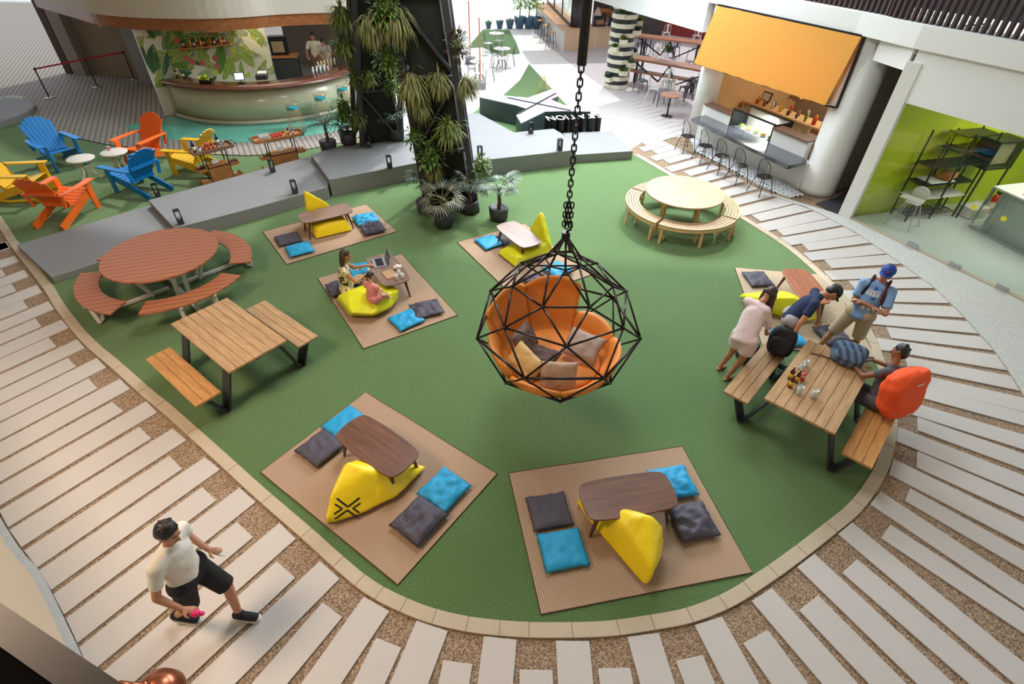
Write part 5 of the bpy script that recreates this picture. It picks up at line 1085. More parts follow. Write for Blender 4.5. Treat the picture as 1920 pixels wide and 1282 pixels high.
MB().bar(q1, q2, .03, .03).build('front_bar', BLACKM, t); MB().bar(a1 + Vector((0, 0, .02)), a2 + Vector((0, 0, .02)), .04, .04).build('top_bar', BLACKM, t)
# ================================================================== SHOP
t = thing('shop_rack', 'black metal rack with trays and bread in the lime green shop', 'shelving', (9.95, 12.02, .02), math.radians(14.5))
for sx in (-.7, .0, .7):
    for sy in (-.22, .22): MB().bar((sx, sy, 0), (sx, sy, 2.0), .03, .03).build('post', BLACKM, t)
WSH = M('white_tray', (214, 214, 204), .4)
MB().box((-.0, 0, .12), (1.44, .02, .02)).build('rail', BLACKM, t)
mb = MB()
for i in range(12): mb.box((-.66 + i * .12, 0, .12), (.035, .46, .015))
mb.build('slatted_shelf', BLACKM, t)
for z, m in ((.55, WSH), (.88, BLACKM), (1.30, BLACKM), (1.62, BLACKM), (1.95, BLACKM)): MB().box((0 if z < 1.4 else .25, 0, z), (1.44 if z < 1.4 else .94, .46, .025)).build('shelf', m, t)
o = MB().box((0, 0, .02), (.7, .4, .03)).build('serving_tray', WSH, None, loc=(9.8, 11.98, .915), rz=.25, mod=bev(.01)); tag(o, 'white tray on the black rack in the green shop', 'tray')
o = MB().box((0, 0, .07), (.42, .3, .14)).build('paper_parcel', M('kraft_paper', (178, 116, 66), .8, .2, 8), None, loc=(10.05, 12.03, .955), rz=.6, mod=bev(.03, 3)); tag(o, 'brown parcel on the white tray in the green shop', 'parcel')
t = thing('oven_cabinet', 'black framed glass oven cabinet on the rack\'s right', 'oven', (11.0, 12.2, .02), math.radians(14.5))
MB().box((0, 0, 1.2), (.75, .5, .04)).box((0, 0, 1.8), (.75, .5, .04)).box((-.36, 0, 1.5), (.03, .5, .6)).box((.36, 0, 1.5), (.03, .5, .6)).build('case', BLACKM, t); MB().box((0, .05, 1.5), (.66, .3, .5)).build('inner_box', M('tan_box', (150, 136, 110), .6), t); MB().box((0, -.245, 1.5), (.68, .006, .56)).build('door_glass', GLASS, t)
for sx in (-.34, .34):
    for sy in (-.22, .22): MB().bar((sx, sy, 0), (sx, sy, 1.2), .03, .03).build('leg', BLACKM, t)
t = thing('high_chair', 'white baby high chair with thin grey legs behind the shop glass', 'high chair', (9.15, 11.45, .02), 2.2)
MB().box((0, 0, .58), (.3, .28, .03)).build('seat', WHM, t, mod=bev(.01)); MB().lathe([(.16, 0), (.18, .02), (.17, .03), (.02, .02)], (0, -.16, .74), 20, R=Matrix.Rotation(PI / 2 - .15, 3, 'X')).build('backrest', WHM, t, True); MB().box((0, .22, .72), (.46, .26, .025)).build('tray', WHM, t, mod=bev(.01))
for sx in (-1, 1):
    for sy in (-1, 1): MB().tube([(sx * .12, sy * .1, .57), (sx * .26, sy * .27, 0)], .012, 6).build('leg', M('pale_steel', (170, 176, 180), .3, metal=.6) if 'pale_steel' not in bpy.data.materials else bpy.data.materials['pale_steel'], t)
PST = bpy.data.materials['pale_steel']
o = MB().box((0, 0, .13), (.55, .4, .26)).build('storage_box', WHM, None, loc=(11.15, 12.05, .022), rz=.25, mod=bev(.03, 3)); tag(o, 'white storage box on the shop floor beside the extinguisher', 'box')
t = thing('fire_extinguisher', 'red fire extinguisher on the shop floor', 'extinguisher', (11.72, 12.25, .022)); RDM = M('extinguisher_red', (196, 22, 18), .3)
MB().lathe([(.08, 0), (.085, .02), (.085, .38), (.05, .45), (.02, .47)], (0, 0, 0), 20).build('cylinder', RDM, t, True); MB().box((0, 0, .5), (.04, .12, .05)).build('handle', BLACKM, t); MB().lathe([(.088, .14), (.088, .28)], (0, 0, 0), 20).build('paper_label', LBLM, t)
c1, c2 = P(1815, 425, .02), P(1925, 483, .02); cd_ = (c2 - c1).normalized(); cn_ = Vector((-cd_.y, cd_.x, 0)); cn_ = cn_ if cn_.x > 0 else -cn_
t = thing('glass_counter', 'glass fronted shop counter with steel edge and lit top', 'counter'); c3 = c1 + cd_ * 2.2
def cq(s0, s1, d0, d1, z0, z1): return MB().prism([(c1 + cd_ * a + cn_ * b)[:2] for a, b in ((s0, d0), (s1, d0), (s1, d1), (s0, d1))], z0, z1)
cq(0, 2.2, 0, .05, .02, .07).build('steel_edge', PST, t); cq(0.03, 2.2, 0.03, .04, .07, 1.0).build('front_glass', GLASS, t); cq(.1, 2.2, .25, .8, .03, .95).build('body', M('counter_white', (190, 200, 196), .4), t); cq(0, 2.2, 0, .85, 1.0, 1.03).build('top', WSH, t)
cq(.5, 1.9, .2, .7, 1.031, 1.036).build('heated_tray', BLACKM, t)
for i in range(4): MB().ell(c1 + cd_ * (.7 + i * .3) + cn_ * .45 + Vector((0, 0, 1.05)), (.06, .06, .02), 12, k=6).build('warm_light', M('warm_spot_%d' % i, (255, 170, 60), .5, emit=(255, 170, 60), es=4), t)
for s_ in (0.02, .30): MB().bar(c1 + cd_ * s_ + cn_ * .0 + Vector((0, 0, .1)), c1 + cd_ * s_ + cn_ * .02 + Vector((0, 0, .98)), .04, .025).build('steel_upright', PST, t)
w1 = bpy.data.objects['window_1']; YST = M('yellow_sticker', (214, 212, 40), .5)
for px, py in ((1827, 388), (1882, 410)):
    p = onwall(px, py, GA, GB); g = (Vector((GB[0] - GA[0], GB[1] - GA[1], 0))).normalized(); gn = Vector((g.y, -g.x, 0)); gn = gn if gn.x < 0 else -gn
    MB().lathe([(.05, 0), (.05, .002)], (0, 0, 0), 20, R=gn.to_track_quat('Z', 'Y').to_matrix()).build('sticker', YST, w1, loc=p + gn * .0)
for px, py in ((1712, 458), (1790, 497), (1878, 541)):
    p = onwall(px, py, GA, GB); MB().box((p.x, p.y, .07), (.22, .05, .08), math.atan2(g.y, g.x)).build('glass_clamp', PST, w1)
MB().box(onwall(1760, 320, GA, GB) + Vector((0, 0, 0)), (.006, .006, .006)).build('fixing', PST, w1)
# ================================================================== BEYOND THE PLATFORM: LETTERS, CROSS SHAPED PLINTH
CROSSM = M('pale_grey_plinth_top', (158, 158, 172), .5, .05, 2); CROSSD = M('dark_green_plinth_side', (56, 74, 74), .5, .25, 3); PINKT = M('faded_pink_paint', (214, 150, 160), .6)
xo = [(899, 182), (945, 179), (990, 183), (1040, 165), (1047, 180), (1030, 187), (1060, 197), (1108, 205), (1107, 209), (1060, 208), (1022, 209), (977, 231), (968, 216), (988, 204), (967, 197)]
xp = [P(*q, .65) for q in xo]
t = thing('cross_plinth', 'big X shaped plinth with pale top and dark sides behind the platform', 'plinth')
MB().prism([(p.x, p.y) for p in xp], .005, .63).build('body', CROSSD, t); MB().prism([(p.x, p.y) for p in xp], .63, .65).build('top', CROSSM, t)
MB().bar(P(952, 183, .658), P(1070, 207, .658), .08, .012).bar(P(972, 213, .658), P(1042, 175, .658), .08, .012).build('dark_lines', BLACKM, t)
MB().prism([P(*q, .65)[:2] for q in ((1024, 175), (1040, 166), (1046, 180), (1032, 186), (1060, 198), (1050, 203), (1018, 190))], .65, .654).build('pink_patch', PINKT, t)
t = thing('folding_sign', 'yellow folding floor sign beyond the cross shaped plinth', 'sign', P(1018, 172, .004))
for s in (-1, 1): MB().bar((s * .02, 0, .55), (s * .22, s * .1, 0), .22, .02, up=(1, 0, 0)).build('panel', PY, t)
letters = [('N', 1032), ('O', 1050), ('I', 1062), ('T', 1074), ('A', 1090), ('T', 1106), ('S', 1121)]
WHL = M('white_letter_face', (240, 240, 240), .5)
pa, pb = P(1032, 221, .62), P(1121, 216, .62); la = math.atan2(pb.y - pa.y, pb.x - pa.x)
for i, (chh, px) in enumerate(letters):
    p = pa.lerp(pb, (px - 1032) / 89)
    def glyph(ext, z, name, mat, par, size=.42):
        cu_ = bpy.data.curves.new('g', 'FONT'); cu_.body = chh; cu_.size = size * 1.35; cu_.extrude = ext; cu_.align_x = 'CENTER'; cu_.align_y = 'CENTER'
        if ext > .1: cu_.offset = .006
        o = bpy.data.objects.new('g', cu_); COL.objects.link(o); me = bpy.data.meshes.new_from_object(o.evaluated_get(bpy.context.evaluated_depsgraph_get())); bpy.data.objects.remove(o)
        me.materials.clear(); me.materials.append(mat); o = bpy.data.objects.new(name, me); COL.objects.link(o); o.parent = par; o.location = (0, 0, z); o.rotation_euler = (0, 0, PI); o.scale = (.68, 1.0, 1); return o
    t = thing('block_letter', 'tall black block letter %s with a white top, one of a row' % chh if i not in (3, 5) else 'tall black block letter T with a white top, %s' % ('next to the letter I' if i == 3 else 'next to the letter S'), 'letter', (p.x, p.y, .006), la, 'block letters beside the platform')
    glyph(.30, .30, 'letter_body', BLACKM, t); glyph(.006, .61, 'letter_face', WHL, t)
# black and white planter column
BLK = M('black_band_paint', (40, 42, 50), .5); IVO = M('ivory_planter', (226, 222, 204), .5, .06, 6)
pc = P(1155, 162); t = thing('planter_column', 'round black and white banded column stacked with small plants', 'planter column', (pc.x, pc.y, 0))
nb = 12
for i in range(nb):
    z = i * .3; MB().lathe([(.50, z), (.50, z + .15)], (0, 0, 0), 8).build('ivory_tier', IVO, t); MB().lathe([(.46, z + .15), (.46, z + .30)], (0, 0, 0), 16).build('black_band', BLK, t)
rd = random.Random(3)
for i in range(11):
    a = -2.4 + (i % 4) * .75 + (i * .3) % .5; z = .35 + i * .27; c = Vector((.56 * math.cos(a), .56 * math.sin(a), z))
    px_ = MB().box(c, (.3, .22, .16), a + PI / 2).build('plant_box', IVO, t)
    mb = MB()
    for k in range(34): mb.leaf(c + Vector((rd.uniform(-.1, .1), rd.uniform(-.1, .1), .08)), (rd.uniform(-1, 1), rd.uniform(-1, 1), 1), rd.uniform(.12, .24), .07, 1.2)
    mb.build('small_plant', [GRN[5], GRN[2], GRN[0]][i % 3], t, True)
# metal cafe chairs
CHW, CHG, CHD = M('white_metal_chair', (224, 224, 220), .4), M('grey_metal_chair', (112, 122, 132), .4, metal=.3), M('dark_metal_chair', (52, 54, 64), .4, metal=.3)
def tolix(mat):
    t = thing('metal_chair', 'chair', 'chair'); MB().box((0, 0, .44), (.36, .36, .02)).box((0, .175, .42), (.36, .012, .05)).build('seat', mat, t, mod=bev(.005))
    for sx in (-1, 1):
        MB().bar((sx * .155, .155, .44), (sx * .20, .20, 0), .06, .02, w2=.03).build('leg', mat, t); MB().bar((sx * .155, -.155, .44), (sx * .20, -.24, 0), .06, .02, w2=.03).build('leg', mat, t)
    pts = [(-.165, -.15, .45), (-.17, -.19, .68)] + [(-.17 * math.cos(a), -.20 - .02 * math.sin(a), .74 + .11 * math.sin(a)) for a in [PI * i / 6 for i in range(7)]] + [(.17, -.19, .68), (.165, -.15, .45)]
    MB().tube(pts, .012, 6).build('back_hoop', mat, t); MB().bar((0, -.165, .45), (0, -.215, .83), .10, .008, up=(0, 1, 0)).build('back_splat', mat, t); return t
TW = woodmat('brown_table_wood', (150, 92, 62), (196, 132, 94), .3, 2, 0, .3)
mc = [('g', 1200, 172, 200, 'grey metal chair standing left of the group by the planter column'), ('w', 1222, 188, 250, 'white metal chair behind the front grey one'), ('g', 1237, 197, 100, 'grey metal chair at the very front of the group'), ('w', 1263, 197, 200, 'white metal chair at the right front of the group'), ('w', 1246, 174, 150, 'white metal chair in the middle of the group'), ('d', 1283, 186, 20, 'dark metal chair right of the front white one'), ('g', 1296, 176, 60, 'grey metal chair near the far white column'), ('w', 1314, 168, 330, 'white metal chair beside the far white column'),
      ('d', 1199, 100, 0, 'dark metal chair beyond the long table\'s left end'), ('w', 1237, 108, 0, 'white metal chair beyond the long table, left one'), ('d', 1262, 106, 20, 'dark metal chair beyond the middle of the long table'), ('w', 1295, 112, -20, 'white metal chair beyond the long table, right one'), ('w', 1246, 78, 0, 'white metal chair beyond the farthest table, left one'), ('w', 1303, 84, 0, 'white metal chair beyond the farthest table, right one'), ('g', 1214, 102, 10, 'grey metal chair beyond the long table near its left end')]
MM = {'w': CHW, 'g': CHG, 'd': CHD}
for k, px, py, a, lb in mc:
    p = P(px, py, 0); place('tolix' + k, (lambda k=k: tolix(MM[k])), lb, (p.x, p.y, -.011), math.radians(a), 'metal cafe chairs')
def longtable(label, a, b, D, H, truss=True, cat='table'):
    a, b = Vector(a), Vector(b); c = (a + b) / 2; ang = math.atan2(b.y - a.y, b.x - a.x); L = (b - a).length
    t = thing('long_table' if cat == 'table' else 'long_bench', label, cat, (c.x, c.y, -.011), ang); MB().box((0, 0, H - .03), (L, D, .07)).build('tabletop' if cat == 'table' else 'seat', TW, t, mod=bev(.005))
    for s in (-1, 1):
        MB().bar((s * L * .38, -D * .35, 0), (s * L * .38, -D * .35, H - .06), .07, .07).bar((s * L * .38, D * .35, 0), (s * L * .38, D * .35, H - .06), .07, .07).build('leg', BLACKM, t)
        if truss: MB().bar((s * L * .1, -D * .35, .2), (s * L * .45, -D * .35, H - .07), .05, .05).bar((s * L * .1, -D * .35, .2), (0, -D * .35, H - .07), .05, .05).build('brace', BLACKM, t)
    return t
longtable('long brown table with black truss legs behind the metal chairs', P(1184, 104, .9), P(1345, 132, .9), .7, .9)
longtable('farthest long brown table under the white upper wall', P(1194, 64, .9), P(1330, 80, .9), .7, .9)
longtable('long brown bench in front of the long table', P(1178, 128, .46), P(1320, 152, .46), .35, .46, False, 'bench')
for i, (c_, lb) in enumerate((((1, 0), 'low round cafe table among the metal chairs'),)):
    p = P(1258, 178, .7); t = thing('cafe_table', lb, 'table', (p.x, p.y, -.011)); MB().lathe([(.02, .70), (.36, .70), (.36, .73), (.02, .73)], (0, 0, 0), 28).build('tabletop', TW, t); MB().tube([(0, 0, 0), (0, 0, .7)], .03, 8).build('pole', BLACKM, t); MB().lathe([(.22, 0), (.2, .02), (.02, .03)], (0, 0, 0), 20).build('base', BLACKM, t)
# red brick wall, plants and cupboards at the very back right
brick = M('red_flower_wall', (150, 50, 48), .8, .5, 16, bmp=.4, bscale=30); bw = P(1235, 70, 0)
struct(MB().box((9.9, 33.2, 1.5), (9.5, .2, 3.4), math.radians(-35)).build('wall_far_right', brick))
t = thing('wooden_cupboard', 'brown wooden cupboard left of the red wall', 'cupboard', (4.95, 31.6, -.01), -.3); MB().box((0, 0, .7), (1.8, .7, 1.4)).build('body', TRD, t, mod=bev(.01)); MB().box((0, 0, 1.43), (1.95, .8, .06)).build('top', TRW, t)
for i, (px, py, lb) in enumerate(((1215, 30, 'green plant on top of the brown cupboard'), (1292, 50, 'green plant by the red wall'))):
    p = P(px, py, 1.46 if i == 0 else .3); o_ = MB()
    for k in range(50): o_.leaf((rd.uniform(-.2, .2), rd.uniform(-.2, .2), 0), (rd.uniform(-1, 1), rd.uniform(-1, 1), 1), rd.uniform(.3, .5), .1, 1.2)
    p = Vector((5.0, 31.6, 1.47)) if i == 0 else Vector((7.6, 29.9, 0)); tag(o_.build('leafy_plant', GRN[2], None, True, loc=p), lb, 'plant')
# far kiosk
KM = woodmat('pale_oak_panel', (196, 160, 128), (222, 190, 156), .5, 1.2, 0, 0, 14); KW = woodmat('kiosk_top_wood', (206, 140, 84), (228, 170, 112), .4, 2)
k0, k1, k2 = P(1055, 98), P(1172, 86), P(1003, 42); 
t = thing('kiosk_counter', 'corner kiosk counter with pale wood panels and orange wood top', 'counter')
def lerp2(a, b, s): return (a.x + (b.x - a.x) * s, a.y + (b.y - a.y) * s)
inn = Vector((.5, 1.0, 0)); 
MB().prism([k0[:2], k1[:2], (k1 + Vector((-.25, .9, 0)))[:2], (k0 + Vector((.7, 1.2, 0)))[:2], (k2 + Vector((1.0, .2, 0)))[:2], k2[:2]], -.01, .95).build('body', WHM, t)
MB().prism([(k0 + Vector((-.1, -.1, 0)))[:2], (k1 + Vector((0, -.1, 0)))[:2], (k1 + Vector((-.25, 1.0, 0)))[:2], (k0 + Vector((.8, 1.3, 0)))[:2], (k2 + Vector((1.1, .2, 0)))[:2], (k2 + Vector((-.15, 0, 0)))[:2]], .95, 1.0).build('worktop', KW, t)
for s0, s1 in ((.02, .49), (.51, .98)):
    a, b = k0.lerp(k1, s0), k0.lerp(k1, s1); MB().bar(a + Vector((0, -.012, .47)), b + Vector((0, -.012, .47)), .02, .86).build('panel', KM, t)
t = thing('round_kiosk_pillar', 'grey round pillar with an orange lit sign on the kiosk', 'pillar', (k0.x + .75, k0.y + .75, 1.002))
MB().lathe([(.42, 0), (.42, 1.25)], (0, 0, 0), 28).build('shaft', DARKG, t, True); MB().lathe([(.5, 1.26), (.5, 1.9)], (0, 0, 0), 8).build('sign_box', M('orange_sign', (240, 90, 50), .5, emit=(250, 100, 50), es=.8), t)
t = thing('kiosk_window', 'dark framed window panes on the kiosk\'s left side', 'window', (0, 0, 0)); w0, w1_ = k0 + Vector((.35, .6, 1.3)), k2 + Vector((.7, .3, 1.3))
for i in range(4): MB().bar(w0.lerp(w1_, i / 3) - Vector((0, 0, .28)), w0.lerp(w1_, i / 3) + Vector((0, 0, 1.2)), .06, .06).build('mullion', BLACKM, t)
MB().bar(w0 - Vector((0, 0, .25)), w1_ - Vector((0, 0, .25)), .06, .12).build('sill', BLACKM, t); MB().bar(w0 + Vector((0, 0, .45)), w1_ + Vector((0, 0, .45)), .01, 1.4).build('pane', GLASS, t)
t = thing('kiosk_machines', 'dark coffee machines and jars behind the kiosk counter', 'coffee machine', (k0.x + 1.75, k0.y + .95, 1.003), .1)
MB().box((0, 0, .25), (.6, .4, .5)).box((.7, .05, .18), (.5, .35, .36)).build('machine', BLACKM, t, mod=bev(.02)); MB().box((0, -.21, .2), (.4, .02, .2)).build('drip_panel', SHM, t)
struct(MB().box((5.9, 33.0, 1.7), (4.0, .15, 3.4), .15).build('wall_kiosk_back', M('kiosk_dark_back', (70, 60, 56), .6, .4, 3)))
struct(MB().box((3.6, 30.2, 2.65), (5.0, 2.6, .3), .15).build('ceiling_kiosk', woodmat('kiosk_hood_wood', (190, 150, 116), (214, 176, 140), .5, 1)))
t = thing('kiosk_lamp', 'grey cone lamp hanging over the kiosk counter', 'lamp', (k0.x + 1.55, k0.y + .35, 1.55)); MB().lathe([(.22, 0), (.16, .12), (.05, .3), (.02, .34)], (0, 0, 0), 20).build('shade', M('felt_shade', (176, 160, 146), .8), t, True); MB().tube([(0, 0, .3), (0, 0, .95)], .008, 5).build('cord', BLACKM, t)
mb = MB()
for k in range(70): mb.leaf((rd.uniform(-.25, .25), rd.uniform(-.2, .2), rd.uniform(-.2, .4)), (rd.uniform(-1, 1), rd.uniform(-1, 1), .6), rd.uniform(.25, .45), .1, 1.4)
tag(mb.build('leafy_plant', GRN[2], None, True, loc=(k1.x - .3, k1.y + .5, 1.25)), 'bright green plant at the right end of the kiosk counter', 'plant')
def highstool():
    t = thing('counter_chair', 'chair', 'chair'); MB().lathe([(.01, .70), (.19, .70), (.2, .73), (.01, .74)], (0, 0, 0), 18).build('seat', KW, t)
    for sx in (-1, 1):
        for sy in (-1, 1): MB().tube([(sx * .13, sy * .13, .7), (sx * .22, sy * .22, 0)], .013, 6).build('leg', BLACKM, t)
    mb = MB(); mb.tube([(-.17, -.1, .7), (-.17, -.17, 1.0), (0, -.2, 1.08), (.17, -.17, 1.0), (.17, -.1, .7)], .014, 6)
    for x in (-.06, .06): mb.tube([(x, -.16, .7), (x, -.19, 1.05)], .009, 5)
    mb.tube([(.2 * math.cos(2 * PI * k / 12), .2 * math.sin(2 * PI * k / 12), .25) for k in range(12)], .008, 5, closed=True); mb.build('back', BLACKM, t); return t
for (px, py), lb in zip(((1033, 90), (1022, 76), (1012, 66)), ('high chair with orange seat nearest the kiosk\'s corner', 'middle high chair at the kiosk\'s left side', 'farthest high chair at the kiosk\'s left side')):
    p = P(px, py); place('hs', highstool, lb, (p.x, p.y, -.011), -2.0, 'high chairs at the kiosk')
# terrace bistro sets
WHB = M('white_bistro', (226, 228, 226), .4)
def bistro_table():
    t = thing('bistro_table', 'table', 'table'); MB().lathe([(.02, .70), (.36, .70), (.37, .72), (.02, .73)], (0, 0, 0), 28).build('tabletop', WHB, t); MB().tube([(0, 0, 0), (0, 0, .7)], .03, 8).build('pole', WHM, t)
    mb = MB()
    for k in range(4): a = PI / 2 * k; mb.tube([(.03 * math.cos(a), .03 * math.sin(a), .3), (.14 * math.cos(a), .14 * math.sin(a), .2), (.26 * math.cos(a), .26 * math.sin(a), 0)], .014, 6)
    mb.build('feet', DARKG, t); return t
for (px, py), lb in zip(((931, 62), (942, 90), (898, 114)), ('farthest white bistro table on the terrace', 'middle white bistro table on the terrace', 'nearest white bistro table, beside the orange poles')): 
    p = P(px, py, .72); place('bt', bistro_table, lb, (p.x, p.y, -.011 if py > 80 else .004), 0, 'bistro tables on the terrace')
def bistro_chair():
    t = thing('bistro_chair', 'chair', 'chair'); MB().lathe([(.01, .44), (.18, .44), (.19, .46), (.01, .465)], (0, 0, 0), 18).build('seat', WHB, t)
    for sx in (-1, 1):
        for sy in (-1, 1): MB().tube([(sx * .13, sy * .12, .44), (sx * .2, sy * .2, 0)], .01, 5).build('leg', DARKG, t)
    mb = MB(); mb.tube([(-.16, -.1, .45), (-.16, -.18, .75), (0, -.2, .88), (.16, -.18, .75), (.16, -.1, .45)], .01, 5); mb.tube([(0, -.15, .45), (0, -.19, .86)], .007, 5); mb.build('back', DARKG, t); return t
for (px, py), a, lb in (((915, 81), -70, 'thin grey chair left of the farthest bistro table'), ((935, 76), 180, 'thin grey chair in front of the farthest bistro table'), ((928, 103), -80, 'thin grey chair left of the middle bistro table'), ((940, 109), 180, 'thin grey chair in front of the middle bistro table'), ((957, 103), 90, 'thin grey chair right of the middle bistro table'), ((884, 128), -80, 'thin grey chair left of the nearest bistro table'), ((898, 137), 180, 'thin grey chair in front of the nearest bistro table'), ((918, 130), 90, 'thin grey chair right of the nearest bistro table')):
    p = P(px, py, .45); place('bc', bistro_chair, lb, (p.x, p.y, -.011 if py > 90 else .004), math.radians(a), 'bistro chairs on the terrace')
ORP = M('orange_pole', (214, 110, 60), .6)
for (px, py), lb in (((901, 165), 'thin orange pole standing in a stone block, front one'), ((882, 118), 'thin orange pole on the terrace, rear one')):
    p = P(px, py); t = thing('marker_pole', lb, 'pole', (p.x, p.y, -.011)); MB().tube([(0, 0, 0), (0, 0, 2.4)], .022, 8).build('pole', ORP, t); MB().box((0, 0, .12), (.42, .42, .24)).build('block', CONC, t, mod=bev(.01))
BPOT = M('blue_glazed_pot', (74, 106, 132), .3, .1, 5)
for i, (px, hh, lb) in enumerate(((916, .34, 'small blue pot at the left end of the terrace row'), (937, .40, 'second small blue pot from the left on the terrace'), (956, .45, 'third blue pot from the left on the terrace'), (974, .6, 'tall blue pot with a leafy shrub, left of two'), (991, .6, 'tall blue pot with a leafy shrub, right of two'), (1005, .58, 'blue pot nearest the kiosk\'s high chairs'))):
    p = P(px, 53); t = thing('plant_pot', lb, 'plant pot', (p.x, p.y, -.011), 0, 'blue pots on the terrace'); MB().lathe([(hh * .32, 0), (hh * .48, hh * .6), (hh * .55, hh), (hh * .48, hh), (hh * .3, hh * .8)], (0, 0, 0), 20).build('pot', BPOT, t, True)
    mb = MB(); big = i > 2
    if big: mb.tube([(0, 0, .4), (.03, 0, 1.3)], .03, 6)
    for k in range(150 if big else 30): 
        c = Vector((rd.uniform(-.4, .4), rd.uniform(-.4, .4), rd.uniform(.9, 2.3))) if big else Vector((rd.uniform(-.1, .1), rd.uniform(-.1, .1), hh * .8)); mb.leaf(c, (rd.uniform(-1, 1), rd.uniform(-1, 1), .6), .3 if big else .2, .08, 1.4)
    mb.build('foliage', M('pale_green_leaf', (140, 186, 90), .6, .3, 4) if 'pale_green_leaf' not in bpy.data.materials else bpy.data.materials['pale_green_leaf'], t, True)  # pale green leaf colour shared by all the terrace pots
# dark handrail end and copper lamp close to the viewer, bottom left
t = thing('dark_handrail', 'dark metal handrail crossing the bottom left corner', 'rail')
ra, rb = P(-60, 1128, 3.6), P(220, 1320, 3.6); MB().bar(ra, rb, .10, .06).build('top_edge', BLACKM, t); ra, rb = P(-90, 1205, 3.35), P(150, 1370, 3.35); MB().bar(ra, rb, .25, .45).build('lower_panel', M('brown_black_panel', (9, 7, 7), .9, spec=.1), t)
lp = P(290, 1298, 1.9); t = thing('copper_lamp', 'copper dome lamp with a curved arm at the bottom left edge', 'lamp', (lp.x, lp.y, 1.86))
COP2 = M('polished_copper', (160, 92, 66), .28, .1, 4, metal=.85)
MB().lathe([(.02, .14), (.08, .125), (.13, .08), (.15, 0), (.145, -.04)], (.02, 0, 0), 32).build('dome', COP2, t, True); MB().tube([(-.02, 0, .13), (-.05, 0, .17), (-.16, .01, .18), (-.22, .0, .12), (-.30, -.02, .02), (-.8, -.1, .0), (-1.2, -.1, -.05)], .014, 8).build('arm', COP2, t, True); MB().lathe([(.03, 0), (.035, .05), (.02, .06)], (-.03, 0, .11), 14).build('collar', COP2, t, True)
# ================================================================== PEOPLE
SK = [M('tan_skin', (186, 130, 98), .5, .06, 8), M('brown_skin', (138, 88, 64), .5, .06, 8), M('fair_skin', (214, 164, 132), .5, .06, 8)]
HB = M('black_hair', (22, 18, 18), .45, .3, 30, bmp=.3, bscale=80); HBR = M('dark_brown_hair', (62, 42, 32), .45, .3, 30, bmp=.3, bscale=80)
CL = {n: M('cloth_' + n, c, .85, .06, 5, bmp=.12, bscale=14) for n, c in dict(white=(222, 218, 208), black=(28, 28, 32), navy=(26, 42, 78), blue=(122, 160, 206), khaki=(176, 160, 132), pinkw=(226, 206, 208), grey=(168, 158, 160), pink=(220, 138, 136), stone=(186, 180, 172), orange=(240, 88, 40), brownap=(150, 120, 96), dgrey=(84, 84, 90)).items()}
def floralmat():
    m, nt, bs = newmat('floral_cloth'); v = tc(nt); n = ntex(nt, v, 14, 2)
    nt.links.new(ramp(nt, n, [(.44, s2l((48, 54, 44))), (.5, s2l((214, 202, 160)))]), bs.inputs['Base Color']); bs.inputs['Roughness'].default_value = .85; return m
CL['floral'] = floralmat()
SHW, SHB = M('white_rubber', (220, 216, 208), .5), M('black_canvas', (26, 26, 30), .8)
def V3(a): return Vector(a)
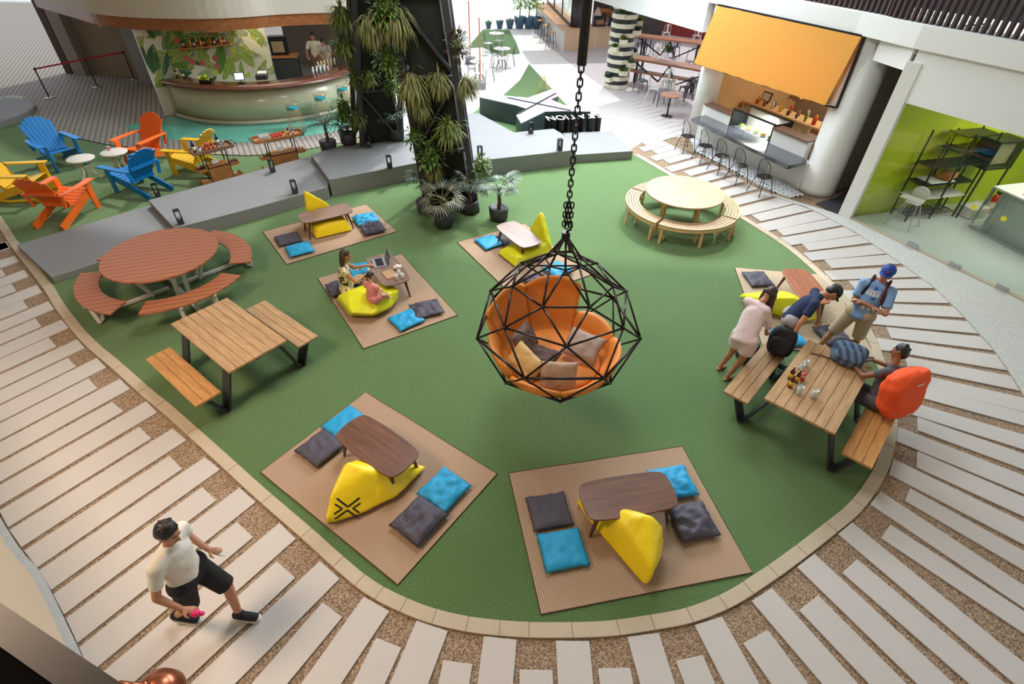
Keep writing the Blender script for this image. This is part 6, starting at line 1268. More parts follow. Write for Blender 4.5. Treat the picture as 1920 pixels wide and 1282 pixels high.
def human(label, root, J, skin, shirt=None, shirt_mat=None, sleeve=.55, pants=None, pants_mat=None, plen=.9, hair='short', hair_mat=None, cap_mat=None, face=(1, 0, 0), shoes=SHB, hands=None, scale=1.0, hem=.0, group=None, fat=1.0, shift=(0, 0, 0), dress=False, voxel=.011, barefoot=False):
    t = thing('person', label, 'person', (root[0], root[1], root[2] if len(root) > 2 else 0), 0, group)
    o = Vector((root[0], root[1], root[2] if len(root) > 2 else 0)); J = {k: V3(v) + (Vector(shift) if k[:2] != 'ft' else Vector()) - o for k, v in J.items()}; s = scale; mb = MB()
    side = (J['shR'] - J['shL']).normalized(); pel, ch, nk, hd = J['pel'], J['ch'], J['nk'], J['hd']
    hs = (J['hipR'] - J['hipL']).normalized()
    mb.cap(pel, .145 * s * fat, ch, .155 * s * fat, 16, side=side, flat=.66); mb.cap(J['shL'], .055 * s, J['shR'], .055 * s, 12); mb.cap(ch, .12 * s, nk, .06 * s, 12, side=side, flat=.75); mb.cap(nk, .052 * s, hd - (hd - nk).normalized() * .04 * s, .05 * s, 12)
    mb.cap(J['hipL'], .10 * s, J['hipR'], .10 * s, 14)
    up = (hd - nk).normalized(); fc = V3(face); fc = (fc - up * fc.dot(up) * .6).normalized(); rt = fc.cross(up).normalized(); up2 = rt.cross(fc).normalized(); HR = Matrix((rt, fc, up2)).transposed()
    def hp(x, y, z): return hd + HR @ Vector((x, y, z)) * s
    mb.ell(hd, (.075 * s, .094 * s, .108 * s), 18, R=HR, k=10); mb.cap(hp(0, .03, -.05), .055 * s, hp(0, .05, -.085), .034 * s, 12); mb.cap(hp(0, .088, .012), .011 * s, hp(0, .108, -.022), .016 * s, 8); mb.cap(hp(-.02, .088, -.055), .011 * s, hp(.02, .088, -.055), .011 * s, 8)
    for x in (-1, 1): mb.ell(hp(x * .077, -.002, -.008), (.012 * s, .02 * s, .03 * s), 8, R=HR, k=6)
    for S in 'LR':
        sh, el, wr, hip, kn, an = (J[k + S] for k in ('sh', 'el', 'wr', 'hip', 'kn', 'an'))
        mb.cap(sh, .05 * s, el, .038 * s, 12); mb.cap(el, .038 * s, wr, .026 * s, 12); mb.cap(hip, .088 * s, kn, .056 * s, 14); mb.cap(kn, .055 * s, an, .036 * s, 12); mb.ell(kn.lerp(an, .3), (.055 * s,) * 3, 12)
        fd = J.get('ft' + S, None); fd = (V3(fd) + o).normalized() if fd is not None else Vector((fc.x, fc.y, 0)).normalized()
        he = an + Vector((0, 0, -.035 * s)) - fd * .03 * s; mb.cap(he, .034 * s, he + fd * .16 * s + Vector((0, 0, -.012 * s)), .028 * s, 10, side=Vector((0, 0, 1)).cross(fd), flat=.8)
        # hand: palm, four fingers of unequal length, thumb from the side of the palm
        hdv = V3(hands[S]).normalized() if hands and S in hands else (wr - el).normalized()
        pn = hdv.cross(Vector((0, 0, 1))) if abs(hdv.z) < .9 else hdv.cross(fc); pn = pn.normalized(); pw = hdv.cross(pn).normalized() if abs(hdv.z) < .9 else pn.cross(hdv).normalized()
        wd, nn = (pn, pw) if abs(hdv.z) < .9 else (pw, pn)
        inw = 1 if nn.dot(Vector((pel.x, pel.y, wr.z)) - wr) > 0 else -1
        if abs(hdv.z) < .9: inw = 1 if nn.z < 0 else -1
        cu_ = nn * inw; pc = wr + hdv * .05 * s
        mb.cap(wr, .025 * s, wr + hdv * .075 * s, .037 * s, 10, side=wd, flat=.45)
        for k, (L, xx) in enumerate(((.062, -.028), (.072, -.010), (.067, .010), (.052, .028))):
            a = wr + hdv * .082 * s + wd * xx * s; b = a + (hdv + cu_ * .25).normalized() * L * .5 * s; c = b + (hdv * .7 + cu_ * .8).normalized() * L * .55 * s
            mb.cap(a, .0095 * s, b, .009 * s, 7, k=3); mb.cap(b, .009 * s, c, .008 * s, 7, k=3)
        thb = 1 if wd.dot(fc) > 0 else -1; a = wr + hdv * .03 * s + wd * thb * .03 * s; b = a + (hdv * .7 + wd * thb * .8 + cu_ * .2).normalized() * .04 * s; c = b + (hdv + cu_ * .6).normalized() * .03 * s
        mb.cap(a, .013 * s, b, .011 * s, 7, k=3); mb.cap(b, .011 * s, c, .009 * s, 7, k=3)
    remesh(mb, 'body', skin, t, .0085 * max(s, .8), 2, .4)
    e = MB()
    for x in (-1, 1): MB().ell(hp(x * .029, .083, .012), (.011 * s, .008 * s, .008 * s), 8, R=HR, k=6).build('eye', M('eye_white', (226, 222, 216), .3) if 'eye_white' not in bpy.data.materials else bpy.data.materials['eye_white'], t, True); e.cap(hp(x * .044, .086, .030), .004 * s, hp(x * .016, .091, .033), .0045 * s, 6)
    e.build('eyebrows', HB, t)
    if hair:
        h = MB(); h.ell(hp(0, -.018, .030), (.086 * s, .098 * s, .100 * s), 18, R=HR, k=10)
        if hair == 'short':
            h.ell(hp(0, -.05, -.01), (.078 * s, .066 * s, .08 * s), 14, R=HR, k=8); rr = random.Random(int(root[0] * 100))
            for i in range(26): a = rr.uniform(0, 2 * PI); b = rr.uniform(.2, 1.3); d_ = Vector((math.cos(a) * math.sin(b), math.sin(a) * math.sin(b) - .2, math.cos(b))); q = hp(d_.x * .075, d_.y * .085 - .01, .035 + d_.z * .085); h.cap(q, .016 * s, q + HR @ (d_ + Vector((0, .5, 0))).normalized() * .022 * s, .006 * s, 6, k=2)
        if hair in ('long', 'fore'):
            down = Vector((0, 0, -1)); bk = -fc
            for i in range(11):
                a = (i - 5) / 5; q = hp(a * .07, -.055 - .02 * (1 - a * a), .0); L = .30 * s if hair == 'long' else .34 * s
                dd = (down + bk * .18 + rt * a * .12).normalized() if hair == 'long' else (down * 1 + fc * .15 + rt * a * .2).normalized()
                q2 = q + dd * L * .5; jx = rt * .02 * math.sin(i * 2.3); h.cap(q, .034 * s, q2 + jx, .036 * s, 8); h.cap(q2 + jx, .036 * s, q2 + (dd + down * .4).normalized() * L * .6 - jx, .014 * s, 8)
            if hair == 'fore':
                for i in range(5): q = hp(-.075 + 0 * i, .03 - .02 * i, .02); h.cap(q, .022 * s, q + (down + fc * .1).normalized() * .24 * s, .01 * s, 8); q = hp(.075, .03 - .02 * i, .02); h.cap(q, .022 * s, q + (down + fc * .1).normalized() * .24 * s, .01 * s, 8)
        if hair == 'buns':
            for x in (-1, 1): h.cap(hp(x * .07, -.05, .03), .026 * s, hp(x * .12, -.09, -.04), .018 * s, 8)
        remesh(h, 'hair', hair_mat or HB, t, .010, 1, .3)
    if cap_mat:
        c = MB(); vs, fs = surf(lambda u, v: hp(.097 * math.cos(2 * PI * u) * math.cos(v * PI / 2), -.01 + .112 * math.sin(2 * PI * u) * math.cos(v * PI / 2), .035 + .098 * math.sin(v * PI / 2)), 24, 8); c.add(vs, fs)
        c.lathe([(.012 * s, .132 * s), (.008 * s, .14 * s)], hd + HR @ Vector((0, -.01, 0)) * s, 8, R=HR); c.build('cap_crown', cap_mat, t, True)
        b = MB(); vs, fs = surf(lambda u, v: hp(-.082 + .164 * u, .085 + .075 * v * (1 - (2 * u - 1) ** 2 * .55) - .03 * (2 * u - 1) ** 2, .040 - .012 * (2 * u - 1) ** 2 - .015 * v), 12, 5)
        n = len(vs); b.add(vs + [v - up2 * .005 for v in vs], fs + [tuple(i + n for i in f[::-1]) for f in fs]); b.build('cap_brim', cap_mat, t, True)
    if shirt_mat:
        m = MB(); m.cap(pel + (ch - pel) * hem, (.168 if not dress else .19) * s * fat, ch, .172 * s * fat, 18, side=side, flat=.74, ka=.35); m.cap(J['shL'], .073 * s, J['shR'], .073 * s, 14); m.cap(ch, .15 * s * fat, nk - (nk - ch) * .25, .085 * s, 14, side=side, flat=.75)
        for S in 'LR':
            sh, el = J['sh' + S], J['el' + S]; e_ = sh.lerp(el, sleeve) if sleeve <= 1 else el.lerp(J['wr' + S], sleeve - 1)
            if sleeve > 1: m.cap(sh, .070 * s, el, .056 * s, 12); m.cap(el, .056 * s, e_, .05 * s, 12, kb=.1)
            elif sleeve > .05: m.cap(sh, .070 * s, e_, .064 * s, 12, kb=.1)
        if dress:
            for S in 'LR': m.cap(J['hip' + S], .13 * s, J['hip' + S].lerp(J['kn' + S], .6), .125 * s, 14, kb=.2)
        sd = sum(root[:2]) * 7
        remesh(m, 'dress' if dress else 'shirt', shirt_mat, t, .0125, 2, .5, lambda co: co + Vector((noise.noise(co * 9 + Vector((sd, 0, 0))), noise.noise(co * 9 + Vector((0, sd, 5))), 0)) * .009)
    if pants_mat:
        m = MB(); m.cap(J['hipL'] + Vector((0, 0, .03)), .125 * s, J['hipR'] + Vector((0, 0, .03)), .125 * s, 16); m.cap(pel, .15 * s * fat, pel + (ch - pel) * .2, .15 * s * fat, 16, side=side, flat=.75)
        for S in 'LR':
            hip, kn, an = J['hip' + S], J['kn' + S], J['an' + S]
            if plen <= 1: m.cap(hip, .112 * s, hip.lerp(kn, plen), .095 * s, 14, kb=.1)
            else: m.cap(hip, .110 * s, kn, .082 * s, 14); m.cap(kn, .082 * s, kn.lerp(an, plen - 1), .065 * s, 12, kb=.1)
        remesh(m, 'shorts' if plen <= 1.3 else 'trousers', pants_mat, t, .0125, 2, .5)
    if shoes:
        for S in 'LR':
            an = J['an' + S]; fd = J.get('ft' + S, None); fd = (V3(fd) + o).normalized() if fd is not None else Vector((fc.x, fc.y, 0)).normalized(); he = an + Vector((0, 0, -.035 * s)) - fd * .035 * s; sd_ = Vector((0, 0, 1)).cross(fd)
            if barefoot:
                sl = MB(); sl.cap(he + Vector((0, 0, -.036)), .038 * s, he + fd * .19 * s + Vector((0, 0, -.044)), .044 * s, 12, side=sd_, flat=.2); sl.tube([he + fd * .07 + sd_ * .045 + Vector((0, 0, -.03)), he + fd * .13 + Vector((0, 0, .0)), he + fd * .07 - sd_ * .045 + Vector((0, 0, -.03))], .006, 6); sl.build('sandal', shoes, t, True); continue
            sm = MB(); sm.cap(he, .048 * s, he + fd * .19 * s + Vector((0, 0, -.014 * s)), .046 * s, 12, side=sd_, flat=.85); sm.cap(an + Vector((0, 0, .02)), .046 * s, he + fd * .05 * s, .05 * s, 12); so = remesh(sm, 'shoe', shoes, t, .011, 2, .4)
            q = MB(); z_ = -.052 * s; q.cap(he + Vector((0, 0, z_ + .012)), .050 * s, he + fd * .195 * s + Vector((0, 0, z_ + .002)), .052 * s, 14, side=sd_, flat=.22); q.cap(he + fd * .20 * s + Vector((0, 0, -.016)), .036 * s, he + fd * .215 * s + Vector((0, 0, -.02)), .032 * s, 10, side=sd_, flat=.7); q.build('sole', SHW, so, True)
    t['hdm'] = 0; del t['hdm']
    return t, HR, hd, o
# walker on the slabs
human('man in a white shirt and black shorts walking on the slabs, holding something pink', (-2.98, 2.3, .006), dict(pel=(-2.99, 2.32, .93), ch=(-2.97, 2.33, 1.27), nk=(-2.94, 2.34, 1.46), hd=(-2.90, 2.35, 1.61), shR=(-2.99, 2.14, 1.38), elR=(-3.03, 2.02, 1.11), wrR=(-2.88, 2.01, .93), shL=(-2.95, 2.52, 1.38), elL=(-3.03, 2.6, 1.13), wrL=(-2.84, 2.52, 1.02),
      hipR=(-2.99, 2.23, .90), knR=(-3.07, 2.22, .50), anR=(-3.36, 2.28, .14), hipL=(-2.97, 2.42, .90), knL=(-2.77, 2.40, .53), anL=(-2.76, 2.32, .10), ftR=(1, 0, -.35), ftL=(1, -.08, 0)), SK[0], 1, CL['white'], .62, 1, CL['black'], .95, 'short', HB, None, (.85, -.25, -.5), SHB, {'R': (.9, .1, -.4), 'L': (1, -.1, -.1)}, 1.0, -.12)
o = MB(); o.ell((0, 0, 0), (.045, .035, .03), 12).cap((0, 0, .0), .02, (.05, .01, -.03), .02).build('pink_pouch', M('hot_pink', (226, 30, 110), .5), None, True, loc=(-2.775, 2.0, .872)); tag(bpy.data.objects['pink_pouch'], 'bright pink pouch held in the walking man\'s hand', 'pouch')
o = MB().box((0, 0, 0), (.14, .07, .01), rot=Matrix.Rotation(.3, 3, 'Y')).build('phone', WHM, None, loc=(-2.74, 2.51, 1.0), mod=bev(.004)); tag(o, 'white phone in the walking man\'s far hand', 'phone')
# standing group on the right
r_, HRc, hdc, oc = human('man in a blue cap and light blue printed shirt, arms crossed', (5.45, 6.72, .012), dict(pel=(5.40, 6.62, .95), ch=(5.49, 6.70, 1.26), nk=(5.54, 6.74, 1.46), hd=(5.55, 6.73, 1.62), shR=(5.36, 6.82, 1.38), elR=(5.26, 6.72, 1.13), wrR=(5.43, 6.50, 1.16), shL=(5.66, 6.60, 1.38), elL=(5.58, 6.38, 1.12), wrL=(5.30, 6.58, 1.19),
      hipR=(5.34, 6.70, .92), knR=(5.20, 6.72, .50), anR=(5.12, 6.78, .09), hipL=(5.47, 6.56, .92), knL=(5.55, 6.60, .50), anL=(5.68, 6.70, .09), ftR=(-.7, -.5, 0), ftL=(-.5, -.8, 0)), SK[0], 1, CL['blue'], .75, 1, CL['khaki'], .98, 'short', HB, M('royal_blue_cap', (18, 66, 150), .7), (-.75, -.65, -.25), SHW, {'R': (.4, -.9, .1), 'L': (-.8, .5, .1)}, 1.02, -.15)
# cap emblem and shirt print
mb = MB(); c0 = hdc + HRc @ Vector((0, .098, .085)); pts = [c0 + HRc @ Vector((.022 * math.cos(a), .012 - .0 * abs(math.sin(a)), .022 * math.sin(a))) for a in [PI * .25 + PI * 1.5 * i / 12 for i in range(13)]]; mb.tube(pts, .005, 6); mb.build('cap_emblem', M('emblem_red', (196, 30, 40), .6), r_)
sd_ = Vector((.75, -.66, 0)).normalized(); ft_ = Vector((-.66, -.75, 0)).normalized()
sh_ = [c for c in r_.children if c.name.startswith('shirt')][0]
def sprint(par, tgt, cen, bars, mat, name):
    bpy.context.evaluated_depsgraph_get().update(); mb = MB()
    for (x, z, w, h_) in bars:
        mb = MB(); vs = []; ok = True
        for i in range(5):
            for j in (0, 1):
                q = cen + sd_ * (x + w * i / 4) + Vector((0, 0, z + h_ * j)); k, l, n_, _ = tgt.ray_cast(q + ft_ * .4, -ft_)
                if not k: ok = False; break
                vs.append(l + ft_ * .004)
            if not ok: break
        if ok: mb.add(vs + [v - ft_ * .003 for v in vs], [(2 * i, 2 * i + 2, 2 * i + 3, 2 * i + 1) for i in range(4)] + [(10 + 2 * i + 1, 10 + 2 * i + 3, 10 + 2 * i + 2, 10 + 2 * i) for i in range(4)])
        if mb.v: mb.build(name, mat, par)
sprint(sh_, sh_, Vector((5.50, 6.70, 1.22)) - oc, [(-.09, .07, .03, .05), (-.045, .07, .03, .05), (.0, .07, .03, .05), (.05, .07, .03, .05), (-.08, .13, .16, .012), (-.06, -.14, .05, .05), (.02, -.14, .05, .05)], CL['white'], 'shirt_print')
sprint(sh_, sh_, Vector((5.50, 6.70, 1.22)) - oc, [(-.02, .15, .04, .04), (.0, .02, .05, .035)], M('print_blue', (30, 90, 190), .7), 'shirt_print')
def superbox(c, d, p=3.5, R=None, nu=28, nv=16):
    c = Vector(c); R = R or Matrix.Identity(3); sg = lambda x, e: math.copysign(abs(x) ** e, x); e = 2 / p
    return surf(lambda u, v: c + R @ Vector((d[0] / 2 * sg(math.cos(PI * (v - .5)), e) * sg(math.cos(2 * PI * u), e), d[1] / 2 * sg(math.cos(PI * (v - .5)), e) * sg(math.sin(2 * PI * u), e), d[2] / 2 * sg(math.sin(PI * (v - .5)), e))), nu, nv)
def frame_of(fwd, up=(0, 0, 1)):
    f = Vector(fwd).normalized(); u = Vector(up); r = f.cross(u).normalized(); u = r.cross(f).normalized(); return Matrix((r, f, u)).transposed()
MARO = M('maroon_fabric', (92, 28, 48), .8)
t = thing('backpack', 'maroon and black backpack worn by the man in the blue cap', 'backpack', (5.66, 6.90, 1.18))
mb = MB(); mb.add(*superbox((0, 0, 0), (.30, .18, .42), 4, frame_of((.66, .75, 0)))); mb.build('pack', MARO, t, True)
for s in (-1, 1):
    a = Vector((5.54, 6.74, 1.47)) - t.location + sd_ * .11 * s; mb = MB(); mb.tube([a - ft_ * .10, a + Vector((0, 0, .03)) , a + ft_ * .10 + Vector((0, 0, -.06)), a + ft_ * .17 + Vector((0, 0, -.2)) + sd_ * .03 * s, a + ft_ * .10 + Vector((0, 0, -.34)) + sd_ * .08 * s, a - ft_ * .08 + Vector((0, 0, -.4)) + sd_ * .06 * s], .022, 8); mb.build('strap', CL['black'] if s < 0 else MARO, t, True)
human('man in a navy shirt and dark cap bending over the backpack', (4.35, 6.48, .012), dict(pel=(4.28, 6.50, .92), ch=(4.45, 6.52, 1.17), nk=(4.62, 6.55, 1.33), hd=(4.77, 6.55, 1.37), shR=(4.46, 6.38, 1.27), elR=(4.30, 6.26, 1.02), wrR=(4.22, 6.20, .80), shL=(4.60, 6.70, 1.27), elL=(4.76, 6.72, 1.02), wrL=(4.82, 6.66, .80),
      hipR=(4.26, 6.40, .90), knR=(4.36, 6.38, .5), anR=(4.30, 6.42, .09), hipL=(4.32, 6.60, .90), knL=(4.42, 6.62, .5), anL=(4.34, 6.66, .09)), SK[0], 1, CL['navy'], .62, 1, CL['grey'], .98, 'short', HB, M('dark_green_cap', (34, 44, 44), .8), (.8, -.35, -.8), SHB, {'R': (-.2, -.1, -1), 'L': (.0, -.1, -1)}, 1.02, -.1)
human('woman in a long white shirt with bare legs leaning toward the bags', (3.5, 6.2, .0), dict(pel=(3.47, 6.10, .87), ch=(3.56, 6.26, 1.14), nk=(3.65, 6.34, 1.32), hd=(3.76, 6.40, 1.43), shR=(3.69, 6.22, 1.26), elR=(3.80, 6.18, 1.02), wrR=(3.86, 6.30, .82), shL=(3.50, 6.44, 1.26), elL=(3.62, 6.52, 1.02), wrL=(3.82, 6.50, .86),
      hipR=(3.53, 6.03, .84), knR=(3.50, 6.02, .46), anR=(3.41, 6.06, .06), hipL=(3.43, 6.18, .84), knL=(3.44, 6.24, .46), anL=(3.37, 6.30, .06), ftR=(.85, .5, 0), ftL=(.85, .5, 0)), SK[0], 1, CL['pinkw'], 1.4, None, None, .9, 'fore', HBR, None, (.8, .5, -.7), SHB, {'R': (.5, .4, -.7), 'L': (.8, -.1, -.6)}, .95, -.25, dress=True, barefoot=True)
human('person in a grey top seated on the right bench, seen from behind', (5.08, 5.18, .0), dict(pel=(5.12, 5.15, .54), ch=(5.14, 5.25, .85), nk=(5.19, 5.34, 1.04), hd=(5.24, 5.43, 1.19), shR=(5.33, 5.31, .96), elR=(5.36, 5.53, .82), wrR=(5.16, 5.68, .82), shL=(4.97, 5.24, .96), elL=(4.86, 5.34, .82), wrL=(4.84, 5.55, .82),
      hipR=(5.19, 5.20, .53), knR=(4.92, 5.50, .50), anR=(4.92, 5.50, .08), hipL=(5.04, 5.10, .53), knL=(4.78, 5.36, .50), anL=(4.80, 5.34, .08), ftR=(-.7, .6, 0), ftL=(-.7, .6, 0)), SK[1], 1, CL['dgrey'], .1, 1, CL['dgrey'], 1.0, 'short', HB, None, (-.7, .65, -.3), SHB, {'R': (-.9, -.1, 0), 'L': (-.2, .9, 0)}, .95, -.05)
t = thing('rain_covered_backpack', 'big bright orange rain covered backpack on the seated person\'s back', 'backpack', (5.21, 5.01, .86)); R_ = frame_of((.32, -.92, .18)); vs, fs = superbox((0, 0, 0), (.60, .34, .72), 3.2, R_, 60, 44)
vs = [v * (1 + .12 * noise.noise(v * 4.5) + .06 * noise.noise(v * 12)) for v in vs]; mb = MB(); mb.add(vs, fs); mb.build('rain_cover', CL['orange'], t, True)
mb = MB(); q = R_ @ Vector((-.06, .175, .22)); mb.bar(q, q + R_ @ Vector((.12, 0, .0)), .004, .02); q = R_ @ Vector((-.1, .165, -.27)); mb.bar(q, q + R_ @ Vector((.12, 0, .0)), .004, .014); mb.build('reflective_tab', WHM, t)
# laptop woman and child
human('woman in a floral top seated on the rug working at a laptop', (-3.05, 8.12, .012), dict(pel=(-3.10, 8.06, .22), ch=(-3.08, 8.12, .52), nk=(-3.05, 8.16, .70), hd=(-3.02, 8.18, .85), shR=(-3.02, 7.97, .62), elR=(-2.86, 7.98, .42), wrR=(-2.68, 8.20, .46), shL=(-3.12, 8.30, .62), elL=(-2.98, 8.42, .44), wrL=(-2.74, 8.48, .46),
      hipR=(-3.05, 7.98, .18), knR=(-2.72, 7.86, .24), anR=(-2.86, 8.12, .12), hipL=(-3.12, 8.16, .18), knL=(-2.86, 8.46, .22), anL=(-2.80, 8.20, .12), ftR=(.3, .8, 0), ftL=(.6, -.6, 0)), SK[0], 1, CL['floral'], .2, 1, CL['floral'], .95, 'long', HBR, None, (.85, .4, -.35), None, {'R': (.4, .8, -.05), 'L': (.9, .2, -.05)}, .95, -.05)
human('small child in a pink dress sitting on the flattened yellow bag', (-2.42, 7.55, .2), dict(pel=(-2.46, 7.52, .38), ch=(-2.45, 7.55, .57), nk=(-2.45, 7.57, .68), hd=(-2.45, 7.60, .80), shR=(-2.34, 7.50, .64), elR=(-2.28, 7.46, .50), wrR=(-2.24, 7.58, .42), shL=(-2.56, 7.60, .64), elL=(-2.60, 7.68, .52), wrL=(-2.48, 7.74, .48),
      hipR=(-2.41, 7.48, .38), knR=(-2.24, 7.62, .42), anR=(-2.22, 7.70, .28), hipL=(-2.50, 7.56, .38), knL=(-2.36, 7.74, .42), anL=(-2.32, 7.78, .28)), SK[2], 1, CL['pink'], .3, 1, CL['pink'], .8, 'buns', HB, None, (.5, .6, -.6), None, None, .66, -.1)
# bar staff
human('bar worker in a white shirt and brown apron, standing behind the bar', (-8.62, 23.3, .03), dict(pel=(-8.62, 23.3, .95), ch=(-8.6, 23.28, 1.28), nk=(-8.6, 23.27, 1.47), hd=(-8.6, 23.25, 1.62), shR=(-8.80, 23.25, 1.39), elR=(-8.9, 23.1, 1.12), wrR=(-8.8, 22.9, 1.0), shL=(-8.40, 23.3, 1.39), elL=(-8.28, 23.2, 1.12), wrL=(-8.2, 23.0, .98), hipR=(-8.7, 23.3, .92), knR=(-8.7, 23.25, .5), anR=(-8.7, 23.3, .1), hipL=(-8.52, 23.3, .92), knL=(-8.5, 23.25, .5), anL=(-8.5, 23.3, .1)), SK[0], 1, CL['white'], .7, 1, CL['brownap'], 1.8, 'short', HB, None, (.1, -1, -.2), SHB, None, 1.0, -.1, 'staff behind the bar', shift=(.75, -.5, 0))
human('bar worker in a brown apron reaching over the bar top', (-7.75, 21.55, .03), dict(pel=(-7.95, 22.35, .95), ch=(-7.9, 22.2, 1.25), nk=(-7.88, 22.1, 1.42), hd=(-7.85, 22.0, 1.56), shR=(-8.08, 22.1, 1.36), elR=(-8.0, 21.85, 1.2), wrR=(-7.85, 21.65, 1.19), shL=(-7.72, 22.2, 1.36), elL=(-7.6, 21.95, 1.2), wrL=(-7.55, 21.7, 1.19), hipR=(-8.03, 22.35, .92), knR=(-8.03, 22.3, .5), anR=(-8.03, 22.35, .1), hipL=(-7.85, 22.38, .92), knL=(-7.85, 22.3, .5), anL=(-7.85, 22.35, .1)), SK[0], 1, CL['stone'], .7, 1, CL['brownap'], 1.8, 'short', HB, None, (.2, -1, -.5), SHB, None, 1.0, -.1, 'staff behind the bar', shift=(.55, .1, 0))
# ================================================================== THINGS ON AND AROUND THE TABLES
def bag(name, label, loc, d, fwd, mat, extra=None, p=3.2):
    t = thing(name, label, 'backpack' if 'pack' in name else 'bag', loc); R = frame_of(fwd); vs, fs = superbox((0, 0, 0), d, p, R, 32, 20); vs = [v * (1 + .08 * noise.noise(v * 5 + Vector(loc))) for v in vs]; mb = MB(); mb.add(vs, fs); mb.build('pack', mat, t, True)
    mb = MB(); mb.add(*superbox(R @ Vector((0, d[1] * .45, -d[2] * .12)), (d[0] * .8, d[1] * .4, d[2] * .55), 3.5, R)); mb.build('front_pocket', mat, t, True)
    mb = MB(); mb.tube([R @ Vector((-.05, -.02, d[2] * .47)), R @ Vector((-.04, -.02, d[2] * .47 + .05)), R @ Vector((.04, -.02, d[2] * .47 + .05)), R @ Vector((.05, -.02, d[2] * .47))], .01, 6); mb.build('grab_handle', CL['black'], t)
    for s in (-1, 1): mb = MB(); mb.tube([R @ Vector((s * .09, -d[1] * .45, d[2] * .4)), R @ Vector((s * .11, -d[1] * .8, d[2] * .1)), R @ Vector((s * .12, -d[1] * .6, -d[2] * .3)), R @ Vector((s * .12, -d[1] * .4, -d[2] * .42))], .014, 6); mb.build('strap', CL['black'], t, True)
    return t, R
bag('backpack', 'black backpack standing at the end of the bench by the navy shirted man', (4.12, 6.22, .68), (.38, .28, .46), (-.5, -.8, .5), CL['black'])
bag('shoulder_bag', 'dark green and black bag on the grass beside the woman\'s legs', (3.86, 6.56, .19), (.34, .24, .36), (-.6, -.7, .2), M('dark_olive_cloth', (44, 50, 44), .8))
STR = stripemat('striped_blue_denim', (44, 72, 104), (92, 128, 160), .09, 'X', .85, .5, .3, 1.5, var=(110, 70, 60))
bag('backpack', 'striped blue and brown backpack lying on the picnic table', (4.82, 5.72, .88), (.46, .22, .36), (-.4, -.6, .9), STR)
tag(MB().tube([(4.38, 5.86, .765), (4.5, 5.82, .77), (4.6, 5.76, .765), (4.66, 5.74, .79)], .009, 6).build('bag_strap', M('brown_leather', (96, 62, 44), .6)), 'loose brown strap trailing from the striped backpack on the table', 'strap')
Z = .7535
place('beer', lambda: bottle_proto('beer_bottle', BWN, .23, .031, LBLY, 'x'), 'brown beer bottle nearest the table edge', (3.80, 5.16, Z), 0, 'beer bottles on the picnic table')
place('beer', None, 'brown beer bottle in the middle of the cluster', (3.92, 5.26, Z), 1, 'beer bottles on the picnic table')
place('beer', None, 'brown beer bottle beside the red can', (3.86, 5.32, Z), 2, 'beer bottles on the picnic table')
t = thing('drink_can', 'red and white drink can behind the beer bottles', 'can', (4.02, 5.30, Z)); MB().lathe([(.026, 0), (.032, .01), (.032, .11), (.027, .12)], (0, 0, 0), 16).build('can_body', REDP, t, True); MB().lathe([(.0325, .07), (.0325, .1)], (0, 0, 0), 16).build('white_band', WHM, t)
glass_t('pg', CUPG, .14, .04, 'clear tall glass with foam near the table\'s front edge', (4.03, 4.97, Z), 'glass', 'glasses on the picnic table')
glass_t('pg', None, 0, 0, 'empty clear glass beside the beer bottles', (3.86, 5.03, Z), 'glass', 'glasses on the picnic table')
tag(MB().lathe([(.01, 0), (.032, 0), (.034, .05), (.01, .052)], (0, 0, 0), 14).build('milk_foam', M('foam', (226, 218, 200), .8), None, True, loc=(4.03, 4.97, Z + .07)), 'pale foam inside the tall glass on the picnic table', 'foam')
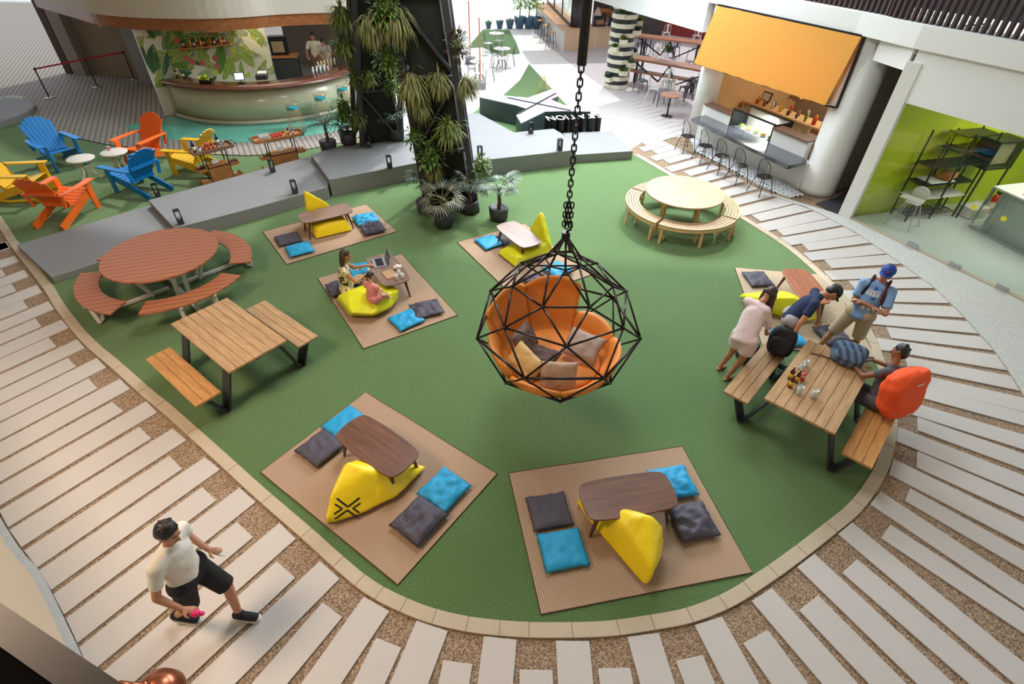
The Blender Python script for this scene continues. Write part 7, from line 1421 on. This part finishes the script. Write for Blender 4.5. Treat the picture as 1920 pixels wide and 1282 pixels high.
for i, (x, y, lb) in enumerate(((4.10, 5.52, 'clear glass jar with a stem near the blue backpack'), (4.18, 5.60, 'second clear jar just behind the first on the picnic table'))): glass_t('pj', CUPG, .10, .035, lb, (x, y, Z), 'jar', 'jars on the picnic table') if i == 0 else glass_t('pj', None, 0, 0, lb, (x, y, Z), 'jar', 'jars on the picnic table')
t = thing('laptop', 'open silver laptop with a dark screen on the low table', 'laptop', (-2.56, 8.62, .432), math.radians(-150 + 180 + 60)); ALU = M('aluminium', (176, 178, 182), .3, metal=.6)
t.rotation_euler = (0, 0, math.radians(-68)); MB().box((0, 0, .008), (.34, .24, .016)).build('keyboard_base', ALU, t, mod=bev(.004)); MB().box((0, -.0, .0175), (.28, .14, .002)).build('keys', BLACKM, t)
MB().box((0, .175, .11), (.34, .008, .23), rot=Matrix.Rotation(-.30, 3, 'X')).build('lid', ALU, t, mod=bev(.003)); MB().box((0, .169, .111), (.32, .003, .2), rot=Matrix.Rotation(-.30, 3, 'X')).build('screen', M('laptop_screen', (52, 56, 80), .15, .4, 8), t)
tag(MB().box((0, 0, .008), (.22, .28, .016)).build('notebook', M('tan_cover', (176, 140, 100), .7), None, loc=(-2.28, 8.22, .4325), rz=.6, mod=bev(.003)), 'tan notebook lying on the low table beside the laptop', 'notebook')
mb = MB(); rd = random.Random(2); vs, fs = superbox((0, 0, .04), (.16, .12, .09), 2.5); vs = [v * (1 + .3 * noise.noise(v * 16)) for v in vs]; mb.add(vs, fs); tag(mb.build('crumpled_napkin', CL['white'], None, True, loc=(-2.16, 8.42, .436)), 'crumpled white napkin on the low table behind the notebook', 'napkin')
for i, (x, y) in enumerate(((-2.10, 8.20), (-2.02, 8.10), (-2.12, 8.06))): glass_t('lt', CUPG, .11, .032, 'clear glass in the group on the laptop table', (x, y, .4325), 'glass', 'glasses on the laptop table')
mb = MB(); vs, fs = superbox((0, 0, .05), (.34, .22, .1), 2.6); vs = [v * (1 + .35 * noise.noise(v * 12)) for v in vs]; mb.add(vs, fs); o = mb.build('patterned_scarf', CL['floral'], None, True, loc=(-3.02, 8.86, .03)); tag(o, 'crumpled patterned cloth on the grass beyond the seated woman', 'scarf')
